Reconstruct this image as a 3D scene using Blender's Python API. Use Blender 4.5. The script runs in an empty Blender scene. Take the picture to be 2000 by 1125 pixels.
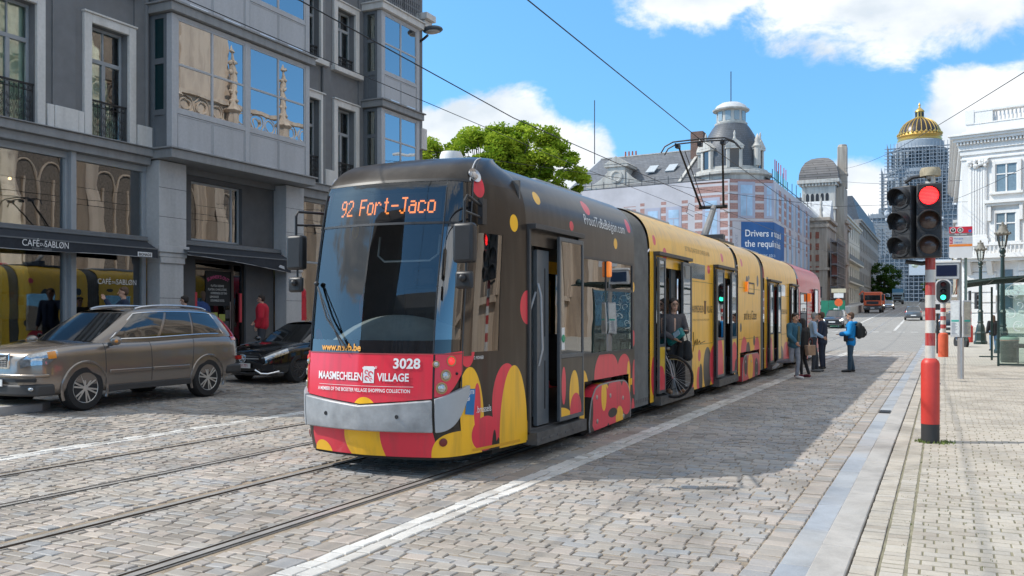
import bpy, bmesh, math, random
import numpy as np
from mathutils import Vector as V, Matrix as M
random.seed(7)
SC = bpy.context.scene
COL = SC.collection
R = math.radians
PI = math.pi

# ------------------------------------------------------------------ camera, sky, sun, exposure
TH = math.atan(840 / 1750)
cam = bpy.data.cameras.new('camera')
cam.sensor_width = 36
cam.lens = 31.5
cam.shift_y = 0.02625
cam.clip_start = .05
cam.clip_end = 3000
camo = bpy.data.objects.new('camera', cam)
COL.objects.link(camo)
camo.location = (0, 0, 1.72)
camo.rotation_euler = (R(90), 0, TH)
SC.camera = camo

SC.view_settings.view_transform = 'Standard'
SC.view_settings.look = 'None'
SC.view_settings.exposure = 0.92
SC.view_settings.gamma = 1

SUN_H = TH - R(1)                     # light travels along the camera's right, turned a little
sun_dir = V((math.cos(SUN_H), math.sin(SUN_H), -1.0)).normalized()
sun = bpy.data.lights.new('sun', 'SUN')
sun.energy = 2.35
sun.angle = R(.5)
sun.color = (1, .955, .88)
suno = bpy.data.objects.new('sun', sun)
COL.objects.link(suno)
suno.rotation_euler = sun_dir.to_track_quat('-Z', 'Y').to_euler()

def make_world():
    w = bpy.data.worlds.new('World')
    SC.world = w
    w.use_nodes = True
    nt = w.node_tree
    N, L = nt.nodes, nt.links
    N.clear()
    out = N.new('ShaderNodeOutputWorld')
    bg = N.new('ShaderNodeBackground')
    sky = N.new('ShaderNodeTexSky')
    sky.sky_type = 'NISHITA'
    sky.sun_disc = False
    sky.sun_elevation = math.asin(-sun_dir.z)
    sky.sun_rotation = math.atan2(-sun_dir.x, -sun_dir.y)
    sky.air_density = 1.15
    sky.dust_density = .35
    sky.ozone_density = 1.6
    tc = N.new('ShaderNodeTexCoord')
    sep = N.new('ShaderNodeSeparateXYZ')
    L.new(tc.outputs['Generated'], sep.inputs[0])
    def m(op, a, b=None):
        n = N.new('ShaderNodeMath'); n.operation = op
        for i, q in enumerate((a, b)):
            if q is None: continue
            if isinstance(q, (int, float)): n.inputs[i].default_value = q
            else: L.new(q, n.inputs[i])
        return n.outputs[0]
    az = m('ARCTAN2', sep.outputs[0], sep.outputs[1])
    el = m('ARCSINE', sep.outputs[2])
    cmb = N.new('ShaderNodeCombineXYZ')
    L.new(az, cmb.inputs[0]); L.new(el, cmb.inputs[1])
    # cloud banks: azimuth, elevation, half sizes (radians), weight
    banks = [(-.02, .355, .17, .088, 1.05), (-.24, .368, .095, .058, 1.0), (-.14, .315, .06, .045, .8), (.16, .37, .15, .09, 1.0),
             (-.545, .175, .075, .05, 1.0), (-.47, .20, .07, .045, 1.1), (-.415, .165, .06, .05, 1.0), (-.365, .17, .03, .04, .9), (-.50, .12, .16, .05, 1.0),
             (.02, .20, .045, .04, 1.1), (.06, .175, .07, .06, 1.0), (-.08, .12, .05, .035, .9), (-.01, .12, .05, .06, .8), (.12, .1, .14, .06, .7),
             (-1.2, .25, .35, .08, .9), (2.1, .3, .5, .1, 1.0), (2.9, .2, .35, .1, .9), (-2.3, .35, .35, .12, .8), (1.9, .6, .3, .1, .7), (1.5, 1.02, 1.4, .32, 1.4), (-2.0, 1.0, 1.2, .30, 1.3), (2.7, .72, .5, .22, 1.2), (0, 1.35, 3.2, .25, 1.4)]  # the last banks, high and out of view, are added to brighten the shade
    tot = None
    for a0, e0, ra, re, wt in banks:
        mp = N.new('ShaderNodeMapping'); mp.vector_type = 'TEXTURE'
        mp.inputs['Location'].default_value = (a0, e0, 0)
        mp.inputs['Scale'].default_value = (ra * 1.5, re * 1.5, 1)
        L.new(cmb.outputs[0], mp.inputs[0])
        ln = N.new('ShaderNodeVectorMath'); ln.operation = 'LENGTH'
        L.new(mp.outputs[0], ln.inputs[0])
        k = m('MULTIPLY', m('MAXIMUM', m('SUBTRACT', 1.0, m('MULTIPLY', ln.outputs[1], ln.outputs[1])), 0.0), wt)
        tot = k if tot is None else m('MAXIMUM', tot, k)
    ns = N.new('ShaderNodeTexNoise'); ns.inputs['Scale'].default_value = 13
    ns.inputs['Detail'].default_value = 9; ns.inputs['Roughness'].default_value = .6
    ns.inputs['Distortion'].default_value = .25
    mp2 = N.new('ShaderNodeMapping'); mp2.inputs['Scale'].default_value = (1, 1.6, 1)
    mp2.inputs['Location'].default_value = (3.7, 1.3, .4)
    L.new(cmb.outputs[0], mp2.inputs[0]); L.new(mp2.outputs[0], ns.inputs['Vector'])
    dens = m('ADD', tot, m('MULTIPLY', m('SUBTRACT', ns.outputs[0], .5), 1.5))
    ramp = N.new('ShaderNodeValToRGB')
    ramp.color_ramp.interpolation = 'EASE'
    ramp.color_ramp.elements[0].position = .36; ramp.color_ramp.elements[0].color = (0, 0, 0, 1)
    ramp.color_ramp.elements[1].position = .74; ramp.color_ramp.elements[1].color = (1, 1, 1, 1)
    L.new(m('MULTIPLY', dens, m('GREATER_THAN', tot, .001)), ramp.inputs[0])
    # thick parts of a cloud are a little greyer
    ns2 = N.new('ShaderNodeTexNoise'); ns2.inputs['Scale'].default_value = 9; ns2.inputs['Detail'].default_value = 6
    L.new(mp2.outputs[0], ns2.inputs['Vector'])
    cr = N.new('ShaderNodeValToRGB')
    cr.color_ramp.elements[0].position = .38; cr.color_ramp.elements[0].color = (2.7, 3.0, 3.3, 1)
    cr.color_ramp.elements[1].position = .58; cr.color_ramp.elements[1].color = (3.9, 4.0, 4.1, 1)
    L.new(ns2.outputs[0], cr.inputs[0])
    # look a little higher into the sky dome than the horizon's murk
    mz = N.new('ShaderNodeCombineXYZ')
    L.new(sep.outputs[0], mz.inputs[0]); L.new(sep.outputs[1], mz.inputs[1]); L.new(m('ADD', m('MULTIPLY', m('ABSOLUTE', sep.outputs[2]), 1.1), .22), mz.inputs[2])
    nz = N.new('ShaderNodeVectorMath'); nz.operation = 'NORMALIZE'
    L.new(mz.outputs[0], nz.inputs[0]); L.new(nz.outputs[0], sky.inputs[0])
    hs = N.new('ShaderNodeHueSaturation'); hs.inputs['Saturation'].default_value = 1.08; hs.inputs['Value'].default_value = 1.0
    gain = N.new('ShaderNodeMix'); gain.data_type = 'RGBA'; gain.blend_type = 'MULTIPLY'
    gain.inputs[0].default_value = 1; gain.inputs[7].default_value = (.74, 1.0, 1.06, 1)
    L.new(sky.outputs[0], gain.inputs[6]); L.new(gain.outputs[2], hs.inputs['Color'])
    mx = N.new('ShaderNodeMix'); mx.data_type = 'RGBA'
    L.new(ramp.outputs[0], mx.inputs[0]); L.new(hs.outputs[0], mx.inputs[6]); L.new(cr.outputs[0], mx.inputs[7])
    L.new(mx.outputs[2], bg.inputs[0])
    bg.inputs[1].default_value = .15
    L.new(bg.outputs[0], out.inputs[0])
make_world()

# ------------------------------------------------------------------ materials
def srgb(r, g, b):
    f = lambda c: (c / 255 / 12.92) if c / 255 <= .04045 else ((c / 255 + .055) / 1.055) ** 2.4
    return (f(r), f(g), f(b))

def _new(name):
    mt = bpy.data.materials.new(name); mt.use_nodes = True
    nt = mt.node_tree
    return mt, nt, nt.nodes['Principled BSDF']

def pm(name, col, rough=.6, metal=0, var=.12, scale=6.0, bump=0, coat=0, spec=.5, emit=0, bscale=None, wave=None):
    mt, nt, p = _new(name)
    N, L = nt.nodes, nt.links
    tc = N.new('ShaderNodeTexCoord')
    ns = N.new('ShaderNodeTexNoise'); ns.inputs['Scale'].default_value = scale; ns.inputs['Detail'].default_value = 6
    ns.inputs['Roughness'].default_value = .62
    L.new(tc.outputs['Object'], ns.inputs['Vector'])
    cr = N.new('ShaderNodeValToRGB')
    a = tuple(max(0, c * (1 - var)) for c in col[:3]); b = tuple(min(1, c * (1 + var)) for c in col[:3])
    cr.color_ramp.elements[0].position = .3; cr.color_ramp.elements[0].color = (*a, 1)
    cr.color_ramp.elements[1].position = .7; cr.color_ramp.elements[1].color = (*b, 1)
    L.new(ns.outputs[0], cr.inputs[0]); L.new(cr.outputs[0], p.inputs['Base Color'])
    p.inputs['Roughness'].default_value = rough; p.inputs['Metallic'].default_value = metal
    p.inputs['Coat Weight'].default_value = coat; p.inputs['Coat Roughness'].default_value = .06
    p.inputs['Specular IOR Level'].default_value = spec
    if emit:
        p.inputs['Emission Color'].default_value = (*col[:3], 1); p.inputs['Emission Strength'].default_value = emit
    if bump:
        bp = N.new('ShaderNodeBump'); bp.inputs['Strength'].default_value = bump; bp.inputs['Distance'].default_value = .02
        n2 = N.new('ShaderNodeTexNoise'); n2.inputs['Scale'].default_value = bscale or scale * 6; n2.inputs['Detail'].default_value = 5
        L.new(tc.outputs['Object'], n2.inputs['Vector'])
        L.new(n2.outputs[0], bp.inputs['Height']); L.new(bp.outputs[0], p.inputs['Normal'])
    return mt

def streak(name, col, dirt, rough=.8, amount=.5, scale=1.2, bump=.1):
    """weathered stone or render: fine grain, cloudy patches and vertical rain streaks"""
    mt, nt, p = _new(name)
    N, L = nt.nodes, nt.links
    tc = N.new('ShaderNodeTexCoord')
    mp = N.new('ShaderNodeMapping'); mp.inputs['Scale'].default_value = (3, 3, .35)
    L.new(tc.outputs['Object'], mp.inputs[0])
    a = N.new('ShaderNodeTexNoise'); a.inputs['Scale'].default_value = scale; a.inputs['Detail'].default_value = 8
    L.new(mp.outputs[0], a.inputs['Vector'])
    b = N.new('ShaderNodeTexNoise'); b.inputs['Scale'].default_value = 14; b.inputs['Detail'].default_value = 8
    L.new(tc.outputs['Object'], b.inputs['Vector'])
    r1 = N.new('ShaderNodeMapRange'); r1.inputs['From Min'].default_value = .42; r1.inputs['From Max'].default_value = .75
    r1.inputs['To Max'].default_value = amount
    L.new(a.outputs[0], r1.inputs[0])
    mx = N.new('ShaderNodeMix'); mx.data_type = 'RGBA'
    mx.inputs[6].default_value = (*col, 1); mx.inputs[7].default_value = (*dirt, 1)
    L.new(r1.outputs[0], mx.inputs[0])
    hv = N.new('ShaderNodeHueSaturation')
    r2 = N.new('ShaderNodeMapRange'); r2.inputs['To Min'].default_value = .86; r2.inputs['To Max'].default_value = 1.14
    L.new(b.outputs[0], r2.inputs[0]); L.new(r2.outputs[0], hv.inputs['Value'])
    L.new(mx.outputs[2], hv.inputs['Color']); L.new(hv.outputs[0], p.inputs['Base Color'])
    p.inputs['Roughness'].default_value = rough
    if bump:
        bp = N.new('ShaderNodeBump'); bp.inputs['Strength'].default_value = bump; bp.inputs['Distance'].default_value = .02
        L.new(b.outputs[0], bp.inputs['Height']); L.new(bp.outputs[0], p.inputs['Normal'])
    return mt

def brickmat(name, c1, c2, mortar, bw, bh, ms=.01, axes='xz', rough=.85, bump=.4, offset=.5, var=.5, rot=0):
    mt, nt, p = _new(name)
    N, L = nt.nodes, nt.links
    tc = N.new('ShaderNodeTexCoord'); sp = N.new('ShaderNodeSeparateXYZ'); cb = N.new('ShaderNodeCombineXYZ')
    L.new(tc.outputs['Object'], sp.inputs[0])
    if axes == 'hz':                         # any vertical wall: x + y run along it
        ad = N.new('ShaderNodeMath'); ad.operation = 'ADD'
        L.new(sp.outputs[0], ad.inputs[0]); L.new(sp.outputs[1], ad.inputs[1]); L.new(ad.outputs[0], cb.inputs[0])
        L.new(sp.outputs[2], cb.inputs[1])
    else:
        for i, a in enumerate(axes): L.new(sp.outputs['xyz'.index(a)], cb.inputs[i])
    br = N.new('ShaderNodeTexBrick')
    br.inputs['Color1'].default_value = (*c1, 1); br.inputs['Color2'].default_value = (*c2, 1); br.inputs['Mortar'].default_value = (*mortar, 1)
    br.inputs['Scale'].default_value = 1; br.inputs['Brick Width'].default_value = bw; br.inputs['Row Height'].default_value = bh
    br.inputs['Mortar Size'].default_value = ms; br.offset = offset
    ns = N.new('ShaderNodeTexNoise'); ns.inputs['Scale'].default_value = 1.3; ns.inputs['Detail'].default_value = 7
    L.new(tc.outputs['Object'], ns.inputs['Vector'])
    L.new(cb.outputs[0], br.inputs['Vector'])
    hv = N.new('ShaderNodeHueSaturation'); r2 = N.new('ShaderNodeMapRange')
    r2.inputs['To Min'].default_value = 1 - var * .6; r2.inputs['To Max'].default_value = 1 + var * .6
    L.new(ns.outputs[0], r2.inputs[0]); L.new(r2.outputs[0], hv.inputs['Value']); L.new(br.outputs[0], hv.inputs['Color'])
    L.new(hv.outputs[0], p.inputs['Base Color']); p.inputs['Roughness'].default_value = rough
    if bump:
        bp = N.new('ShaderNodeBump'); bp.inputs['Strength'].default_value = bump; bp.inputs['Distance'].default_value = .02; bp.invert = True
        L.new(br.outputs[1], bp.inputs['Height']); L.new(bp.outputs[0], p.inputs['Normal'])
    return mt

def glassmat(name, tint=(.6, .65, .65), ior=1.55, rough=.01, wav=.0, floor=.04):
    """window pane: fresnel reflection over a tinted see-through body"""
    mt = bpy.data.materials.new(name); mt.use_nodes = True
    nt = mt.node_tree; N, L = nt.nodes, nt.links
    N.clear()
    out = N.new('ShaderNodeOutputMaterial'); tr = N.new('ShaderNodeBsdfTransparent'); gl = N.new('ShaderNodeBsdfGlossy')
    tr.inputs[0].default_value = (*tint, 1); gl.inputs['Roughness'].default_value = rough
    gl.inputs[0].default_value = (.95, .97, 1, 1)
    fr = N.new('ShaderNodeFresnel'); fr.inputs[0].default_value = ior
    ad = N.new('ShaderNodeMath'); ad.operation = 'ADD'; ad.use_clamp = True; ad.inputs[1].default_value = floor
    mx = N.new('ShaderNodeMixShader')
    L.new(fr.outputs[0], ad.inputs[0]); L.new(ad.outputs[0], mx.inputs[0]); L.new(tr.outputs[0], mx.inputs[1]); L.new(gl.outputs[0], mx.inputs[2])
    if wav:
        tc = N.new('ShaderNodeTexCoord'); ns = N.new('ShaderNodeTexNoise'); ns.inputs['Scale'].default_value = 1.1
        bp = N.new('ShaderNodeBump'); bp.inputs['Strength'].default_value = wav; bp.inputs['Distance'].default_value = .05
        L.new(tc.outputs['Object'], ns.inputs['Vector']); L.new(ns.outputs[0], bp.inputs['Height'])
        L.new(bp.outputs[0], gl.inputs['Normal']); L.new(bp.outputs[0], fr.inputs['Normal'])
    L.new(mx.outputs[0], out.inputs[0])
    return mt

RED = srgb(226, 62, 78); YEL = srgb(250, 190, 48); BLK = srgb(50, 44, 39)

def livery(name, base, shapes, axes='yz', rough=.30, coat=.12):
    """printed wrap film: ellipses of flat colour in the thing's own side plane; shape = (c1, c2, r1, r2, colour, turn)"""
    mt, nt, p = _new(name)
    N, L = nt.nodes, nt.links
    tc = N.new('ShaderNodeTexCoord')
    ns = N.new('ShaderNodeTexNoise'); ns.inputs['Scale'].default_value = 3; ns.inputs['Detail'].default_value = 5
    L.new(tc.outputs['Object'], ns.inputs['Vector'])
    bs = N.new('ShaderNodeMix'); bs.data_type = 'RGBA'
    bs.inputs[6].default_value = (*[c * .88 for c in base], 1); bs.inputs[7].default_value = (*[min(1, c * 1.1) for c in base], 1)
    L.new(ns.outputs[0], bs.inputs[0])
    cur = bs.outputs[2]
    for sh in shapes:
        c1, c2, r1, r2, col = sh[:5]
        rot = sh[5] if len(sh) > 5 else 0
        mp = N.new('ShaderNodeMapping'); mp.vector_type = 'TEXTURE'
        if axes == 'yz':
            mp.inputs['Location'].default_value = (0, c1, c2); mp.inputs['Scale'].default_value = (1e6, r1, r2)
            mp.inputs['Rotation'].default_value = (rot, 0, 0)
        else:
            mp.inputs['Location'].default_value = (c1, 0, c2); mp.inputs['Scale'].default_value = (r1, 1e6, r2)
            mp.inputs['Rotation'].default_value = (0, rot, 0)
        ln = N.new('ShaderNodeVectorMath'); ln.operation = 'LENGTH'
        lt = N.new('ShaderNodeMath'); lt.operation = 'LESS_THAN'; lt.inputs[1].default_value = 1
        mx = N.new('ShaderNodeMix'); mx.data_type = 'RGBA'
        L.new(tc.outputs['Object'], mp.inputs[0]); L.new(mp.outputs[0], ln.inputs[0]); L.new(ln.outputs[1], lt.inputs[0])
        L.new(lt.outputs[0], mx.inputs[0]); L.new(cur, mx.inputs[6]); mx.inputs[7].default_value = (*col, 1)
        cur = mx.outputs[2]
    mp = N.new('ShaderNodeMapping'); mp.inputs['Scale'].default_value = (9, 9, .9); L.new(tc.outputs['Object'], mp.inputs[0])
    dn = N.new('ShaderNodeTexNoise'); dn.inputs['Scale'].default_value = 1; dn.inputs['Detail'].default_value = 7; L.new(mp.outputs[0], dn.inputs['Vector'])
    dr = N.new('ShaderNodeMapRange'); dr.inputs['From Min'].default_value = .48; dr.inputs['From Max'].default_value = .78; dr.inputs['To Max'].default_value = .30; L.new(dn.outputs[0], dr.inputs[0])
    dm_ = N.new('ShaderNodeMix'); dm_.data_type = 'RGBA'; dm_.inputs[7].default_value = (.10, .085, .07, 1); L.new(dr.outputs[0], dm_.inputs[0]); L.new(cur, dm_.inputs[6]); cur = dm_.outputs[2]
    L.new(cur, p.inputs['Base Color'])
    p.inputs['Roughness'].default_value = rough; p.inputs['Specular IOR Level'].default_value = .32; p.inputs['Coat Weight'].default_value = coat; p.inputs['Coat Roughness'].default_value = .06
    bp = N.new('ShaderNodeBump'); bp.inputs['Strength'].default_value = .06; bp.inputs['Distance'].default_value = .05
    n2 = N.new('ShaderNodeTexNoise'); n2.inputs['Scale'].default_value = 1.6
    L.new(tc.outputs['Object'], n2.inputs['Vector']); L.new(n2.outputs[0], bp.inputs['Height']); L.new(bp.outputs[0], p.inputs['Normal'])
    L.new(bp.outputs[0], p.inputs['Coat Normal'])
    return mt

K = {}
def mat(key, *a, **k):
    if key not in K: K[key] = pm(key, *a, **k) if a and isinstance(a[0], tuple) else pm(key, (.35, .26, .10), .6)
    return K[key]
WHITE = mat('white paint', (.75, .75, .74), .5, var=.05)
BLACK = mat('black plastic', (.018, .018, .02), .45, var=.2)
RUBBER = mat('tyre rubber', (.02, .02, .021), .85, var=.25, scale=20)
STEEL = mat('brushed steel', (.52, .53, .55), .3, 1, var=.1, scale=20)
DSTEEL = mat('dark steel', (.06, .062, .066), .45, .4, var=.2)
CHROME = mat('chrome trim', (.72, .73, .75), .12, 1, var=.04)
LETTER = mat('white lettering', (.8, .8, .8), .5, var=.03)
GREYMETAL = mat('grey painted metal', (.28, .29, .30), .4, var=.08)
SKIN = mat('skin', (.52, .30, .21), .55, var=.08, scale=30)

# ------------------------------------------------------------------ mesh helpers
class MB:
    def __init__(s, T=None): s.v = []; s.f = []; s.m = []; s.T = T; s.cur = 0
    def add(s, vs, fs):
        b = len(s.v); T = s.T
        s.v += [tuple(T @ V(p)) if T is not None else tuple(p) for p in vs]
        s.f += [[b + i for i in f] for f in fs]; s.m += [s.cur] * len(fs)
        return s
    def box(s, x0, x1, y0, y1, z0, z1):
        vs = [(x, y, z) for z in (z0, z1) for y in (y0, y1) for x in (x0, x1)]
        return s.add(vs, [(0, 2, 3, 1), (4, 5, 7, 6), (0, 1, 5, 4), (2, 6, 7, 3), (0, 4, 6, 2), (1, 3, 7, 5)])
    def bar(s, a, b, w, t, up=(0, 0, 1)):
        a, b = V(a), V(b); d = (b - a).normalized(); u = V(up)
        if abs(d.dot(u)) > .99: u = V((0, 1, 0))
        n = d.cross(u).normalized() * w / 2; q = n.cross(d).normalized() * t / 2
        vs = [p + i * n + j * q for p in (a, b) for i, j in ((-1, -1), (1, -1), (1, 1), (-1, 1))]
        return s.add(vs, [(0, 1, 2, 3), (7, 6, 5, 4), (0, 4, 5, 1), (1, 5, 6, 2), (2, 6, 7, 3), (3, 7, 4, 0)])
    def prism(s, pts, vec):
        n = len(pts); q = [V(p) for p in pts]; vec = V(vec)
        return s.add(q + [p + vec for p in q], [tuple(range(n))[::-1], tuple(range(n, 2 * n))] + [(i, (i + 1) % n, n + (i + 1) % n, n + i) for i in range(n)])
    def poly(s, pts): return s.add(pts, [tuple(range(len(pts)))])
    def tube(s, path, r, n=8, closed=False):
        P = [V(p) for p in path]; m = len(P)
        rs = r if isinstance(r, (list, tuple)) else [r] * m
        vs = []; pn = None
        for i, p in enumerate(P):
            d = (P[(i + 1) % m] - P[i - 1]) if closed else (P[min(i + 1, m - 1)] - P[max(i - 1, 0)])
            d = d.normalized() if d.length > 1e-9 else V((0, 0, 1))
            if pn is None:
                a = V((0, 0, 1)) if abs(d.z) < .9 else V((1, 0, 0)); pn = d.cross(a).normalized()
            else:
                pn = (pn - d * pn.dot(d)); pn = pn.normalized() if pn.length > 1e-6 else d.orthogonal().normalized()
            b = d.cross(pn)
            vs += [p + (pn * math.cos(2 * PI * k / n) + b * math.sin(2 * PI * k / n)) * rs[i] for k in range(n)]
        fs = []
        for i in range(m if closed else m - 1):
            j = (i + 1) % m
            fs += [(i * n + k, i * n + (k + 1) % n, j * n + (k + 1) % n, j * n + k) for k in range(n)]
        if not closed: fs += [tuple(range(n))[::-1], tuple(range((m - 1) * n, m * n))]
        return s.add(vs, fs)
    def lathe(s, prof, c=(0, 0, 0), n=20, axis=(0, 0, 1), a0=0, a1=2 * PI):
        ax = V(axis).normalized(); u = ax.orthogonal().normalized() if abs(ax.z) < .99 else V((1, 0, 0)); w = ax.cross(u); c = V(c)
        full = abs(a1 - a0 - 2 * PI) < 1e-6; k = n if full else n + 1
        vs = [c + ax * z + (u * math.cos(a0 + (a1 - a0) * i / n) + w * math.sin(a0 + (a1 - a0) * i / n)) * r for r, z in prof for i in range(k)]
        fs = []
        for j in range(len(prof) - 1):
            for i in range(n):
                i2 = (i + 1) % k
                fs.append((j * k + i, j * k + i2, (j + 1) * k + i2, (j + 1) * k + i))
        if full:
            if prof[0][0] > 1e-4: fs.append(tuple(range(k))[::-1])
            if prof[-1][0] > 1e-4: fs.append(tuple(range((len(prof) - 1) * k, len(prof) * k)))
        return s.add(vs, fs)
    def cyl(s, a, b, r, n=12, r2=None):
        a, b = V(a), V(b)
        return s.lathe([(r, 0), (r if r2 is None else r2, (b - a).length)], a, n, b - a)
    def ball(s, c, r, n=12, m=8, sc=(1, 1, 1)):
        vs = []; c = V(c)
        for j in range(m + 1):
            t = PI * j / m
            vs += [c + V((r * sc[0] * math.sin(t) * math.cos(2 * PI * i / n), r * sc[1] * math.sin(t) * math.sin(2 * PI * i / n), -r * sc[2] * math.cos(t))) for i in range(n)]
        return s.add(vs, [(j * n + i, j * n + (i + 1) % n, (j + 1) * n + (i + 1) % n, (j + 1) * n + i) for j in range(m) for i in range(n)])
    def grid(s, fn, nu, nv):
        vs = [fn(i / nu, j / nv) for j in range(nv + 1) for i in range(nu + 1)]
        return s.add(vs, [(j * (nu + 1) + i, j * (nu + 1) + i + 1, (j + 1) * (nu + 1) + i + 1, (j + 1) * (nu + 1) + i) for j in range(nv) for i in range(nu)])
    def frame(s, x, y0, y1, z0, z1, w, d):
        """rectangular frame in a plane x = const, bars butted end to end; depth d towards +x"""
        s.box(x, x + d, y0, y0 + w, z0, z1); s.box(x, x + d, y1 - w, y1, z0, z1)
        s.box(x, x + d, y0 + w, y1 - w, z0, z0 + w); s.box(x, x + d, y0 + w, y1 - w, z1 - w, z1)
        return s
    def build(s, name, mats, parent=None, ang=35, smooth=True, bevel=0, seg=2, weld=True, **tags):
        me = bpy.data.meshes.new(name)
        me.from_pydata([tuple(p) for p in s.v], [], s.f)
        ml = mats if isinstance(mats, (list, tuple)) else [mats]
        for q in ml: me.materials.append(q)
        if len(ml) > 1: me.polygons.foreach_set('material_index', s.m)
        if weld:
            bm = bmesh.new(); bm.from_mesh(me)
            bmesh.ops.remove_doubles(bm, verts=bm.verts, dist=1e-5)
            bmesh.ops.dissolve_degenerate(bm, edges=bm.edges, dist=1e-6)
            bmesh.ops.recalc_face_normals(bm, faces=bm.faces)
            bm.to_mesh(me); bm.free()
        if smooth:
            me.polygons.foreach_set('use_smooth', [True] * len(me.polygons))
            me.set_sharp_from_angle(angle=R(ang))
        o = bpy.data.objects.new(name, me); COL.objects.link(o)
        if parent is not None: o.parent = parent
        if bevel:
            b = o.modifiers.new('bevel', 'BEVEL'); b.width = bevel; b.segments = seg; b.limit_method = 'ANGLE'; b.angle_limit = R(40)
        for k_, v_ in tags.items(): o[k_] = v_
        return o

def thing(name, label, cat, loc=(0, 0, 0), rz=0, group=None):
    o = bpy.data.objects.new(name, None); COL.objects.link(o)
    o.location = loc; o.rotation_euler = (0, 0, rz); o.empty_display_size = .2
    o['label'] = label; o['category'] = cat
    if group: o['group'] = group
    return o

def tag(o, label, cat, group=None):
    o['label'] = label; o['category'] = cat
    if group: o['group'] = group
    return o

def dup(root, loc, rz=None, label=None):
    def cp(o, par):
        c = o.copy(); COL.objects.link(c)
        if par is not None: c.parent = par
        for ch in o.children: cp(ch, c)
        return c
    r = cp(root, None); r.location = loc
    if rz is not None: r.rotation_euler = (0, 0, rz)
    if label: r['label'] = label
    return r

def baked(o):
    """apply an object's modifiers"""
    dg = bpy.context.evaluated_depsgraph_get()
    me = bpy.data.meshes.new_from_object(o.evaluated_get(dg))
    o.modifiers.clear(); o.data = me
    return o

def text2d(body, size=1.0, align='CENTER', bold=0, sx=1.0):
    cu = bpy.data.curves.new('lettering', 'FONT'); cu.body = body; cu.size = size; cu.align_x = align; cu.offset = bold
    cu.resolution_u = 3
    o = bpy.data.objects.new('lettering', cu); COL.objects.link(o)
    dg = bpy.context.evaluated_depsgraph_get()
    me = o.evaluated_get(dg).to_mesh()
    vs = [(v.co.x * sx, v.co.y) for v in me.vertices]; fs = [tuple(p.vertices) for p in me.polygons]
    o.evaluated_get(dg).to_mesh_clear()
    bpy.data.objects.remove(o); bpy.data.curves.remove(cu)
    return vs, fs

def lettering(body, size, fn, mtl, parent, name='lettering', align='CENTER', bold=0, sx=1.0):
    """text mapped by fn(a, b) -> point on the carrying surface"""
    vs, fs = text2d(body, size, align, bold, sx)
    mb = MB(); mb.add([fn(a, b) for a, b in vs], fs)
    return mb.build(name, mtl, parent, smooth=False, weld=False)

def sm01(t):
    t = max(0, min(1, t)); return t * t * (3 - 2 * t)
def gz(x, y):
    z = 0.
    if y > 45: z += .0237 * ((y - 45) ** 2 / 40 if y < 65 else y - 55)
    if y > 300: z -= .0237 * (y - 300) * min(1, (y - 300) / 60)
    if x < -10: z += .03 * min(-10 - x, 6)
    return z
def lerp(a, b, t): return a + (b - a) * t
def catmull(P, n):
    """points along a smooth curve through P"""
    out = []; P = [tuple(p) for p in P]; m = len(P)
    for i in range(m - 1):
        p0, p1, p2, p3 = P[max(i - 1, 0)], P[i], P[i + 1], P[min(i + 2, m - 1)]
        for k in range(n):
            t = k / n
            out.append(tuple(.5 * (2 * b + (c - a) * t + (2 * a - 5 * b + 4 * c - d) * t * t + (3 * b - a - 3 * c + d) * t ** 3) for a, b, c, d in zip(p0, p1, p2, p3)))
    out.append(P[-1]); return out
def interp(tab, y):
    """piecewise cubic-ish interpolation of a table [(y, value), ...]"""
    if y <= tab[0][0]: return tab[0][1]
    for i in range(len(tab) - 1):
        (a, va), (b, vb) = tab[i], tab[i + 1]
        if y <= b:
            t = (y - a) / (b - a)
            m0 = (vb - tab[i - 1][1]) / (b - tab[i - 1][0]) if i > 0 else (vb - va) / (b - a)
            m1 = (tab[i + 2][1] - va) / (tab[i + 2][0] - a) if i < len(tab) - 2 else (vb - va) / (b - a)
            s = (vb - va) / (b - a)
            if s == 0: m0 = m1 = 0
            else:
                if m0 / s < 0: m0 = 0
                if m1 / s < 0: m1 = 0
                m0 = math.copysign(min(abs(m0), 3 * abs(s)), s); m1 = math.copysign(min(abs(m1), 3 * abs(s)), s)
            h = b - a
            return va * (2 * t ** 3 - 3 * t * t + 1) + h * m0 * (t ** 3 - 2 * t * t + t) + vb * (-2 * t ** 3 + 3 * t * t) + h * m1 * (t ** 3 - t * t)
    return tab[-1][1]
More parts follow.
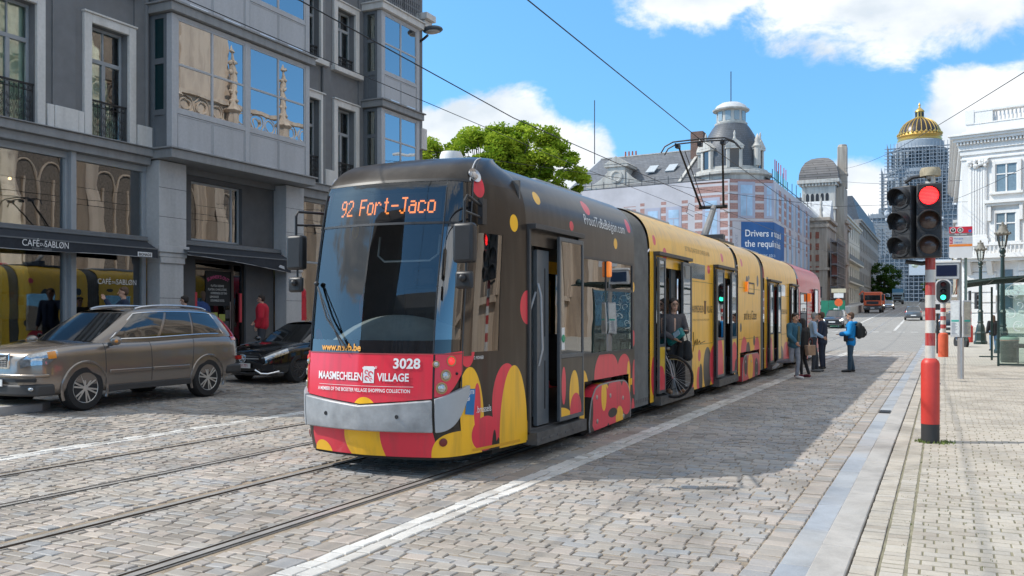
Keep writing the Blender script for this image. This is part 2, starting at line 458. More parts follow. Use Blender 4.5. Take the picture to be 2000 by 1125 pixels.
# ------------------------------------------------------------------ ground, road, pavement
def tint_mat(name, ramp, rough=.75, bump=.5, bscale=60, dirt=None):
    """stones: each one's own colour from the mesh attribute 'tint', fine grain on top"""
    mt, nt, p = _new(name)
    N, L = nt.nodes, nt.links
    at = N.new('ShaderNodeAttribute'); at.attribute_name = 'tint'
    cr = N.new('ShaderNodeValToRGB'); el = cr.color_ramp.elements
    el[0].position, el[0].color = ramp[0][0], (*ramp[0][1], 1); el[1].position, el[1].color = ramp[-1][0], (*ramp[-1][1], 1)
    for ps, c in ramp[1:-1]:
        e = el.new(ps); e.color = (*c, 1)
    L.new(at.outputs['Fac'], cr.inputs[0])
    tc = N.new('ShaderNodeTexCoord'); ns = N.new('ShaderNodeTexNoise'); ns.inputs['Scale'].default_value = bscale; ns.inputs['Detail'].default_value = 5
    ns.inputs['Roughness'].default_value = .7
    L.new(tc.outputs['Object'], ns.inputs['Vector'])
    hv = N.new('ShaderNodeHueSaturation'); r2 = N.new('ShaderNodeMapRange'); r2.inputs['To Min'].default_value = .72; r2.inputs['To Max'].default_value = 1.28
    L.new(ns.outputs[0], r2.inputs[0]); L.new(r2.outputs[0], hv.inputs['Value']); L.new(cr.outputs[0], hv.inputs['Color'])
    n3 = N.new('ShaderNodeTexNoise'); n3.inputs['Scale'].default_value = .55; n3.inputs['Detail'].default_value = 6
    L.new(tc.outputs['Object'], n3.inputs['Vector'])
    mx = N.new('ShaderNodeMix'); mx.data_type = 'RGBA'; rr = N.new('ShaderNodeMapRange')
    rr.inputs['From Min'].default_value = .5; rr.inputs['From Max'].default_value = .75; rr.inputs['To Max'].default_value = .55
    L.new(n3.outputs[0], rr.inputs[0]); L.new(rr.outputs[0], mx.inputs[0]); L.new(hv.outputs[0], mx.inputs[6])
    mx.inputs[7].default_value = (*(dirt or (.37, .33, .275)), 1)
    n4 = N.new('ShaderNodeTexNoise'); n4.inputs['Scale'].default_value = .8; n4.inputs['Detail'].default_value = 8; n4.inputs['Roughness'].default_value = .68; n4.inputs['Distortion'].default_value = .6
    mp4 = N.new('ShaderNodeMapping'); mp4.inputs['Location'].default_value = (7.3, 2.1, 0); L.new(tc.outputs['Object'], mp4.inputs[0]); L.new(mp4.outputs[0], n4.inputs['Vector'])
    r4 = N.new('ShaderNodeMapRange'); r4.inputs['From Min'].default_value = .36; r4.inputs['From Max'].default_value = .56; r4.inputs['To Min'].default_value = .66; r4.inputs['To Max'].default_value = 1.0; L.new(n4.outputs[0], r4.inputs[0])
    h4 = N.new('ShaderNodeHueSaturation'); L.new(r4.outputs[0], h4.inputs['Value']); L.new(mx.outputs[2], h4.inputs['Color'])
    L.new(h4.outputs[0], p.inputs['Base Color']); p.inputs['Roughness'].default_value = rough
    bp = N.new('ShaderNodeBump'); bp.inputs['Strength'].default_value = bump; bp.inputs['Distance'].default_value = .004
    L.new(ns.outputs[0], bp.inputs['Height']); L.new(bp.outputs[0], p.inputs['Normal'])
    return mt

def stones(name, strips, mtl, zoff=0., rough=.006, gap=.006, seed=1, rnd=.006, jq=.008, wv=.28, weave=1., **tags):
    """individually shaped stones; strips = (x0, x1, y0, y1, length across, depth along)"""
    rng = np.random.default_rng(seed)
    rec = []
    for x0, x1, y0, y1, w, d in strips:
        y = y0
        row = 0
        while y < y1:
            dd = d * (rng.uniform(.9, 1.12) if wv > .1 else rng.uniform(.98, 1.02))
            if x1 - x0 < w * 1.6:
                rec.append((x0, x1, y, y + dd))
            else:
                x = x0 - (rng.uniform(0, w) if wv > .1 else (row % 2) * w / 2 + rng.uniform(0, .02))
                while x < x1:
                    ww = w * rng.uniform(1 - wv, 1 + wv)
                    a, b = max(x, x0), min(x + ww, x1)
                    if b - a > .05: rec.append((a, b, y, y + dd))
                    x += ww
            y += dd; row += 1
    rec = np.array(rec); n = len(rec)
    cx = (rec[:, 0] + rec[:, 1]) / 2; cy = (rec[:, 2] + rec[:, 3]) / 2
    hx = (rec[:, 1] - rec[:, 0]) / 2 - gap * .28 * rng.uniform(.5, 2.0, n); hy = (rec[:, 3] - rec[:, 2]) / 2 - gap / 2 * rng.uniform(.5, 2.0, n)
    base = np.array([gz(a, b) for a, b in zip(cx, cy)]) + zoff
    # the whole row weaves a little
    cy = cy + weave * (.02 * np.sin(cx * 2.1 + cy * .7) + .012 * np.sin(cx * 5.3))
    hz = base + rng.normal(0, rough * .35, n)
    tilt = rng.normal(0, rough * .38, (n, 2))
    sg = np.array([(-1, -1), (1, -1), (1, 1), (-1, 1)], float)
    vs = np.zeros((n, 12, 3))
    jit = rng.uniform(0, jq, (n, 4, 2)) * np.array([.6, 1.1])
    for k in range(4):
        sx, sy = sg[k]
        for ring, (ins, dz) in enumerate(((rnd * 1.6, 0.0), (.002, -rnd), (-.001, -.06))):
            px = sx * (hx - ins - (jit[:, k, 0] if ring < 2 else 0)); py = sy * (hy - ins - (jit[:, k, 1] if ring < 2 else 0))
            vs[:, ring * 4 + k, 0] = cx + px; vs[:, ring * 4 + k, 1] = cy + py
            vs[:, ring * 4 + k, 2] = hz + dz + tilt[:, 0] * sx + tilt[:, 1] * sy
    q = [(0, 1, 2, 3)] + [(4 + k, 4 + (k + 1) % 4, (k + 1) % 4, k) for k in range(4)] + [(8 + k, 8 + (k + 1) % 4, 4 + (k + 1) % 4, 4 + k) for k in range(4)]
    q = np.array(q)
    fs = (q[None] + (np.arange(n) * 12)[:, None, None]).reshape(-1, 4)
    me = bpy.data.meshes.new(name)
    me.vertices.add(n * 12); me.vertices.foreach_set('co', vs.reshape(-1))
    me.loops.add(len(fs) * 4); me.loops.foreach_set('vertex_index', fs.reshape(-1).astype(np.int32))
    me.polygons.add(len(fs)); me.polygons.foreach_set('loop_start', np.arange(len(fs), dtype=np.int32) * 4)
    me.polygons.foreach_set('use_smooth', np.zeros(len(fs), bool))
    me.update()
    at = me.attributes.new('tint', 'FLOAT', 'POINT')
    at.data.foreach_set('value', np.repeat(rng.uniform(0, 1, n), 12).astype(np.float32))
    me.materials.append(mtl)
    o = bpy.data.objects.new(name, me); COL.objects.link(o)
    for k_, v_ in tags.items(): o[k_] = v_
    return o

YS = [-60, -30, -10, 0, 10, 20, 30, 40, 45, 48, 51, 54, 57, 60, 63, 66, 80, 120, 160, 200, 240, 280, 300, 310, 320, 330, 340, 350, 360, 420, 500, 700]
def sheet(name, xs, ys, z, mtl, **tags):
    mb = MB()
    mb.add([(x, y, gz(x, y) + z) for y in ys for x in xs], [(j * len(xs) + i, j * len(xs) + i + 1, (j + 1) * len(xs) + i + 1, (j + 1) * len(xs) + i) for j in range(len(ys) - 1) for i in range(len(xs) - 1)])
    return mb.build(name, mtl, **tags)

SAND = pm('sandy joint dirt', (.27, .22, .165), .95, var=.4, scale=5, bump=.5, bscale=80)
sheet('ground', [-700, -200, -60, -30, -16, -13, -10, -5, 0, 10, 30, 60, 200, 700], YS, -.011, SAND, kind='structure')

GREYST = [(0, (.275, .245, .215)), (.25, (.355, .32, .28)), (.45, (.335, .315, .29)), (.6, (.305, .31, .315)), (.8, (.39, .34, .30)), (1, (.43, .38, .33))]
COB = tint_mat('worn porphyry setts', GREYST, .62)
PAV = tint_mat('pale clay pavers', [(0, (.41, .37, .315)), (.5, (.46, .42, .36)), (.85, (.435, .405, .36)), (1, (.38, .335, .28))], .85, .35, dirt=(.42, .38, .32))
Y0, Y1 = 2.2, 46
stones('road', [(-1.22, -1.02, Y0, Y1, .3, .15), (-3.72, -1.22, Y0, Y1, .175, .122), (-4.22, -4.01, Y0, Y1, .3, .24), (-4.70, -4.22, Y0, Y1, .18, .125),
                (-6.22, -4.92, Y0, Y1, .18, .125), (-7.56, -6.45, Y0, Y1, .18, .125), (-9.0, -7.72, Y0, Y1, .18, .125), (-10.0, -9.24, 2, Y1, .18, .125),
                (-16.1, -10.28, 4, 32, .2, .14)], COB, seed=3, kind='structure')
WL = tint_mat('worn white road paint', [(0, (.56, .55, .53)), (.6, (.66, .65, .62)), (1, (.42, .40, .37))], .75, .4, dirt=(.40, .37, .33))
stones('road_marking', [(-3.86, -3.725, Y0, Y1, .3, .21), (-4.005, -3.865, Y0, Y1, .3, .2), (-10.14, -10.005, 2, Y1, .3, .2), (-10.275, -10.145, 2, Y1, .3, .21)], WL, zoff=.002, seed=5, kind='structure')
stones('pavement', [(-.375, -.22, 2.5, 34, .3, .11), (-.21, 5.5, 3, 34, .185, .125)], PAV, zoff=.045, rough=.002, gap=.012, rnd=.003, seed=8, jq=.003, wv=.05, weave=.25, kind='structure')
sheet('pavement_joint', [-.385, 2, 5.5], [2.5, 10, 20, 34], .039, pm('paver joint dirt', (.20, .185, .125), .95, var=.35, scale=6), kind='structure')
# moss in the paver joints
MOSS = pm('joint moss', (.14, .19, .05), .95, var=.4, scale=30)
mb = MB(); rg = random.Random(4)
for i in range(420):
    x, y = rg.uniform(-.35, 3), 4 + 12 * rg.random() ** 1.6
    r = rg.uniform(.008, .022)
    for k in range(4):
        a = rg.uniform(0, 6.28); px, py = x + r * math.cos(a), y + 1.6 * r * math.sin(a)
        mb.add([(px, py, .028), (px + .012, py + .004, .03), (px + .004 + .01 * math.cos(a), py, .03 + rg.uniform(.015, .03))], [(0, 1, 2)])
for i in range(260):
    a = rg.uniform(0, 6.28); r = .125 + abs(rg.gauss(0, .03)) + (.12 * rg.random() if math.cos(a) > .5 else 0)
    px, py = -.14 + r * math.cos(a), 13.02 + r * math.sin(a) * .8
    hgt = rg.uniform(.01, .05); b = rg.uniform(0, 6.28)
    mb.add([(px, py, .04), (px + .02 * math.cos(b), py + .02 * math.sin(b), .04), (px + .02 * math.cos(b + 1), py + .02 * math.sin(b + 1), .045 + hgt)], [(0, 1, 2)])
mb.build('moss', MOSS, smooth=False, kind='stuff', label='green moss tufts growing in the pavement joints and round the post foot', category='moss')

FARC = brickmat('distant setts', (.33, .32, .30), (.27, .265, .255), (.20, .18, .16), .2, .135, .012, 'xy', .85, .2, var=.35)
sheet('road_beyond', [-10, -5, -1.02], [y for y in YS if y > 46 or y == 45][0:1] + [46.0] + [y for y in YS if y > 46], -.004, FARC, kind='structure')
sheet('side_lane', [-16.1, -13, -10], [32] + [y for y in YS if y > 32], -.006, FARC, kind='structure')
sheet('near_road', [-16.1, -10, -1.02], [-60, -30, -10, 0, 2.2], -.004, FARC, kind='structure')
FPAV = brickmat('distant pavers', (.50, .46, .40), (.45, .42, .37), (.28, .26, .20), .19, .125, .012, 'xy', .85, .1, var=.3)
sheet('pavement_beyond', [-.55, 2, 5.5, 20], [34, 40] + [y for y in YS if y > 40], .043, FPAV, kind='structure')
sheet('pavement_plaza', [5.5, 10, 30], [-60, -30, -10, 0, 10, 20, 34], .043, FPAV, kind='structure')
sheet('near_pavement', [-.55, 2, 5.5], [-60, -30, -10, 0, 3], .041, FPAV, kind='structure')

# bluestone gutter and kerb slabs
BLUE = streak('blue limestone slab', (.36, .39, .43), (.47, .41, .34), .55, .75, 1.0)
KERB = streak('grey limestone kerb', (.42, .41, .40), (.36, .33, .30), .75, .5, 1.2)
BLUE = tint_mat('blue limestone slab', [(0, (.335, .36, .395)), (.5, (.35, .375, .41)), (1, (.37, .385, .40))], .55, .15, 90, dirt=(.46, .38, .29))
KERB2 = tint_mat('grey limestone kerb slab', [(0, (.385, .37, .35)), (.5, (.41, .395, .375)), (1, (.43, .41, .385))], .75, .2, 90, dirt=(.36, .32, .28))
stones('gutter', [(-1.015, -.80, -8, 130, .5, 1.0)], BLUE, zoff=.008, rough=.002, gap=.008, rnd=.004, jq=.002, seed=21, weave=0, kind='structure')
stones('kerb', [(-.795, -.56, -8.4, 130, .5, 1.02)], KERB2, zoff=.05, rough=.003, gap=.008, rnd=.006, jq=.002, seed=22, weave=0, kind='structure')
# single course of pavers beside the kerb
stones('pavement_edge', [(-.555, -.385, 2.5, 46, .3, .115)], PAV, zoff=.045, rough=.003, gap=.010, rnd=.004, jq=.003, wv=.05, seed=9, weave=.25, kind='structure')
# drain
mb = MB(); mb.cur = 0
mb.box(-1.0, -.81, 16.85, 17.25, .012, .02)
for i in range(9): mb.box(-.99, -.82, 16.87 + i * .042, 16.888 + i * .042, .02, .028)
tag(mb.build('drain_grate', DSTEEL), 'rusty iron drain grate set in the bluestone gutter', 'drain')

# tram rails: bright head, dark groove, check lip, tarmac strip
RAILTOP = pm('polished rail head', (.42, .40, .375), .38, .35, var=.2, scale=3)
RUST = pm('rail groove rust', (.075, .055, .042), .8, var=.3, scale=8)
TAR = pm('tarmac beside rail', (.12, .115, .11), .9, var=.3, scale=12, bump=.6)
for rx in (-4.83, -6.305, -7.64, -9.09):
    mb = MB(); s = 1 if rx in (-4.83, -7.64) else -1      # flange groove on the inside of the track
    ys = [-30, 0] + list(range(5, 46, 5)) + [48, 51, 54, 57, 60, 63, 66, 80, 120, 180, 240, 300]
    for (a, b, za, zb_, mi) in ((.04, -.028, .004, .004, 0), (-.028, -.032, .004, -.024, 1), (-.032, -.075, -.024, -.024, 1), (-.075, -.079, -.024, .0, 1), (-.079, -.098, .0, .0, 0), (.04, .068, -.003, -.006, 2), (-.098, -.125, -.004, -.006, 2)):
        mb.cur = mi
        bend = lambda y: -1.6 * (max(0, y - 60) / 220) ** 1.2
        vs = []
        for y in ys: vs += [(rx + s * a + bend(y), y, gz(rx, y) + za), (rx + s * b + bend(y), y, gz(rx, y) + zb_)]
        mb.add(vs, [(2 * i, 2 * i + 1, 2 * i + 3, 2 * i + 2) for i in range(len(ys) - 1)])
    mb.build('tram_rail', [RAILTOP, RUST, TAR], ang=20, kind='structure')

# painted markings further up the street
mb = MB()
def dash(x0, x1, y0, y1):
    e = .016 if y1 < 46 else .004; mb.add([(x0, y0, gz(x0, y0) + e), (x1, y0, gz(x1, y0) + e), (x1, y1, gz(x1, y1) + e), (x0, y1, gz(x0, y1) + e)], [(0, 1, 2, 3)])
for x in (-4.75, -3.6, -2.75, -1.95): dash(x, x + .5, 40.0, 40.55)
for x in (-9.5, -8.6, -7.7, -6.7, -5.7, -4.8, -3.9, -3.0, -2.1): dash(x, x + .5, 72.6, 73.4)
dash(-4.25, -4.0, 36.6, 39.6)
def lane(x0, y0, x1, y1, w):
    n = 24
    for i in range(n):
        a, b = i / n, (i + 1) / n
        xa, xb, ya, yb = lerp(x0, x1, a), lerp(x0, x1, b), lerp(y0, y1, a), lerp(y0, y1, b)
        mb.add([(xa, ya, gz(xa, ya) + .005), (xa + w, ya, gz(xa, ya) + .005), (xb + w, yb, gz(xb, yb) + .005), (xb, yb, gz(xb, yb) + .005)], [(0, 1, 2, 3)])
lane(-3.45, 75.6, -5.6, 285, .22); lane(-7.1, 76, -8.6, 200, .22)
mb.build('street_marking', WL, kind='structure')

# left parking strip, island and pavement along the facade
LPAV = brickmat('grey pavement slabs', (.34, .33, .32), (.29, .285, .28), (.16, .15, .14), .3, .3, .008, 'xy', .85, .2)
mb = MB()
def slab(x0, x1, y0, y1, hgt):
    n = max(1, int((y1 - y0) / 4))
    for i in range(n):
        a, b = lerp(y0, y1, i / n), lerp(y0, y1, (i + 1) / n)
        za, zb_ = gz(x0, a), gz(x1, a)
        mb.add([(x0, a, za - .2), (x1, a, zb_ - .2), (x1, b, gz(x1, b) - .2), (x0, b, gz(x0, b) - .2), (x0, a, za + hgt + (.14 if x1 - x0 > 1 else 0)), (x1, a, zb_ + hgt), (x1, b, gz(x1, b) + hgt), (x0, b, gz(x0, b) + hgt + (.14 if x1 - x0 > 1 else 0))],
               [(0, 3, 2, 1), (4, 5, 6, 7), (0, 1, 5, 4), (2, 3, 7, 6), (1, 2, 6, 5), (3, 0, 4, 7)])
slab(-18.6, -16.25, -30, 330, .28)
mb.build('left_pavement', LPAV, kind='structure')
mb = MB(); slab(-16.25, -16.1, -30, 330, .275); mb.build('left_kerb', KERB, kind='structure')
LP = [(-13.62, 10.15), (-13.9, 10.52), (-14.3, 10.6), (-16.1, 10.6), (-16.1, -20), (-13.62, -20)]
mb = MB(); mb.prism([(x, y, -.1) for x, y in LP], (0, 0, .34)); mb.build('island_kerb', KERB, bevel=.02, kind='structure')
mb = MB(); mb.prism([(x + (-.16 if x > -16 else 0), y - .16, .1) for x, y in LP], (0, 0, .144)); mb.build('island_paving', brickmat('island pavers', (.42, .38, .31), (.37, .34, .28), (.2, .2, .12), .2, .1, .01, 'xy'), kind='structure')
# ------------------------------------------------------------------ the tram
TX, TY = -5.57, 7.9
tram = thing('tram', 'long five-section tram wrapped black, yellow and red, doors open, orange destination display lit', 'tram', (TX, TY, 0))
TM = M.Translation((-TX, -TY, 0))
tb = lambda: MB(TM)
TL = lambda x, y, z: (x - TX, y - TY, z)
M1 = [(0.82, 3.14, 0.10, 0.13, RED), (1.44, 2.78, 0.085, 0.10, YEL), (2.13, 3.15, 0.10, 0.08, YEL), (3.16, 2.90, 0.07, 0.065, RED), (3.89, 3.22, 0.13, 0.10, RED), (5.63, 3.12, 0.10, 0.11, RED), (4.92, 2.79, 0.08, 0.08, YEL), (5.75, 2.16, 0.07, 0.08, YEL), (5.75, 1.35, 0.09, 0.13, RED), (1.73, 1.81, 0.17, 0.20, RED), (0.58, 0.50, 0.24, 0.66, YEL), (0.54, 1.36, 0.12, 0.20, RED), (0.86, 0.42, 0.25, 0.19, RED), (0.70, .72, .06, .26, RED), (1.26, 0.72, 0.29, 0.45, RED), (1.42, 0.36, 0.30, 0.78, YEL), (1.64, 0.19, 0.13, 0.36, YEL), (1.02, .14, .05, .30, BLK), (3.57, 0.49, 0.22, 0.47, YEL), (4.42, 0.82, 0.43, 0.38, RED), (4.70, .84, .34, .30, RED), (5.30, 0.86, 0.32, 0.26, RED), (5.52, 0.68, 0.09, 0.32, YEL), (5.80, 0.73, 0.08, 0.28, RED), (5.74, 0.20, 0.08, 0.2, RED)]
B1 = [(4.19, 0.44, 0.36, 0.35, YEL), (4.15, 0.38, 0.40, 0.37, RED), (4.75, 0.42, 0.40, 0.38, RED), (5.30, 0.48, 0.27, 0.29, RED), (4.28, 0.56, 0.11, 0.22, YEL), (4.97, 0.18, 0.17, 0.17, YEL), (3.77, 0.40, 0.07, 0.26, BLK), (4.66, 0.28, 0.20, 0.07, BLK), (3.63, 0.14, 0.12, 0.12, BLK)]
M2 = [(6.98, 3.0, 0.09, 0.09, RED), (7.57, 2.79, 0.13, 0.12, RED), (10.85, 2.67, 0.13, 0.09, RED), (6.88, 0.68, 0.15, 0.33, RED), (7.06, 0.40, 0.19, 0.22, RED), (8.94, 0.30, 0.34, 0.42, RED), (9.28, 0.3, 0.3, 0.34, RED), (10.05, 0.9, 0.12, 0.12, RED), (10.0, 0.40, 0.17, 0.28, RED), (10.17, 0.43, 0.16, 0.30, BLK), (10.75, 0.60, 0.36, 0.45, BLK), (11.3, 0.65, 0.36, 0.42, RED), (7.94, 0.38, 0.41, 0.28, RED), (12.22, 3.0, 0.13, 0.10, RED), (8.3, .25, .16, .2, BLK), (12.3, 2.72, .12, .08, BLK), (9.05, 2.72, .2, .06, BLK)]
M3 = [(14.96, 2.5, 0.18, 0.2, BLK), (16.4, 2.62, 0.13, 0.15, BLK), (14.38, 3.0, 0.12, 0.10, RED), (14.6, 0.76, 0.42, 0.42, RED), (15.1, 0.68, 0.30, 0.36, BLK), (16.3, 0.65, 0.40, 0.5, RED), (15.91, 1.05, 0.13, 0.13, BLK), (14.19, 1.41, 0.11, 0.11, BLK), (15.2, 2.66, .08, .06, BLK)]
M4 = [(17.97, 0.49, 0.33, 0.51, RED), (21.20, 0.43, 0.6, 0.45, RED), (20.3, 0.39, 0.4, 0.38, BLK), (17.89, 2.72, 0.16, 0.07, BLK), (22.8, .5, .5, .5, RED), (19.0, .3, .4, .3, BLK)]
LV1 = livery('black tram wrap with red and yellow blobs', BLK, M1)
LVB = livery('bogie cover wrap', BLK, B1)
LV2 = livery('yellow tram wrap with red blobs', YEL, M2)
LV3 = livery('yellow tram wrap', YEL, M3)
LV4 = livery('yellow tram wrap, rear', YEL, M4)
LV5 = livery('red tram wrap', srgb(205, 52, 62), [(26.5, .6, .6, .8, YEL), (25, .3, .5, .5, BLK)])
LVD = livery('front door wrap', BLK, [(2.64, 0.82, 0.07, 0.24, RED), (2.49, 0.40, 0.42, 0.15, YEL), (3.0, 0.66, 0.17, 0.34, YEL), (3.05, 0.48, 0.20, 0.22, RED), (2.39, 1.75, 0.06, 0.3, RED)])
LVD2 = livery('door wrap red', srgb(228, 190, 66), [(7.0, .4, .3, .45, RED), (8.8, .7, .3, .5, BLK), (11.5, .5, .35, .75, RED), (13.0, .5, .4, .6, RED), (13.2, .3, .2, .4, BLK), (17.9, .5, .3, .6, RED), (22.0, .5, .3, .5, RED)])
LVF = livery('front skirt wrap', BLK, [(-.46, .36, .30, .34, RED), (.05, .40, .30, .30, YEL), (-.62, .20, .14, .14, YEL), (.48, .42, .27, .4, RED), (.70, .33, .10, .3, RED), (.98, .20, .24, .29, YEL)], axes='xz')
GANG = pm('grey bellows rubber', (.17, .165, .155), .75, var=.2, scale=4)
TFRAME = pm('tram window rubber', (.05, .05, .052), .5, var=.15)
TDOOR = pm('dark grey door metal', (.085, .095, .105), .4, var=.1)
TGLASS = glassmat('tinted tram glass', (.30, .34, .34), 1.6, .004, .03, .14)
WSGLASS = glassmat('windscreen glass', (.60, .64, .64), 1.40, .003, .0, .05)
GLOSSBLK = pm('glossy black mask', (.012, .012, .014), .06, coat=1, var=.1)
INTER = pm('tram interior panel', (.22, .23, .24), .6, var=.1)
SEATB = pm('tram seat leather', (.07, .05, .04), .6, var=.2)
UNDER = pm('dusty underframe', (.028, .026, .024), .9, var=.3)

PROF = [(1.15, .2), (1.15, 2.55), (1.145, 2.75), (1.13, 2.98), (1.08, 3.17), (.99, 3.32), (.85, 3.44), (.65, 3.53), (.38, 3.575), (0, 3.59)]
def kz(z):
    if z <= 2.55: return 1.0
    return interp([(b, a) for a, b in PROF[1:]], z) / 1.15

def wall(mb, x, y0, y1, z0, z1, holes):
    ys = sorted({y0, y1, *[h for q in holes for h in q[:2]]}); zs = sorted({z0, z1, *[h for q in holes for h in q[2:4]]})
    for i in range(len(ys) - 1):
        for j in range(len(zs) - 1):
            yc, zc = (ys[i] + ys[i + 1]) / 2, (zs[j] + zs[j + 1]) / 2
            if any(q[0] < yc < q[1] and q[2] < zc < q[3] for q in holes): continue
            mb.add([(x, ys[i], zs[j]), (x, ys[i + 1], zs[j]), (x, ys[i + 1], zs[j + 1]), (x, ys[i], zs[j + 1])], [(0, 1, 2, 3)])

def roof(mb, y0, y1, sc=1.0, dz=0., n=None, wav=None):
    half = catmull(PROF[1:], 3); pr = [(-a, b) for a, b in half] + [(a, b) for a, b in half[::-1]][1:]
    n = n or 1
    mb.grid(lambda u, v: (TX + pr[int(round(u * (len(pr) - 1)))][0] * sc * (wav(v) if wav else 1), lerp(y0, y1, v), pr[int(round(u * (len(pr) - 1)))][1] + dz + (wav(v) - 1 if wav else 0)), len(pr) - 1, n)

XR, XL = TX + 1.15, TX - 1.15
def section(y0, y1, mtl, holes, label):
    mb = tb()
    wall(mb, XR, y0, y1, .24, 2.55, holes)
    lh = []
    y = y0 + .3
    while y + 1.2 < y1: lh.append((y, y + 1.2, 1.15, 2.5)); y += 1.45
    wall(mb, XL, y0, y1, .24, 2.55, lh)
    roof(mb, y0, y1)
    s = mb.build('car_section', mtl, tram, ang=30, label=label)
    for a, b, c, d in lh:
        q = tb(); q.box(XL - .01, XL, a, b, c, d); q.build('window', TGLASS, s)
    return s

def pane(sec, y0, y1, z0, z1, fw=.035, hop=None):
    fr = tb(); fr.frame(XR - .02, y0, y1, z0, z1, fw, .035)
    if hop: fr.box(XR - .02, XR + .012, hop, y1 - fw, z1 - .46, z1 - .42); fr.box(XR - .02, XR + .012, hop, hop + .04, z1 - .42, z1 - fw)
    f = fr.build('window', TFRAME, sec)
    g = tb(); g.box(XR - .008, XR, y0 + fw, y1 - fw, z0 + fw, z1 - fw); g.build('pane', TGLASS, f)

def leaf(sec, y0, y1, mtl, off=.055, z0=.38, z1=2.7, gz0=1.2, hole=True):
    """one plug-door leaf hanging outside the wall"""
    x = XR + off; fw = .05
    mb = tb()
    mb.cur = 0; mb.frame(x, y0, y1, z0, z1, fw, .04); mb.box(x, x + .04, y0 + fw, y1 - fw, gz0 - .03, gz0 + .02)
    mb.cur = 1; mb.box(x + .005, x + .036, y0 + fw, y1 - fw, z0 + fw, gz0 - .03)
    d = mb.build('door', [TDOOR, mtl], sec, bevel=.004)
    g = tb(); g.box(x + .012, x + .028, y0 + fw, y1 - fw, gz0 + .02, z1 - fw); g.build('pane', TGLASS, d)
    return d

def door_frame(sec, y0, y1, z0=.3, z1=2.74):
    mb = tb()
    mb.box(XR - .05, XR + .03, y0 - .05, y0, z0, z1); mb.box(XR - .05, XR + .03, y1, y1 + .05, z0, z1)
    mb.box(XR - .05, XR + .11, y0 - .05, y1 + .05, z1, z1 + .06)
    mb.build('door_frame', TFRAME, sec, bevel=.005)
    st = tb(); st.box(XR - .06, XR + .13, y0 - .05, y1 + .05, z0 - .12, z0 + .03)
    for i in range(6): st.box(XR + .13, XR + .137, lerp(y0, y1, (i + .2) / 6), lerp(y0, y1, (i + .75) / 6), z0 - .07, z0 - .04)
    st.build('door_sill', mat('door sill', (.10, .10, .10), .6, .3, var=.3), sec, bevel=.01)

def bogie(sec, y0, y1, mtl, z0=.09, z1=.73):
    n = 16
    pts = [(y0 + .02, z0), (y0 + .0, z0 + .12), (y0 + .06, z0 + .38), (y0 + .16, z1 - .12), (y0 + .30, z1 - .03), (y0 + .6, z1), (y1 - .5, z1), (y1 - .22, z1 - .04), (y1 - .08, z1 - .16), (y1 - .0, z0 + .3), (y1, z0 + .1), (y1 - .03, z0 + .04)]
    pts = catmull(pts, 4)
    mb = tb(); mb.prism([(XR - .12, a, b) for a, b in pts], (.16, 0, 0))
    c = mb.build('bogie_cover', mtl, sec, bevel=.03, seg=3)
    e = tb()
    for i in range(len(pts) - 1): e.bar((XR + .035, *pts[i]), (XR + .035, *pts[i + 1]), .02, .012, (1, 0, 0))
    e.build('cover_edge', mat('cover edge rubber', (.3, .3, .3), .5), c)
    for a, z in ((.28, .50), (.30, .16), (.85, .48), (1.42, .40), (1.45, .12)):
        b = tb(); b.lathe([(.034, 0), (.034, .008), (.02, .012), (0, .012)], (XR + .038, y0 + a * (y1 - y0) / 1.8, z + .06), 12, (1, 0, 0)); b.build('cover_bolt', STEEL, c)
    for yy in (y0 + .38, y1 - .38):
        for xa in (XR - .30, XL + .18): w = tb(); w.cyl((xa, yy, .30), (xa + .12, yy, .30), .30, 20); w.build('wheel', UNDER, sec)

# ---- front section
s1 = section(9.6, 13.72, LV1, [(9.66, 11.2, .3, 2.68), (11.3, 13.6, 1.15, 2.53), (11.5, 13.42, .24, .80)], 'black front section with cab, open front door and red and yellow blobs')
door_frame(s1, 9.68, 11.2)
leaf(s1, 10.40, 11.24, LVD)
il = tb(); il.box(XR - .10, XR - .05, 10.02, 10.38, .36, 2.52)
il.cur = 1
for a, b in ((.55, 1.15), (1.45, 2.3)): il.box(XR - .05, XR - .046, 10.24, 10.27, a, b)
il.cur = 0; il.build('door_inner_panel', [mat('inner door panel', (.12, .135, .15), .35), BLACK], s1, bevel=.01)
hr = tb(); hr.tube([(XR - .02, 9.98, 2.1), (XR + .02, 9.98, 1.95), (XR + .03, 10.0, 1.3), (XR - .02, 10.0, 1.1)], .018, 8); hr.tube([(XR - .16, 9.72, 1.3), (XR - .10, 9.9, 1.75), (XR - .05, 9.98, 2.0)], .016, 8)
hr.build('handrail', mat('grab rail grey', (.35, .36, .38), .35, .4), s1)
pane(s1, 11.3, 13.6, 1.15, 2.53, hop=12.35)
bogie(s1, 11.6, 13.4, LVB)
bb = tb(); bb.lathe([(.05, 0), (.05, .006), (.042, .012), (0, .012)], (XR + .10, 10.5, 1.42), 16, (1, 0, 0)); bb.build('door_button', mat('green door button', (.02, .28, .14), .4), s1)
bb = tb(); bb.box(XR + .096, XR + .099, 10.45, 10.55, 1.28, 1.56); bb.build('button_plate', WHITE, s1)
ml = tb(); ml.box(XR, XR + .06, 12.36, 12.48, 2.27, 2.5); ml.build('marker_lamp', pm('orange lamp lens', (.85, .22, .02), .25, coat=.5, emit=.25), s1, bevel=.02)
ypt = tb(); ypt.box(XR + .002, XR + .006, 13.50, 13.58, .62, .72); ypt.build('tow_sticker', mat('yellow sticker', YEL, .5), s1)

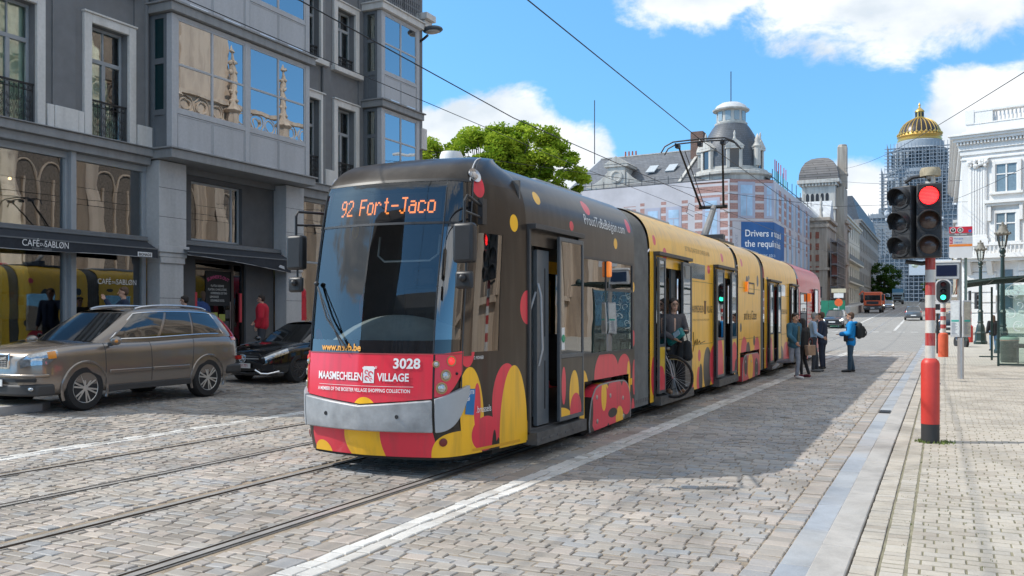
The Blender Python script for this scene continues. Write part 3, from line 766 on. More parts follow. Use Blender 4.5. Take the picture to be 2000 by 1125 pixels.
# ---- nose: plan curve (half width, y), lofted with a rake
PLAN = catmull([(0, 7.88), (.38, 7.925), (.70, 8.01), (.82, 8.06), (.92, 8.20), (.985, 8.40), (1.05, 8.75), (1.11, 9.18), (1.15, 9.6)], 10)
_acc = [0]
for i in range(1, len(PLAN)): _acc.append(_acc[-1] + math.dist(PLAN[i], PLAN[i - 1]))
def plan(t):
    d = min(max(t, 0), 1) * _acc[-1]
    for i in range(1, len(_acc)):
        if d <= _acc[i] + 1e-9:
            q = (d - _acc[i - 1]) / (_acc[i] - _acc[i - 1])
            return (lerp(PLAN[i - 1][0], PLAN[i][0], q), lerp(PLAN[i - 1][1], PLAN[i][1], q))
    return PLAN[-1]
def t_of(hx):
    lo, hi = 0., 1.
    for _ in range(40):
        m_ = (lo + hi) / 2
        if plan(m_)[0] < hx: lo = m_
        else: hi = m_
    return lo
FT = [(.2, .10), (.5, .02), (.8, 0), (1.3, .03), (2.0, .12), (2.69, .26), (3.1, .36), (3.2, .41), (3.3, .50), (3.4, .64), (3.48, .84), (3.54, 1.15), (3.57, 1.4), (3.59, 1.72)]
def N0(t, z):
    hx, y = plan(abs(t)); fwd = (9.6 - y) / 1.72
    k = kz(z); k += (1 - k) * .6 * min(1, fwd * 1.6)
    return V((TX + math.copysign(hx * k, t), y + interp(FT, z) * fwd ** .7, z))
def NS(t, z, off=0.):
    p = N0(t, z)
    if off:
        e = 1e-3
        n = (N0(t + e, z) - N0(t - e, z)).cross(N0(t, z + e) - N0(t, z - e)).normalized()
        p = p + n * off
    return p
def npatch(name, t0, t1, zlo, zhi, mtl, off=0., nt=20, nz=8, parent=None, thick=0, cap=True, **kw):
    fl = zlo if callable(zlo) else (lambda t: zlo); fh = zhi if callable(zhi) else (lambda t: zhi)
    mb = tb()
    mb.grid(lambda u, v: NS(lerp(t0, t1, u), lerp(fl(lerp(t0, t1, u)), fh(lerp(t0, t1, u)), v), off), nt, nz)
    if thick:
        bnd = [(u / nt, 0) for u in range(nt)] + [(1, v / nz) for v in range(nz)] + [(1 - u / nt, 1) for u in range(nt)] + [(0, 1 - v / nz) for v in range(nz)]
        pt = lambda u, v, o_: NS(lerp(t0, t1, u), lerp(fl(lerp(t0, t1, u)), fh(lerp(t0, t1, u)), v), o_)
        vs = [pt(u, v, off) for u, v in bnd] + [pt(u, v, off - thick) for u, v in bnd]; m_ = len(bnd)
        mb.add(vs, [(i, (i + 1) % m_, m_ + (i + 1) % m_, m_ + i) for i in range(m_)])
    return mb.build(name, mtl, parent or tram, **kw)
TS = t_of(.79); TC = t_of(.965); TA = t_of(.99)
zV = lambda t: .845 - .07 * max(0, 1 - abs(t) / TS)
# shell: sides of the cab with the window cut out, skirt below, forehead above
TW0, TW1 = t_of(1.0), t_of(1.085)
for sgn in (1, -1):
    mb = tb()
    cells = [(TC, 1, .22, 1.32), (TC, TW0, 1.32, 2.62), (TW1, 1, 1.32, 2.62), (TC, 1, 2.62, 3.18)]
    if sgn < 0: cells = [(TC, 1, .22, 3.18)]
    for a, b, c, d in cells: mb.grid(lambda u, v: NS(sgn * lerp(a, b, u), lerp(c, d, v)), 8, 6)
    q = mb.build('cab_side', LV1, s1)
cw = npatch('cab_window', TW0, TW1, 1.32, 2.62, TGLASS, -.005, 6, 6, s1)
npatch('cab_pillar', TC - .005, TW0 + .004, lambda t: 1.28, lambda t: 2.7, GLOSSBLK, .006, 4, 10, s1)
npatch('front_skirt', -TC, TC, .22, .52, LVF, .0, 36, 5, s1)
npatch('nose_backing', -TC, TC, .50, 1.33, LVF, -.01, 36, 8, s1)
FBLK = livery('plain black wrap', BLK, [])
npatch('forehead', -TC, TC, 3.18, 3.589, FBLK, 0, 36, 14, s1, ang=60)
for sgn in (1, -1): npatch('forehead', sgn * TC, sgn, 3.18, 3.589, LV1 if sgn > 0 else FBLK, 0, 14, 14, s1, ang=60)
npatch('front_lip', -TC, TC, .19, .225, UNDER, -.02, 30, 1, s1)
mb = tb(); mb.poly([N0(-1 + 2 * i / 40, 3.588) for i in range(41)]); mb.build('roof_cap', FBLK, s1, smooth=False)
# bumper
BUMP = pm('scuffed grey bumper', (.33, .34, .35), .42, var=.3, scale=4, bump=.1)
BUMP2 = pm('grey bumper paint', (.36, .38, .40), .35, var=.06)
npatch('bumper', -TS, TS, .50, lambda t: zV(t) - .012, BUMP, .055, 30, 6, s1, thick=.08, bevel=.015)
for sgn in (1, -1):
    hi = lambda t: .84 + .13 * max(0, (abs(t) - TS) / (TA - TS)); lo = lambda t: .50 + .40 * max(0, (abs(t) - TS) / (TA - TS)) ** 2.6
    npatch('bumper', sgn * (TS + .008), sgn * TA, lo, hi, BUMP2, .05, 14, 6, s1, thick=.07, bevel=.012, label='grey bumper corner curving up along the cab side')
    hb = tb()
    for t, z in ((sgn * .55 * TS, .66),):
        c = NS(t, z, .058); hb.lathe([(.022, 0), (.022, .003), (0, .003)], c, 12, (0, -1, 0))
    hb.build('bumper_hole', BLACK, s1)
# red panel, light corners, black mask and windscreen
REDP = livery('red front panel', RED, [(.05, .66, .16, .19, YEL)], axes='xz', rough=.2)
fp = npatch('front_panel', -TS, TS, zV, 1.305, REDP, .012, 30, 8, s1, thick=.03, bevel=.004)
for sgn in (1, -1):
    lc = npatch('lamp_panel', sgn * (TS + .008), sgn * (TC + .01), lambda t: .86 + .42 * max(0, (abs(t) - TS) / (TC - TS) - .35) ** 1.5, lambda t: 1.305 + .03 * (abs(t) - TS) / (TC - TS), REDP, .012, 10, 8, s1, thick=.03, bevel=.004)
    for hx, z, r, kind in ((.815, 1.205, .028, 0), (.915, 1.235, .042, 1), (.885, 1.085, .046, 0), (.86, .955, .046, 0), (.945, 1.10, .012, 2)):
        t = sgn * t_of(hx); c = NS(t, z, .013); nn = (NS(t, z, .05) - c).normalized()
        hl = tb(); hl.lathe([(r * 1.35, -.004), (r * 1.35, .004), (r * 1.1, .006), (r, .002)], c, 18, nn)
        rim = hl.build('headlight', mat('amber lamp bezel', (.42, .26, .10), .4) if kind < 2 else BLACK, lc)
        ln = tb(); ln.lathe([(r, .002), (r * .85, .014), (r * .5, .02), (0, .022)], c, 16, nn)
        ln.build('lens', pm('red lamp lens', (.55, .02, .02), .15, coat=1, emit=.8) if kind == 1 else (pm('clear lamp lens', (.45, .46, .46), .08, .6, var=.3, scale=40, coat=1) if kind == 0 else BLACK), rim)
    mk_ = tb(); c = NS(sgn * t_of(.86), .385, .004); mk_.lathe([(.045, 0), (.045, .006), (.03, .012), (0, .014)], c, 16, (NS(sgn * t_of(.86), .385, .05) - c)); mk_.build('reflector', pm('dark red reflector', (.18, .02, .02), .3), s1)
    npatch('screen_corner', sgn * (TS - .004), sgn * TC, 2.66, 3.17, GLOSSBLK, .0, 8, 6, s1); npatch('screen_corner', sgn * (TS - .004), sgn * TC, 1.31, 1.46, GLOSSBLK, .0, 8, 4, s1); npatch('corner_glass', sgn * (TS - .004), sgn * TC, 1.46, 2.66, WSGLASS if sgn < 0 else TGLASS, .0, 8, 12, s1)
    mr = tb(); c = NS(sgn * t_of(.97) , 3.25, .004); nn = NS(sgn * t_of(.97), 3.25, .05) - c
    mr.lathe([(.085, 0), (.085, .012), (.06, .004), (.045, .0)], c, 18, nn); q = mr.build('marker_lamp', STEEL, s1)
    mr = tb(); mr.lathe([(.045, 0), (.04, .02), (.02, .03), (0, .032)], c, 12, nn); mr.build('lens', pm('clear marker lens', (.5, .42, .36), .15, coat=1), q)
npatch('screen_mask', -TS, TS, 1.31, 1.45, GLOSSBLK, .004, 24, 3, s1, thick=.02)
ws = npatch('windscreen', -TS, TS, 1.44, 2.69, WSGLASS, 0, 30, 20, s1)
npatch('seal', -TC, TC, 2.69, 2.715, BLACK, .008, 30, 1, s1, thick=.02)
npatch('seal', -TC, TC, 3.165, 3.195, BLACK, .006, 30, 1, s1, thick=.02)
npatch('seal', -TC, TC, 1.303, 1.314, mat('red seal', (.32, .05, .05), .5), .016, 30, 1, s1)
for sgn in (1, -1):
    sl = tb(); sl.tube([NS(sgn * TS, z, .012) for z in [1.32 + i * .093 for i in range(20)]], .008, 6); sl.build('seal', BLACK, s1)
    sl = tb(); sl.tube([NS(sgn * (TC + .004), z, .006) for z in [.9 + i * .08 for i in range(33)]], .009, 6); sl.build('seal', DSTEEL, s1)
    sl = tb(); sl.tube([NS(sgn * (TC * .96), 3.18 + .37 * i / 10, .004) for i in range(10)], .008, 6); sl.build('seal', mat('light seam', (.5, .5, .5), .4), s1)
# destination display: dot matrix behind glass
npatch('display_housing', -TS, TS, 2.715, 3.165, pm('display housing', (.02, .022, .026), .5), -.05, 24, 6, s1)
npatch('display_glass', -TS, TS, 2.715, 3.165, WSGLASS, .003, 24, 10, s1)
npatch('display_panel', -TS * .95, TS * .93, 2.77, 3.06, pm('unlit display panel', (.05, .06, .06), .6), -.045, 24, 3, s1)
FONT = {'9': '01110 10001 10001 10001 01111 00001 00001 00010 01100', '2': '01110 10001 00001 00001 00010 00100 01000 10000 11111',
        'F': '11111 10000 10000 10000 11110 10000 10000 10000 10000', 'o': '00000 00000 01110 10001 10001 10001 10001 10001 01110',
        'r': '00000 00000 10110 11001 10000 10000 10000 10000 10000', 't': '00100 00100 01110 00100 00100 00100 00100 00100 00011',
        '-': '00000 00000 00000 00000 11111 00000 00000 00000 00000', 'J': '01111 00010 00010 00010 00010 00010 00010 10010 01100',
        'a': '00000 00000 01110 00001 01111 10001 10001 10001 01111', 'c': '00000 00000 01110 10001 10000 10000 10000 10001 01110'}
LED = pm('orange led dots', (1.0, .27, .05), .5, emit=1.3, var=0)
dm = tb()
def led_text(s, x0, pw, ph, z0):
    x = x0
    for ch in s:
        rows = FONT[ch].split()
        for r, row in enumerate(rows):
            for c, b in enumerate(row):
                if b == '0': continue
                for i in (0, 1):
                    for j in (0, 1):
                        a0 = x + (c + i * .5 + .04) * pw; zz = z0 + (len(rows) - 1 - r + j * .5 + .04) * ph
                        a1, z1 = a0 + pw * .44, zz + ph * .44
                        if i == 1 and c == 4: a1 = a0 + pw * .44
                        f = lambda hx, z_: NS(math.copysign(t_of(abs(hx)), hx), z_, -.036)
                        dm.add([f(a0, zz), f(a1, zz), f(a1, z1), f(a0, z1)], [(0, 1, 2, 3)])
        x += pw * 6
led_text('92', -.565, .0175, .0205, 2.825)
led_text('Fort-Jaco', -.27, .0178, .0205, 2.825)
dm.build('destination_display', LED, s1, smooth=False)
# roof lamps seen through the upper glass, dashboard, seat and bulkhead
db = tb(); db.grid(lambda u, v: (lerp(TX - .80, TX + .80, u), lerp(8.10, 8.62, v) + .22 * (2 * u - 1) ** 2, 1.36 + .36 * math.sin(PI * lerp(.06, .94, u)) ** .55 * math.sin(PI / 2 * v) ** .8), 24, 10)
db.build('dashboard', pm('grey dashboard', (.48, .50, .48), .6, var=.1), s1)
st = tb(); st.box(TX - .26, TX + .26, 9.12, 9.24, 1.0, 2.05); st.box(TX - .25, TX + .25, 8.8, 9.2, .95, 1.07); st.box(TX - .15, TX + .15, 9.14, 9.24, 2.07, 2.3); st.build('driver_seat', SEATB, s1, bevel=.05, seg=3)
bk = tb(); bk.box(TX - 1.1, TX + 1.1, 9.5, 9.54, .3, 3.3); bk.build('cab_bulkhead', pm('dark bulkhead', (.11, .11, .11), .6), s1)
rl = tb(); rl.tube([(TX - .3, 8.7, 2.62), (TX - .3, 8.66, 2.4), (TX - .2, 8.64, 2.33), (TX + .4, 8.64, 2.33), (TX + .5, 8.66, 2.4), (TX + .5, 8.7, 2.62)], .012, 6); rl.build('blind_rail', mat('pale rail', (.6, .6, .58), .4), s1)
# wiper
wp = tb(); a = NS(-t_of(.70), 2.0, .05); b = NS(-t_of(.33), 1.50, .05); c = NS(-t_of(.55), 1.33, .05)
wp.tube([NS(-t_of(.735), 2.06, .04), NS(-t_of(.5), 1.68, .05), NS(-t_of(.18), 1.36, .05)], .011, 6); wp.tube([NS(-t_of(.70), 2.03, .05), NS(-t_of(.44), 1.68, .06), NS(-t_of(.22), 1.34, .06)], .007, 6)
wp.ball(NS(-t_of(.735), 2.06, .045), .03); wp.build('wiper', BLACK, s1)
# mirrors
def mirror(hx_, hy, ax_, ay):
    s = 1 if hx_ > TX else -1
    w = tb(); w.box(hx_ - .115, hx_ + .115, hy - .05, hy + .07, 2.24, 2.64)
    hsg = w.build('wing_mirror', BLACK, s1, bevel=.035, seg=3)
    g = tb(); g.box(hx_ - .095, hx_ + .095, hy + .071, hy + .074, 2.28, 2.60); g.build('mirror_glass', mat('mirror glass', (.6, .62, .65), .03, 1), hsg)
    a = tb(); a.tube([(hx_, hy, 2.62), (hx_, hy, 2.86), (hx_ + .01 * s, hy + .05, 2.92), (ax_, ay - .1, 2.92), (ax_, ay, 2.9)], .016, 8)
    a.tube([(hx_, hy, 2.76), (ax_, ay - .05, 2.78)], .013, 8); a.box(ax_ - .03, ax_ + .03, ay - .04, ay + .06, 2.70, 2.98)
    a.tube([(hx_ + .02, hy, 2.26), (hx_ + .02, hy, 2.1)], .012, 6); a.build('mirror_arm', BLACK, hsg)
    v = tb(); v.box(hx_ - .10, hx_ + .10, hy - .03, hy + .03, 1.98, 2.16); v.ball((hx_, hy - .04, 2.09), .04)
    v.build('lower_mirror', BLACK, hsg, bevel=.03)
mirror(-4.30, 7.86, -4.50, 8.62)
mirror(-6.75, 8.28, -6.62, 8.75)

# ---- lettering on the front
fr_ = lambda x0, z0, o_=.019: (lambda a, b: TL(*NS(math.copysign(t_of(abs(x0 + a)), x0 + a), z0 + b, o_)))
lettering('www.mivb.be', .105, fr_(-.30, 1.335, .012), mat('orange lettering', (.80, .38, .07), .5), s1, align='CENTER', bold=.003)
lettering('3028', .145, fr_(.52, 1.16), LETTER, s1, bold=.004)
lettering('MAASMECHELEN', .115, fr_(-.29, 1.025, .022), LETTER, s1, sx=.74, bold=.003)
lettering('VILLAGE', .115, fr_(.38, 1.025, .022), LETTER, s1, sx=.80, bold=.003)
lettering('A MEMBER OF THE BICESTER VILLAGE SHOPPING COLLECTION', .052, fr_(-.02, .905, .023), LETTER, s1, sx=.80, bold=.001)
lettering('®', .04, fr_(.185, 1.15), LETTER, s1)
em = tb()
def fq(x0, x1, z0, z1, o_): em.grid(lambda u, v: NS(math.copysign(t_of(abs(lerp(x0, x1, u))), lerp(x0, x1, u)), lerp(z0, z1, v), o_), max(3, int((x1 - x0) / .04)), 3)
em.cur = 0
fq(.035, .165, 1.00, 1.145, .016); fq(.025, .175, 1.145, 1.165, .0165); fq(.04, .16, 1.165, 1.175, .0165); fq(-.60, .60, .965, .969, .018)
em.cur = 1
for cx, cz, r in ((.075, 1.115, .022), (.125, 1.095, .03), (.08, 1.05, .026), (.13, 1.035, .018)):
    for k in range(16):
        a0, a1 = 2 * PI * k / 20, 2 * PI * (k + 1) / 20
        f = lambda r_, a_: NS(math.copysign(t_of(abs(cx + r_ * math.cos(a_))), 1), cz + r_ * math.sin(a_), .019)
        em.add([f(r, a0), f(r * .6, a0), f(r * .6, a1), f(r, a1)], [(0, 1, 2, 3)])
em.build('emblem', [LETTER, mat('emblem red', RED, .4)], s1, smooth=False)

# ---- lettering on the sides
sd = lambda y0, z0, o_=.004: (lambda a, b: TL(XR + o_, y0 + a, z0 + b))
def roofpt(y0, s0, o_=.006):
    pr = catmull(PROF[1:], 6)
    acc = [0]
    for i in range(1, len(pr)): acc.append(acc[-1] + math.dist(pr[i], pr[i - 1]))
    def f(a, b):
        d = s0 + b
        for i in range(1, len(acc)):
            if d <= acc[i]:
                q = (d - acc[i - 1]) / (acc[i] - acc[i - 1]); x, z = lerp(pr[i - 1][0], pr[i][0], q), lerp(pr[i - 1][1], pr[i][1], q)
                nx, nz = (pr[i][1] - pr[i - 1][1]), -(pr[i][0] - pr[i - 1][0]); l = math.hypot(nx, nz)
                return TL(TX + x + nx / l * o_, y0 + a, z + nz / l * o_)
        return TL(TX, y0 + a, 3.6)
    return f
lettering('ProudToBeBelgian.com', .215, roofpt(11.55, .42), LETTER, s1, align='LEFT', sx=.86, bold=-.001)
npm = tb(); npm.add([NS(t_of(.983), .66, .006), NS(t_of(1.012), .64, .006), NS(t_of(1.018), .92, .006), NS(t_of(.99), .93, .006)], [(0, 1, 2, 3)]); npm.build('operator_sticker', mat('blue sticker', (.01, .16, .42), .5), s1, smooth=False)
sk_ = lambda t0, z0: (lambda a, b: TL(*NS(t0 + a / _acc[-1], z0 + b, .007)))
lettering('MIVB', .06, lambda a, b: TL(*NS(t_of(.99) + b / _acc[-1], .93 - a, .009)), LETTER, s1, align='LEFT', bold=.001)
lettering('STIB', .055, sk_(t_of(1.0), .87), LETTER, s1, align='LEFT', sx=.7, bold=.001)
lettering('.brussels', .105, sk_(t_of(1.02), .66), LETTER, s1, align='LEFT', sx=.75)
lettering('D. MONNIER', .05, sk_(t_of(1.01), 1.24), LETTER, s1, align='LEFT', sx=.6)
yl = tb(); yl.grid(lambda u, v: NS(lerp(t_of(1.0), .93, u), lerp(.245, .275, v), .004), 8, 1); yl.build('edge_stripe', mat('orange stripe', (.75, .36, .02), .5), s1)

# ---- bellows
for y0, y1 in ((13.72, 14.56), (21.42, 21.78), (24.72, 25.28), (31.35, 31.75)):
    mb = tb(); n = max(6, int((y1 - y0) / .085)); wv = lambda v: .955 + .018 * math.cos(2 * PI * v * n)
    roof(mb, y0, y1, n=n * 4, wav=wv)
    for s in (1, -1): mb.grid(lambda u, v: (TX + s * 1.15 * wv(v), lerp(y0, y1, v), lerp(.22, 2.55, u)), 1, n * 4)
    mb.build('bellows', GANG, tram, ang=50)

# ---- yellow and red sections
s2 = section(14.56, 21.42, LV2, [(14.8, 16.98, .3, 2.66), (17.3, 18.35, 2.44, 2.546), (19.22, 21.15, .3, 2.66)], 'yellow second section with two open doors')
door_frame(s2, 14.82, 16.96); leaf(s2, 14.78, 15.2, LVD2); leaf(s2, 16.34, 17.0, LVD2)
q = tb(); q.box(XR - .09, XR - .05, 16.05, 16.34, .36, 2.6); q.build('door_inner_panel', TDOOR, s2)
door_frame(s2, 19.24, 21.13); leaf(s2, 19.16, 19.85, LVD2); leaf(s2, 20.62, 21.2, LVD2)
q = tb(); q.box(XR - .09, XR - .05, 20.2, 20.62, .36, 2.6); q.build('door_inner_panel', TDOOR, s2)
q = tb(); q.box(XR + .001, XR + .006, 17.3, 18.4, 2.44, 2.74); q.build('window', GLOSSBLK, s2)
sl = tb()
for z in (1.12, 2.38): sl.box(XR + .001, XR + .004, 17.1, 19.1, z, z + .012)
sl.box(XR + .001, XR + .004, 19.08, 19.092, 1.132, 2.38); sl.build('panel_seam', mat('seam brown', (.30, .22, .06), .6), s2)
DKT = mat('brown lettering', (.07, .05, .03), .6)
lettering('MAASMECHELEN', .2, sd(17.78, 1.77), DKT, s2, sx=.70); lettering('VILLAGE', .2, sd(18.82, 1.77), DKT, s2, sx=.66)
q = tb(); q.box(XR + .001, XR + .005, 18.36, 18.50, 1.74, 1.98); q.box(XR + .001, XR + .005, 18.34, 18.52, 1.98, 2.01); q.build('emblem', mat('brown emblem', (.14, .07, .03), .6), s2)
lettering('SETTING CURATED BY CHARLES KAISIN', .13, roofpt(17.9, .40), mat('pale brown lettering', (.35, .26, .10), .6), s2, sx=.86)
lettering('A MEMBER OF THE BICESTER VILLAGE SHOPPING COLLECTION', .055, sd(18.1, 1.60), mat('pale brown lettering', 0), s2, sx=.9)
q = tb(); q.tube([TL(0, 0, 0)] * 0 + [(XR + .006, 17.45, 1.38), (XR + .006, 17.5, 1.14), (XR + .006, 17.42, 1.0), (XR + .006, 17.6, 1.22), (XR + .006, 17.66, 1.12), (XR + .006, 17.75, 1.24), (XR + .006, 17.8, 1.13), (XR + .006, 17.95, 1.2), (XR + .006, 18.0, 1.14), (XR + .006, 18.4, 1.18)], .006, 5); q.build('signature', DKT, s2)

s3 = section(21.78, 24.72, LV3, [(22.0, 24.5, .24, .80)], 'yellow middle section over the second bogie')
bogie(s3, 22.1, 24.4, livery('bogie wrap red', srgb(205, 70, 80), [(15.2, .4, .35, .35, YEL), (16, .3, .25, .3, BLK), (14.6, .5, .2, .3, BLK)]))
q = tb(); q.box(XR, XR + .06, 22.62, 22.74, 2.3, 2.55); q.build('marker_lamp', pm('orange lens', (.85, .22, .02), .25, emit=.25), s3)
q = tb(); q.frame(XR, 23.0, 23.8, 2.25, 2.55, .04, .01); q.build('hatch_frame', TFRAME, s3)
sl = tb()
for z in (1.12, 2.38): sl.box(XR + .001, XR + .004, 21.9, 24.6, z, z + .012)
sl.build('panel_seam', K['seam brown'], s3)
lettering('and be a Citizen', .34, sd(23.3, 1.6), DKT, s3, sx=.75)

s4 = section(25.28, 31.35, LV4, [(25.75, 27.6, .3, 2.6), (29.75, 31.2, .3, 2.6)], 'yellow fourth section with two open doors')
door_frame(s4, 25.78, 27.58, z1=2.66); leaf(s4, 25.7, 26.3, LVD2, z1=2.62); leaf(s4, 27.05, 27.62, LVD2, z1=2.62)
q = tb(); q.box(XR - .09, XR - .05, 26.55, 27.05, .36, 2.55); q.build('door_inner_panel', TDOOR, s4)
door_frame(s4, 29.78, 31.18, z1=2.66); leaf(s4, 29.7, 30.15, LVD2, z1=2.62); leaf(s4, 30.85, 31.2, LVD2, z1=2.62)
q = tb(); q.box(XR + .001, XR + .006, 28.1, 28.9, 2.3, 2.65); q.build('window', GLOSSBLK, s4)
sl = tb()
for z in (1.12, 2.3): sl.box(XR + .001, XR + .004, 27.75, 29.6, z, z + .012)
sl.build('panel_seam', K['seam brown'], s4)
lettering('MAASMECHELEN VILLAGE', .2, sd(28.65, 1.75), DKT, s4, sx=.6)

s5 = section(31.75, 37.9, LV5, [(32.2, 33.6, .24, .8), (32.2, 33.9, 1.15, 2.5), (35.4, 36.6, .3, 2.6)], 'red rear section with a white patterned window')
pane(s5, 32.2, 33.9, 1.15, 2.5); bogie(s5, 32.2, 33.9, LV5)
mb = tb(); mb.cur = 0
for i in range(9):
    for j in range(14):
        a, z = 34.1 + i * .13 + (j % 2) * .06, .5 + j * .14
        mb.box(XR + .001, XR + .004, a, a + .07, z, z + .09)
mb.build('window_pattern', WHITE, s5, smooth=False)
leaf(s5, 35.5, 36.5, LV5)
mb = tb(); mb.box(XL + .1, XR - .1, 37.9, 38.6, .3, 3.2); mb.build('rear_end', LV5, s5, bevel=.3, seg=4)
q = tb(); q.box(XR, XR + .12, 34.0, 34.2, 2.2, 2.5); q.build('marker_lamp', pm('rear orange lens', (.85, .2, .03), .3, emit=.2), s5)

# ---- interior, underframe, roof equipment
mb = tb(); mb.box(TX - 1.11, TX + 1.11, 9.56, 37.5, .28, .34); mb.build('floor', pm('tram floor', (.09, .09, .095), .7), tram)
mb = tb(); mb.box(TX - 1.05, TX + 1.05, 9.56, 37.5, 2.72, 2.76); mb.build('ceiling', INTER, tram)
mb = tb(); mb.box(TX - .8, TX + .8, 8.5, 37.6, .13, .28); mb.box(TX - 1.0, TX + 1.0, 9.0, 11.3, .15, .28); mb.build('underframe', UNDER, tram)
yy = 11.7
while yy < 37:
    if not any(a - .3 < yy < b for a, b in ((14.7, 17.1), (19.1, 21.9), (24.5, 27.7), (29.5, 31.9), (13.5, 14.5), (35.2, 36.7))):
        for xx in (TX - .75, TX + .75):
            st = tb(); st.box(xx - .26, xx + .26, yy, yy + .09, .78, 1.45); st.box(xx - .26, xx + .26, yy + .09, yy + .5, .70, .80); st.build('seat', SEATB, tram, bevel=.04)
    yy += .85
for py in (9.9, 11.1, 12.4, 14.9, 16.9, 18.2, 19.4, 21.0, 23.2, 25.8, 27.4, 29.0):
    for px in (TX - .55, TX + .55): pl = tb(); pl.cyl((px, py, .34), (px, py, 2.72), .018, 8); pl.build('grab_pole', K['grab rail grey'], tram)
ROOFB = pm('grey roof box', (.30, .31, .32), .5, var=.12)
for a, b, hgt in ((11.4, 13.2, .16), (15.4, 18.2, .20), (18.6, 20.6, .15), (25.8, 28.2, .2), (28.7, 31, .16), (33, 36, .2)):
    mb = tb(); mb.box(TX - .55, TX + .48, a, b, 3.52, 3.58 + hgt * .35); mb.build('roof_unit', ROOFB, tram, bevel=.05)
mb = tb(); mb.lathe([(.15, 0), (.15, .2), (.13, .25), (0, .26)], (TX - .15, 10.1, 3.57), 16); mb.build('roof_aerial', WHITE, tram)
mb = tb(); mb.lathe([(.06, 0), (.05, .1), (0, .12)], (TX + .25, 10.3, 3.57), 10); mb.build('roof_aerial', WHITE, tram)
# pantograph
PB = (TX, 23.3)
pg = tb()
pg.box(TX - .55, TX + .55, 22.4, 24.2, 3.57, 3.64); pg.box(TX - .5, TX + .5, 23.1, 23.35, 3.64, 3.80)
base = pg.build('pantograph', DSTEEL, tram, bevel=.01)
la = tb(); la.tube([(TX - .05, 23.25, 3.7), (TX + .05, 24.05, 4.62)], [.10, .075], 10); la.build('lower_arm', mat('pantograph grey', (.22, .22, .22), .5), base)
HZ = 6.16
ua = tb()
for s in (1, -1): ua.tube([(TX + s * .30, 24.05, 4.62), (TX + s * .56, 22.75, HZ - .12)], [.032, .024], 8)
ua.tube([(TX - .36, 24.05, 4.62), (TX + .4, 24.05, 4.62)], .05, 8)
ua.tube([(TX - .40, 23.55, 5.2), (TX + .42, 23.55, 5.2)], .014, 6); ua.tube([(TX - .18, 24.0, 4.6), (TX - .44, 22.9, 5.95)], .012, 6)
ua.tube([(TX + .33, 24.0, 4.5), (TX + .5, 23.9, 4.42), (TX + .45, 23.6, 4.4)], .008, 5)
ua.tube([(TX - .33, 24.0, 4.58), (TX - .62, 24.0, 4.75), (TX - .7, 24.0, 4.5), (TX - .5, 24, 4.38)], .008, 5); ua.build('upper_arm', BLACK, base)
hd = tb()
for dy in (-.16, .16):
    hd.tube([(TX - .98, 22.7 + dy, HZ - .26), (TX - .88, 22.7 + dy, HZ - .10), (TX - .66, 22.7 + dy, HZ), (TX, 22.7 + dy, HZ + .02), (TX + .66, 22.7 + dy, HZ), (TX + .88, 22.7 + dy, HZ - .10), (TX + 1.0, 22.7 + dy, HZ - .26)], .02, 8)
hd.tube([(TX - .6, 22.54, HZ - .05), (TX - .6, 22.86, HZ - .05)], .022, 6); hd.tube([(TX + .6, 22.54, HZ - .05), (TX + .6, 22.86, HZ - .05)], .022, 6)
for s in (-.58, 0, .58): hd.box(TX + s - .05, TX + s + .05, 22.6, 22.8, HZ - .14, HZ - .05)
hd.build('collector_head', BLACK, base)
# ------------------------------------------------------------------ grey corner house with the cafe
XF = -18.5
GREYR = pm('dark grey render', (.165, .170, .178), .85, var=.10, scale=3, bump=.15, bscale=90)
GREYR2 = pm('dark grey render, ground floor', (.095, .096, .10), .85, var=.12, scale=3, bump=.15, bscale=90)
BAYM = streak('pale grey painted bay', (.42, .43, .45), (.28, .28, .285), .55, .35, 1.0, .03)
LEDM = streak('grey painted ledge', (.26, .265, .27), (.15, .15, .15), .6, .5, 1.4, .05)
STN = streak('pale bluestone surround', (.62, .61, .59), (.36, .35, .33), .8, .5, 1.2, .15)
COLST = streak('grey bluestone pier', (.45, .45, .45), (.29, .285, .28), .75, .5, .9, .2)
CASE = pm('blue grey casement', (.30, .32, .34), .45, var=.06)
IRON = pm('black wrought iron', (.012, .012, .014), .45, var=.2)
HGLASS = glassmat('house window glass', (.86, .93, .88), 1.5, .002, .04, .08)
BGLASS = glassmat('bay window glass', (.35, .42, .48), 1.9, .002, .035, .32)
SGLASS = glassmat('shop window glass', (.84, .88, .84), 1.7, .002, .02, .16)
CURT = pm('pale curtain', (.66, .74, .64), .9, var=.18, scale=2)
DARKIN = pm('dark room', (.05, .05, .05), .9)
ALU = pm('aluminium sill', (.75, .76, .77), .3, .8, var=.05)

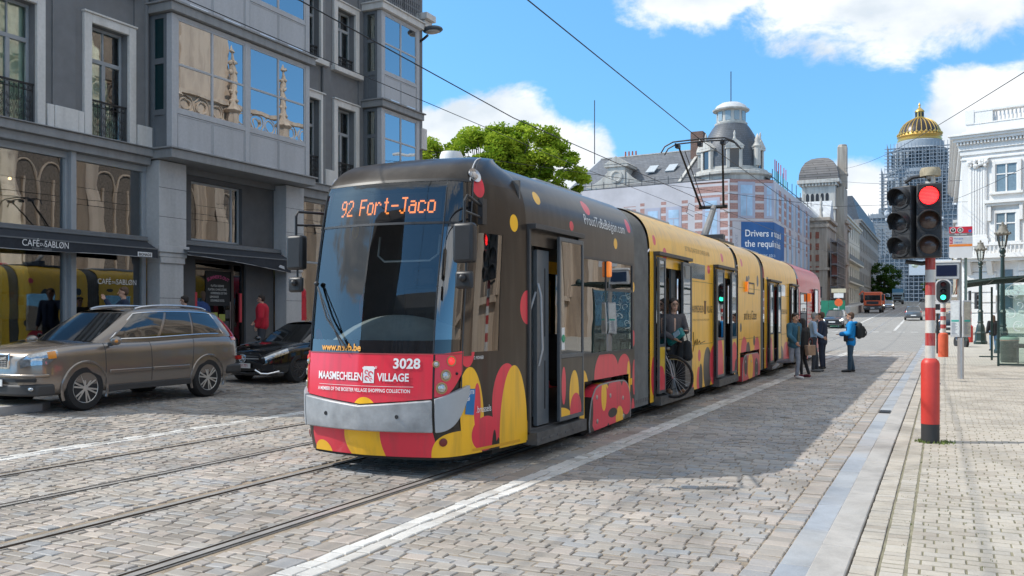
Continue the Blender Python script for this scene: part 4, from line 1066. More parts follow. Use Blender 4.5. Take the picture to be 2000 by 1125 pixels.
cafe = thing('cafe_building', 'dark grey corner house with pale stone window surrounds, grey bay windows and a café below', 'building', (XF, 8.2, 0))
CM = M.Translation((-XF, -8.2, 0)); cb = lambda: MB(CM)
CL = lambda x, y, z: (x - XF, y - 8.2, z)
WIN = [(12.55, 13.60, 6.02, 8.75), (15.05, 16.15, 6.02, 8.75), (22.95, 23.85, 6.02, 8.78), (24.78, 25.80, 6.02, 8.78),
       (12.55, 13.60, 9.95, 12.25), (15.05, 16.15, 9.95, 12.25), (22.95, 23.85, 10.1, 12.2), (24.78, 25.80, 10.1, 12.15), (9.6, 10.6, 6.02, 8.75), (9.6, 10.6, 9.95, 12.25),
       (24.78, 25.80, 13.4, 15.2), (15.05, 16.15, 13.4, 15.2)]
mb = cb()
mb.cur = 0
wall(mb, XF, 8.2, 30.17, 5.95, 17.0, WIN)
for w in WIN:                                             # reveals
    y0, y1, z0, z1 = w
    mb.add([(XF, y0, z0), (XF - .28, y0, z0), (XF - .28, y0, z1), (XF, y0, z1)], [(0, 1, 2, 3)]); mb.add([(XF, y1, z0), (XF, y1, z1), (XF - .28, y1, z1), (XF - .28, y1, z0)], [(0, 1, 2, 3)])
    mb.add([(XF, y0, z1), (XF - .28, y0, z1), (XF - .28, y1, z1), (XF, y1, z1)], [(0, 1, 2, 3)]); mb.add([(XF, y0, z0), (XF, y1, z0), (XF - .28, y1, z0), (XF - .28, y0, z0)], [(0, 1, 2, 3)])
# gable ends, back, roof slab
mb.box(XF - 11, XF - .02, 30.17, 30.4, 0, 17.0); mb.box(XF - 11, XF - .02, 8.0, 8.2, 0, 17.0); mb.box(XF - 11.3, XF - 11, 8.0, 30.4, 0, 17.0)
mb.box(XF - 11, XF + .5, 8.0, 30.5, 17.0, 17.5)
mb.box(XF - 11, XF - .02, 8.2, 30.17, 5.55, 5.75)
# pilaster strips of render between the windows
for a, b in ((14.02, 14.62), (16.34, 16.8), (24.02, 24.42), (26.02, 26.3), (10.95, 12.2), (29.0, 30.17)): mb.box(XF, XF + .05, a, b, 6.55, 16.9)
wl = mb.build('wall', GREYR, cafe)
# stone plinth blocks under the first floor
for a, b in ((8.2, 9.35), (10.85, 12.32), (13.84, 14.02), (14.02, 14.64), (14.64, 14.82), (16.38, 16.84), (22.4, 22.75), (24.05, 24.55), (26.02, 26.3), (29.0, 30.17)):
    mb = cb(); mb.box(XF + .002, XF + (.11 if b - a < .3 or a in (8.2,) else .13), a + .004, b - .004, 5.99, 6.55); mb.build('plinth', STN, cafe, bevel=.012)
rg = random.Random(11)
def house_window(y0, y1, z0, z1, rail, sill, sheer):
    f = cb(); w = .21
    f.box(XF - .02, XF + .09, y0 - w, y0, z0 - (.0 if rail > .5 else .1), z1 + w); f.box(XF - .02, XF + .09, y1, y1 + w, z0 - (.0 if rail > .5 else .1), z1 + w); f.box(XF - .02, XF + .088, y0, y1, z1, z1 + w)
    f.box(XF - .02, XF + .13, y0 - w - .02, y1 + w + .02, z1 + w, z1 + w + .05)
    if sill: f.box(XF - .1, XF + .2, y0 - w - .1, y1 + w + .1, z0 - .16, z0)
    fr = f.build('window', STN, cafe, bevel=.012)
    c = cb(); x = XF - .26
    c.frame(x, y0, y1, z0, z1, .07, .06); zt = lerp(z0, z1, .70); m_ = (y0 + y1) / 2
    c.box(x, x + .07, y0 + .07, y1 - .07, zt - .05, zt + .05); c.box(x, x + .075, m_ - .05, m_ + .05, z0 + .07, zt - .05); c.box(x, x + .05, m_ - .02, m_ + .02, zt + .05, z1 - .07)
    c.build('casement', CASE, fr, bevel=.008)
    g = cb(); g.box(x + .02, x + .03, y0 + .07, y1 - .07, z0 + .07, z1 - .07); g.build('pane', HGLASS, fr)
    k = cb(); n = 40
    k.grid(lambda u, v: (x - .12 + .02 * math.sin(u * 46 + .8 * math.sin(u * 9)), lerp(y0 - .2, y1 + .2, u), lerp(z0 - .1, z1 + .1, v)), 80, 1)
    k.build('curtain', CURT if sheer else pm('grey curtain', (.34, .37, .38), .9), fr)
    r = cb(); zr = z0 + (.92 if rail > .5 else .46); xr = XF - .05 if rail > .5 else XF - .08
    if rail:
        r.box(xr - .02, xr + .03, y0 + .005, y1 - .005, zr - .04, zr); r.box(xr - .01, xr + .012, y0 + .01, y1 - .01, zr - .17, zr - .155); r.box(xr - .01, xr + .012, y0 + .01, y1 - .01, z0 + .05, z0 + .065)
        n = 9
        for i in range(n + 1):
            y = lerp(y0 + .02, y1 - .02, i / n); r.tube([(xr, y, z0 + .02), (xr, y, zr - .04)], .009, 5)
            if i < n:
                yc = y + (y1 - y0 - .04) / n / 2; rr = (y1 - y0) / n / 2 * .8
                r.tube([(xr, yc + rr * math.cos(a * PI / 6), zr - .1 + .045 * math.sin(a * PI / 6)) for a in range(12)], .006, 4, closed=True)
                for zc in ((z0 + .2, z0 + .38, z0 + .56) if rail > .5 else (z0 + .18,)):
                    s_ = 1 if i % 2 else -1
                    r.tube([(xr, yc + s_ * rr * math.sin(a * .55) * (1 - a / 14), zc - .08 + .013 * a) for a in range(13)], .007, 4)
                    r.tube([(xr, yc + s_ * rr * .55 * math.cos(a * PI / 5), zc + .05 * math.sin(a * PI / 5)) for a in range(10)], .006, 4, closed=True)
        r.build('railing', IRON, fr, smooth=False)
for i, w in enumerate(WIN): house_window(*w, rail=(.9 if w[2] < 7 else .4), sill=w[2] > 7, sheer=i in (0, 1, 4, 5, 8, 9))
# first floor ledge and the fascia below it
mb = cb(); mb.box(XF - .1, XF + .30, 8.1, 16.72, 5.76, 5.96); mb.box(XF - .1, XF + .36, 8.1, 16.70, 5.96, 5.99); mb.box(XF - .1, XF + .18, 8.1, 16.74, 5.56, 5.76); mb.build('ledge', LEDM, cafe, bevel=.012); mb = cb()
mb.box(XF - .1, XF + .30, 22.5, 30.2, 5.76, 5.96); mb.box(XF - .1, XF + .36, 22.52, 30.25, 5.96, 5.985); mb.box(XF - .1, XF + .18, 22.48, 30.2, 5.50, 5.76)
mb.build('ledge', LEDM, cafe, bevel=.012)

def bay(y0, y1, floors, ncell, top, side_light):
    """projecting window bay; floors = list of (z0, z1)"""
    xo = XF + .80
    for fi, (z0, z1) in enumerate(floors):
        m = cb()
        zb, zt_ = z0 + .02, z1 - .30
        zs = z0 + 1.02 if fi == 0 else z0 + .98
        pw = .19
        # corner posts and intermediate posts
        m.box(xo - pw, xo, y0, y0 + pw, zb, zt_); m.box(xo - pw, xo, y1 - pw, y1, zb, zt_)
        ps = [lerp(y0 + pw, y1 - pw, i / ncell) for i in range(ncell + 1)]
        for p_ in ps[1:-1]: m.box(xo - .12, xo + .005, p_ - .09, p_ + .09, zb, zt_)
        m.box(xo - .10, xo - .004, y0 + pw, y1 - pw, zs - .10, zs); m.box(xo - .10, xo - .004, y0 + pw, y1 - pw, zt_ - .09, zt_)
        m.box(xo - .08, xo - .03, y0 + pw, y1 - pw, zb, zs - .10)
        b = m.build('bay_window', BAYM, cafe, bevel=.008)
        for i in range(ncell):
            a, c = ps[i] + (.09 if i else 0), ps[i + 1] - (.09 if i < ncell - 1 else 0)
            f = cb(); mid = (a + c) / 2; zm = (zs + zt_ - .09) / 2
            f.frame(xo - .06, a, c, zs, zt_ - .09, .055, .045)
            f.box(xo - .06, xo - .012, mid - .035, mid + .035, zs + .055, zt_ - .145)
            f.box(xo - .06, xo - .014, a + .055, mid - .035, zm - .03, zm + .03); f.box(xo - .06, xo - .014, mid + .035, c - .055, zm - .03, zm + .03)
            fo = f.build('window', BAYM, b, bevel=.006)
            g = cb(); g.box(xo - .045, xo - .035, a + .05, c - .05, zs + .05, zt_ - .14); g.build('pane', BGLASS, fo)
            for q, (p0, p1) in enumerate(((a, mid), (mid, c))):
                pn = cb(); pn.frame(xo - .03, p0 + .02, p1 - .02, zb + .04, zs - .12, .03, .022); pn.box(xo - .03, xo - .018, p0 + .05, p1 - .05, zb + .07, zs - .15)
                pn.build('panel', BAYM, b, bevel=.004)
                al = cb(); al.box(xo - .01, xo + .05, lerp(p0, p1, .3), lerp(p0, p1, .82), zb + .01, zb + .035); al.build('vent_sill', ALU, b)
        # side faces
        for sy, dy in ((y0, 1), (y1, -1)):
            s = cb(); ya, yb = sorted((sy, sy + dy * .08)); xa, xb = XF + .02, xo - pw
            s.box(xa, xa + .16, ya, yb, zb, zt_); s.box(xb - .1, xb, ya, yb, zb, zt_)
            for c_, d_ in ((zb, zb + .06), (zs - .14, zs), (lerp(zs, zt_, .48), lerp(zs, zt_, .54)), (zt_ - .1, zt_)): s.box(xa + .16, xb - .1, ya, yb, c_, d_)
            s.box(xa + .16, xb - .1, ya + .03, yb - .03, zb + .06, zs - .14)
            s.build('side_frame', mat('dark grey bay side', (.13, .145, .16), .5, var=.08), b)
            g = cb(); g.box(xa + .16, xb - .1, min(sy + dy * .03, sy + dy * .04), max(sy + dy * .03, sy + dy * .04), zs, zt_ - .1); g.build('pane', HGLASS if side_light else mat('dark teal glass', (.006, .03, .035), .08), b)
        cu = cb()
        for i in range(ncell): cu.grid(lambda u, v: (xo - .55 + .025 * math.sin(u * 50), lerp(ps[i] + .1, ps[i + 1] - .1, u), lerp(zs - .1, zt_, v)), 60, 1)
        cu.build('curtain', pm('blue grey blind', (.16, .19, .24), .9), b)
        l = cb(); e = .13
        l.box(XF, xo + e, y0 - e, y1 + e, z1 - .28, z1 - .06); l.box(XF, xo + e + .06, y0 - e - .06, y1 + e + .06, z1 - .06, z1 - .01)
        l.build('ledge', LEDM if not (top and fi == len(floors) - 1) else STN, b, bevel=.012)
    l = cb(); z = floors[0][0]; e = .13
    l.box(XF - .4 if ncell == 2 else XF, xo + e, y0 - e, y1 + e, z - .26, z - .03); l.box(XF, xo + e + .06, y0 - e - .06, y1 + e + .06, z - .03, z + .018)
    l.build('ledge', LEDM, cafe, bevel=.012)
bay(16.84, 22.36, [(5.98, 9.74), (9.76, 13.45), (13.47, 16.9)], 2, False, False)
bay(26.32, 28.85, [(5.98, 9.30), (9.32, 12.72)], 1, True, True)
r = cb()
def fence_run(a, b, z0, z1):
    n = int(math.dist(a, b) / .13)
    for z in (z0, z1 - .17, z1): r.tube([(*a, z), (*b, z)], .013, 5)
    for i in range(n + 1):
        x, y = lerp(a[0], b[0], i / n), lerp(a[1], b[1], i / n)
        r.tube([(x, y, z0), (x, y, z1)], .008, 4)
        if i < n:
            for q in (.25, .5): r.tube([(x + (b[0] - a[0]) / n * (.5 + .4 * math.cos(k)), y + (b[1] - a[1]) / n * (.5 + .4 * math.cos(k)), z0 + q + .09 * math.sin(k)) for k in range(6)], .006, 4, closed=True)
fence_run((XF + .1, 26.3), (XF + .82, 26.3), 12.75, 13.7); fence_run((XF + .82, 26.3), (XF + .82, 28.85), 12.75, 13.7)
r.build('railing', IRON, cafe, smooth=False)
# upper cornice pieces at the far edge
mb = cb(); mb.box(XF, XF + .25, 29.9, 30.3, 8.2, 9.0); mb.build('gutter_box', STN, cafe); mb = cb(); mb.box(XF, XF + .55, 29.8, 30.5, 13.2, 13.45); mb.box(XF, XF + .4, 29.9, 30.45, 12.95, 13.2); mb.build('cornice', STN, cafe, bevel=.02)
dp = cb(); dp.cyl((XF + .06, 24.0, 6.0), (XF + .06, 24.0, 16.9), .05, 10); dp.build('drainpipe', GREYR, cafe); dp = cb(); dp.cyl((XF + .06, 16.7, 6.0), (XF + .06, 16.7, 16.9), .05, 10); dp.build('drainpipe', GREYR, cafe)

# ground floor: piers
for a, b in ((16.80, 17.72), (21.74, 22.58), (8.2, 8.9)):
    m = cb(); m.box(XF - .1, XF + .40, a, b, 3.52, 5.70); m.box(XF - .1, XF + .36, a + .06, b - .06, .2, 3.22)
    m.box(XF - .1, XF + .46, a - .05, b + .05, 3.34, 3.52); m.box(XF - .1, XF + .42, a + .0, b - .0, 3.22, 3.34)
    m.box(XF - .1, XF + .41, a + .05, b - .05, 3.06, 3.22)
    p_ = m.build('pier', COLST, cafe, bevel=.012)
    m = cb()
    for z in (1.2, 2.15, 4.25, 5.0): m.box(XF, XF + (.3615 if z < 3 else .4015), a + (.061 if z < 3 else .001), b - (.061 if z < 3 else .001), z, z + .012); m.build('block_joint', DSTEEL, p_); m = cb()
# recessed entrance wall
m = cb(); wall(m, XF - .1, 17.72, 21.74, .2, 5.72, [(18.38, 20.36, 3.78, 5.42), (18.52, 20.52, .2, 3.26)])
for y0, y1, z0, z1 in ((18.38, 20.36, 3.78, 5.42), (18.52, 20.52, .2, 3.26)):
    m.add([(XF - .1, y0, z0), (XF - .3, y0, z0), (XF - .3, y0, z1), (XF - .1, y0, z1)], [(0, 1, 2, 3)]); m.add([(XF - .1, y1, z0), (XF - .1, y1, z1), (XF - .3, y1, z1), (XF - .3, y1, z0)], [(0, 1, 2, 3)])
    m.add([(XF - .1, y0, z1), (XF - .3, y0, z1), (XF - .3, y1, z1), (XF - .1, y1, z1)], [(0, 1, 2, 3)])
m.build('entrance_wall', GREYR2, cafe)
w = cb(); w.frame(XF - .28, 18.38, 20.36, 3.78, 5.42, .06, .06); w.box(XF - .28, XF - .22, 20.02, 20.08, 3.84, 5.36); f = w.build('window', CASE, cafe)
g = cb(); g.box(XF - .25, XF - .24, 18.44, 20.30, 3.84, 5.36); g.build('pane', SGLASS, f)
# door
DFR = pm('dark brown door frame', (.022, .02, .02), .35)
d = cb(); d.frame(XF - .26, 18.52, 20.52, .42, 3.26, .09, .09); d.box(XF - .26, XF - .17, 20.0, 20.1, .51, 3.17); d.box(XF - .26, XF - .18, 18.61, 20.0, 2.98, 3.04)
door = d.build('door', DFR, cafe, bevel=.006)
g = cb(); g.box(XF - .23, XF - .22, 18.61, 20.0, .51, 2.98); g.box(XF - .23, XF - .22, 18.61, 20.0, 3.04, 3.17); g.box(XF - .23, XF - .22, 20.1, 20.43, .51, 3.17); g.build('pane', glassmat('door glass', (.7, .75, .72), 1.5, .002, 0, .03), door)
hd = cb(); hd.tube([(XF - .12, 19.9, 1.3), (XF - .12, 19.9, 2.1)], .014, 8); hd.build('handle', STEEL, door)
bd = cb(); bd.box(XF - .22, XF - .20, 19.02, 19.98, 1.98, 2.97); bo = bd.build('chalk_board', pm('chalkboard', (.016, .017, .018), .8), door)
dl = lambda y0, z0: (lambda a, b: CL(XF - .196, y0 + a, z0 + b))
arc = lambda a, b: CL(XF - .196, 19.5 + (.9 + b) * math.sin(a / .95), 1.86 + (.9 + b) * math.cos(a / .95))
PINK = mat('pink chalk', (.62, .10, .26), .8); CHK = mat('white chalk', (.62, .64, .62), .9, var=.3, scale=40)
lettering("SUMMER'S OUT", .135, arc, PINK, bo, bold=.002, sx=.95)
for i, s in enumerate(('PLATEAU BONNE', 'PLATEAU CHARCUTERIE', 'HOMEMADE ICE TEAS', 'LEMONADE', 'SCRAMBLED EGGS')):
    lettering(s, .088, dl(19.47 + (.06 if i in (2,) else 0) - (.12 if i == 3 else 0), 2.52 - i * .105), CHK, bo, sx=.75)
st = cb()
for (y, z, c_) in ((19.25, 1.55, 0), (19.55, 1.5, 0), (19.42, 1.25, 1), (19.7, 1.3, 2), (19.25, 1.2, 2), (19.55, 1.02, 0), (19.8, 1.62, 2)): st.cur = c_; st.box(XF - .218, XF - .212, y, y + .24, z, z + .24)
st.build('door_sticker', [mat('lime sticker', (.32, .36, .07), .6), mat('grey sticker', (.35, .35, .36), .6), mat('dark sticker', (.06, .06, .06), .6)], door)
for y in (18.54, 20.3):
    rs = cb(); rs.box(XF - .16, XF - .13, y, y + .09, 1.75 if y < 19 else 1.5, 2.35); rs.build('red_reflection', pm('painted red reflection', (.5, .03, .05), .4), door)  # red reflections of the tram, painted as strips of colour on the door
lettering('26', .16, lambda a, b: CL(XF - .095, 18.1 + a, 2.02 + b), LETTER, cafe)

# shop fronts
def shopfront(y0, y1, mull, zlow):
    m = cb(); x = XF - .18
    m.box(x, x + .14, y0, y1, 5.40, 5.60); m.box(x, x + .14, y0, y1, .3, zlow); m.box(x, x + .12, y0, y0 + .12, zlow, 5.40); m.box(x, x + .12, y1 - .12, y1, zlow, 5.40)
    for a in mull: m.box(x, x + .26, a + .07, a + .21, .3, 5.57); m.box(x, x + .14, a, a + .07, zlow, 5.40); m.box(x, x + .14, a + .21, a + .28, zlow, 5.40)
    m.box(x, x + .10, y0 + .12, y1 - .12, 3.40, 3.46)
    s = m.build('shop_front', CASE, cafe, bevel=.006)
    g = cb(); g.box(x + .05, x + .06, y0 + .1, y1 - .1, zlow, 5.42); g.build('pane', SGLASS, s)
    return s
sf = shopfront(8.9, 16.80, (14.41, 11.6), .75)
shopfront(22.58, 30.1, (26.2,), 1.3)
lettering('CAFÉ', .19, lambda a, b: CL(XF - .10, 15.35 + a, 2.48 + b), LETTER, sf, align='LEFT', sx=.9)
lettering('DU', .09, lambda a, b: CL(XF - .10, 15.77 + a, 2.50 + b), LETTER, sf, align='LEFT')
lettering('SABLØN', .19, lambda a, b: CL(XF - .10, 15.9 + a, 2.48 + b), LETTER, sf, align='LEFT', sx=.88)
lettering('CAFÉ DU SABLØN', .17, lambda a, b: CL(XF - .10, 24.3 + a, 2.4 + b), LETTER, cafe, align='LEFT', sx=.88)
# rooms behind the glass
ROOM = pm('cafe back wall', (.36, .34, .17), .9, var=.2, scale=1)
ROOM2 = pm('patterned cafe partition', (.42, .46, .36), .9, var=.15, scale=12)
m = cb()
m.cur = 0; m.box(-24.1, -24, 8.4, 30, .4, 5.5); m.box(-24, XF - .2, 8.3, 8.4, .4, 5.5); m.box(-24, XF - .4, 17.3, 17.4, .4, 5.5); m.box(-24, XF - .4, 21.8, 21.9, .4, 5.5)
m.cur = 1; m.box(-24, XF - .25, 8.4, 30, .38, .42); m.cur = 0; m.box(-24, XF - .25, 8.4, 30, 5.44, 5.5)
m.build('room', [ROOM, pm('cafe floor', (.16, .13, .10), .7)], cafe)
m = cb(); m.box(-20.6, -20.5, 13.0, 14.2, .42, 3.0); m.box(-23.7, -23.6, 15.4, 21, .42, 2.3); m.build('partition', ROOM2, cafe)
m = cb(); m.box(-22.5, -21.7, 14.8, 17.2, .42, 1.55); m.box(-22.55, -21.65, 14.7, 17.25, 1.55, 1.62); m.build('counter', pm('dark cafe counter', (.05, .045, .04), .5), cafe, bevel=.02)
m = cb()
for i in range(7): m.box(-23.9, -23.6, 15.0 + i * .3, 15.2 + i * .3, 2.0 + .1 * (i % 3), 2.25 + .12 * (i % 2))
m.build('shelf_goods', pm('jars on cafe shelf', (.35, .22, .10), .6, var=.6, scale=2), cafe)
# display behind the far shop window
m = cb(); m.box(-19.3, -18.9, 22.7, 30, 1.3, 1.4); m.box(-19.3, -18.9, 22.7, 30, 2.0, 2.05); m.box(-19.5, -19.4, 22.7, 30, .42, 2.9); m.build('display_shelf', pm('bakery shelf', (.40, .30, .2), .7), cafe)
rg = random.Random(5)
for i in range(16):
    m = cb(); y = 22.85 + i * .44; z = 1.4 if i % 2 else 2.05; r_ = rg.uniform(.1, .17)
    m.lathe([(r_ * .6, 0), (r_, r_ * .6), (r_ * .9, r_ * 1.6), (r_ * .3, r_ * 2.1), (0, r_ * 2.1)], (-19.08, y, z), 10); m.build('jar', [mat('cream jar', (.6, .55, .45), .5), mat('coral jar', (.6, .18, .14), .5), mat('brown jar', (.3, .17, .09), .5)][i % 3], cafe)

# awnings: each one thing
ACAN = pm('black awning canvas', (.022, .026, .034), .85, var=.2, bump=.2)
ACAS = pm('grey awning cassette', (.13, .14, .15), .45)
def awning(y0, y1, label, droop):
    o = thing('awning', label, 'awning', (XF + .1, (y0 + y1) / 2, 3.5))
    A = MB(M.Translation((-XF - .1, -(y0 + y1) / 2, -3.5)))
    A.box(XF - .04, XF + .2, y0, y1, 3.56, 3.72); A.box(XF + .2, XF + .23, y0, y1, 3.60, 3.64); A.box(XF - .04, XF + .05, y0, y1, 3.48, 3.56); A.build('cassette', ACAS, o, bevel=.01)
    A = MB(M.Translation((-XF - .1, -(y0 + y1) / 2, -3.5))); n = 60
    A.grid(lambda u, v: (lerp(XF + .18, XF + .60, v), lerp(y0 + .05, y1 - .05, u), lerp(3.60, 3.38, v)), n, 3)
    def low(u): return 3.14 + droop(u)
    A.grid(lambda u, v: (XF + .60 + .012 * math.sin(u * 21) * v, lerp(y0 + .05, y1 - .05, u), lerp(3.38, low(u), v)), n, 4)
    A.build('canvas', ACAN, o)
    A = MB(M.Translation((-XF - .1, -(y0 + y1) / 2, -3.5))); A.tube([(XF + .602, lerp(y0 + .05, y1 - .05, u / n), low(u / n)) for u in range(n + 1)], .008, 5); A.build('piping', mat('grey piping', (.4, .4, .4), .7), o)
    A = MB(M.Translation((-XF - .1, -(y0 + y1) / 2, -3.5))); A.box(XF + .58, XF + .615, y0 + .05, y1 - .05, 3.37, 3.40); A.build('front_bar', ACAS, o)
    return o, (lambda ya, za: (lambda a, b: (XF + .618 - XF - .1, ya + a - (y0 + y1) / 2, za + b - 3.5)))
aw, fa = awning(8.4, 16.62, 'long black awning with white café lettering over the shop windows', lambda u: .02 * math.sin(u * 9) + .03 * (1 - u))
lettering('CAFÉ', .205, fa(12.84, 3.22), LETTER, aw, align='LEFT', sx=.88); lettering('DU', .09, fa(13.27, 3.24), LETTER, aw, align='LEFT', sx=.9); lettering('SABLØN', .205, fa(13.38, 3.22), LETTER, aw, align='LEFT', sx=.80)
lettering('COFFEE & COOKIES', .06, fa(13.08, 3.155), mat('dim lettering', (.25, .25, .26), .7), aw, align='LEFT', sx=.9)
pl = MB(M.Translation((-XF - .1, -12.51, -3.5))); pl.box(XF + .614, XF + .618, 15.93, 16.37, 3.17, 3.28); pl.build('label_patch', LETTER, aw)
lettering('BIONADE', .095, lambda a, b: (.62 - .098 + .0, 16.15 + a - 12.51, 3.19 + b - 3.5), BLACK, aw, sx=.95, bold=.003)
aw2, fb = awning(17.5, 21.75, 'short black awning over the café entrance, sagging at its far end', lambda u: .16 * math.cos(u * 1.9) - .09 * u)
pl = MB(M.Translation((-XF - .1, -19.625, -3.5))); pl.add([(XF + .622, 21.12, 3.15), (XF + .622, 21.4, 3.09), (XF + .622, 21.38, 3.18), (XF + .622, 21.2, 3.22)], [(0, 1, 2, 3)]); pl.build('label_patch', mat('pale patch', (.45, .47, .5), .6), aw2, smooth=False)

# lamps and furniture inside
m = MB(); m.box(-21.1, -21.0, 16.0, 17.15, 4.22, 4.27); m.box(-21.1, -21.0, 15.95, 17.15, 4.32, 4.36)
tag(m.build('pendant_lamp', pm('warm lamp tube', (1, .66, .22), .5, emit=5.0, var=0)), 'glowing warm yellow pendant lamp bar inside the café window', 'lamp')
for i, (y, z) in enumerate(((13.1, 3.0), (12.95, 2.75), (14.2, 5.0))):
    m = MB(); m.ball((-20.2, y, z), .035); m.build('spot_lamp', pm('warm bulb', (1, .6, .25), .5, emit=6, var=0) if i == 0 else K.setdefault('wb', bpy.data.materials['warm bulb']), label=['small warm spot lamp, higher of the pair low in the left café window', 'small warm spot lamp, lower of the pair low in the left café window', 'small warm spot lamp high in the left café window'][i], category='spot lamp')
tbw = pm('pale wood table', (.45, .33, .19), .5)
for (x, y, lab) in ((-19.6, 12.9, 'pale wooden café table by the left window, nearest the car bonnet'), (-19.7, 14.9, 'pale wooden café table behind the mullion')):
    t = thing('cafe_table', lab, 'table', (x, y, .42), group='tables inside the café')
    m = MB(); m.box(-.35, .35, -.45, .45, .70, .74); m.build('tabletop', tbw, t, bevel=.01)
    for a in (-.3, .3):
        for b in (-.4, .4): m = MB(); m.box(a - .025, a + .025, b - .025, b + .025, 0, .70); m.build('leg', WHITE, t)

# street lamp head on the facade
l = thing('facade_street_lamp', 'grey street lamp head on a bracket high at the far edge of the grey house', 'street lamp', (XF + .1, 29.9, 12.4))
m = MB(); m.tube([(-.1, .1, -.05), (.35, -.15, .0), (.6, -.3, .05)], .05, 8); m.build('bracket', DSTEEL, l)
m = MB(); m.ball((1.0, -.6, .12), .42, 14, 10, (1, .72, .34)); m.build('lamp_head', mat('grey lamp casing', (.06, .075, .09), .35), l)
m = MB(); m.ball((1.03, -.66, .02), .3, 12, 8, (1, .7, .25)); m.build('lens', pm('frosted lamp lens', (.45, .42, .38), .2), l)

# ------------------------------------------------------------------ the church and houses across the street, seen only mirrored in glass
SANDST = streak('sunlit church sandstone', (.52, .41, .31), (.24, .18, .14), .9, .6, .8, .3)
church = thing('church', 'pale gothic church with pointed windows and pinnacles, mirrored in the shop windows', 'church', (15, 30, 0))
HM = M.Translation((-15, -30, 0)); hb = lambda: MB(HM)
CX = 15.0
def pointed(yc, hw, zs, za, k=14):
    """outline of a pointed arch from left springing over the apex"""
    return [(yc - hw + hw * (1 - math.cos(t * PI / 2 / k * 1.0)) * 1.0, zs + (za - zs) * math.sin(t * PI / 2 / k)) for t in range(k + 1)]
body = hb(); body.box(CX + .6, CX + 22, 12, 54, 0, 19); body.box(CX + .6, CX + 18, 54, 75, 0, 16); body.add([(CX + .6, 12, 19), (CX + 22, 12, 19), (CX + 22, 54, 19), (CX + .6, 54, 19), (CX + 11, 12, 30), (CX + 11, 54, 30)], [(0, 4, 5, 3), (1, 2, 5, 4), (0, 1, 4), (3, 5, 2)])
body.build('nave', SANDST, church)
rg = random.Random(2)
for i in range(10):
    yc = 15 + i * 6.0
    w = hb(); zs, za, hw = 8.5, 15.5, 1.9
    wp_ = [(yc - hw, 3.0)] + [(yc - s_ * hw * math.cos(t / 10 * PI / 2) ** .8, zs + (za - zs) * math.sin(t / 10 * PI / 2)) for s_ in (1, -1) for t in (range(11) if s_ == 1 else range(9, -1, -1))] + [(yc + hw, 3.0)]
    w.prism([(CX + .56, y, z) for y, z in wp_], (.03, 0, 0)); w.build('church_window', pm('dark leaded glass', (.17, .135, .105), .8, var=.5, scale=9) if i == 0 else bpy.data.materials['dark leaded glass'], church)
    a = hb()
    for q, (dw, px) in enumerate(((.0, .25), (.28, .45), (.6, .62))):
        pts = [(yc - s * ((hw + dw) * math.cos(min(1, t / 10) * PI / 2) ** .8), zs + (za - zs + dw) * math.sin(t / 10 * PI / 2)) for s in (1, -1) for t in (range(11) if s == 1 else range(10, -1, -1))]
        pts = [(yc - hw - dw, 3.0)] + pts + [(yc + hw + dw, 3.0)]
        a.tube([(CX + .6 - px * .7, y, z) for y, z in pts], .19, 6)
    for k in (-.5, 0, .5): a.box(CX + .42, CX + .57, yc + hw * k * 1.1 - .07, yc + hw * k * 1.1 + .07, 3.1, 10.6)
    for dy in (-.95, .95):
        a.tube([(CX + .5, yc + dy - s_ * .95 * math.cos(t / 8 * PI / 2) ** .8, 9.6 + 2.1 * math.sin(t / 8 * PI / 2)) for s_ in (1, -1) for t in (range(9) if s_ == 1 else range(7, -1, -1))], .08, 5)
    for k in range(5): a.tube([(CX + .5, yc + .62 * math.cos(R(90 + 72 * k)), 12.7 + .62 * math.sin(R(90 + 72 * k))), (CX + .5, yc + .35 * math.cos(R(126 + 72 * k)), 12.7 + .35 * math.sin(R(126 + 72 * k))), (CX + .5, yc + .62 * math.cos(R(162 + 72 * k)), 12.7 + .62 * math.sin(R(162 + 72 * k)))], .06, 5)
    a.box(CX + .2, CX + .6, yc - hw - .4, yc + hw + .4, 2.7, 3.05)
    # spandrel stone beyond the arch
    a.build('tracery', SANDST, church)
    b = hb(); yb = yc + 3.0
    b.box(CX - 1.2, CX + .6, yb - .6, yb + .6, 0, 9); b.box(CX - .8, CX + .6, yb - .5, yb + .5, 9, 15); b.add([(CX - 1.2, yb - .6, 9), (CX - 1.2, yb + .6, 9), (CX - .8, yb + .5, 10.2), (CX - .8, yb - .5, 10.2)], [(0, 1, 2, 3)])
    b.lathe([(.55, 15), (.5, 17.5), (.75, 17.7), (.4, 18.2), (.3, 20.2), (.12, 22.2), (.3, 22.4), (.0, 22.9)], (CX - .2, yb, 0), 8)
    for k in range(5): b.ball((CX - .2 - .45 + .06 * k, yb, 18.5 + k * .75), .16, 6, 4); b.ball((CX - .2, yb - .45 + .06 * k, 18.5 + k * .75), .16, 6, 4)
    b.build('buttress', SANDST, church)
    p = hb(); p.box(CX - .1, CX + .7, yb - 5.5, yb - .5, 16.2, 16.6); p.box(CX - .1, CX + .3, yb - 5.5, yb - .5, 18.1, 18.4)
    for k in range(3): 
        for r in (.72, .45): p.tube([(CX + .1, yb - 4.6 + k * 1.6 + r * math.cos(t * PI / 7), 17.35 + r * math.sin(t * PI / 7)) for t in range(14)], .055, 5, closed=True)
    p.build('parapet', SANDST, church)
tw = hb(); tw.box(CX + .2, CX + 4.2, 49, 54, 16, 30); tw.lathe([(2.2, 30), (1.6, 34), (.8, 40), (.1, 47)], (CX + 2.2, 51.5, 0), 8); tw.build('turret', SANDST, church)
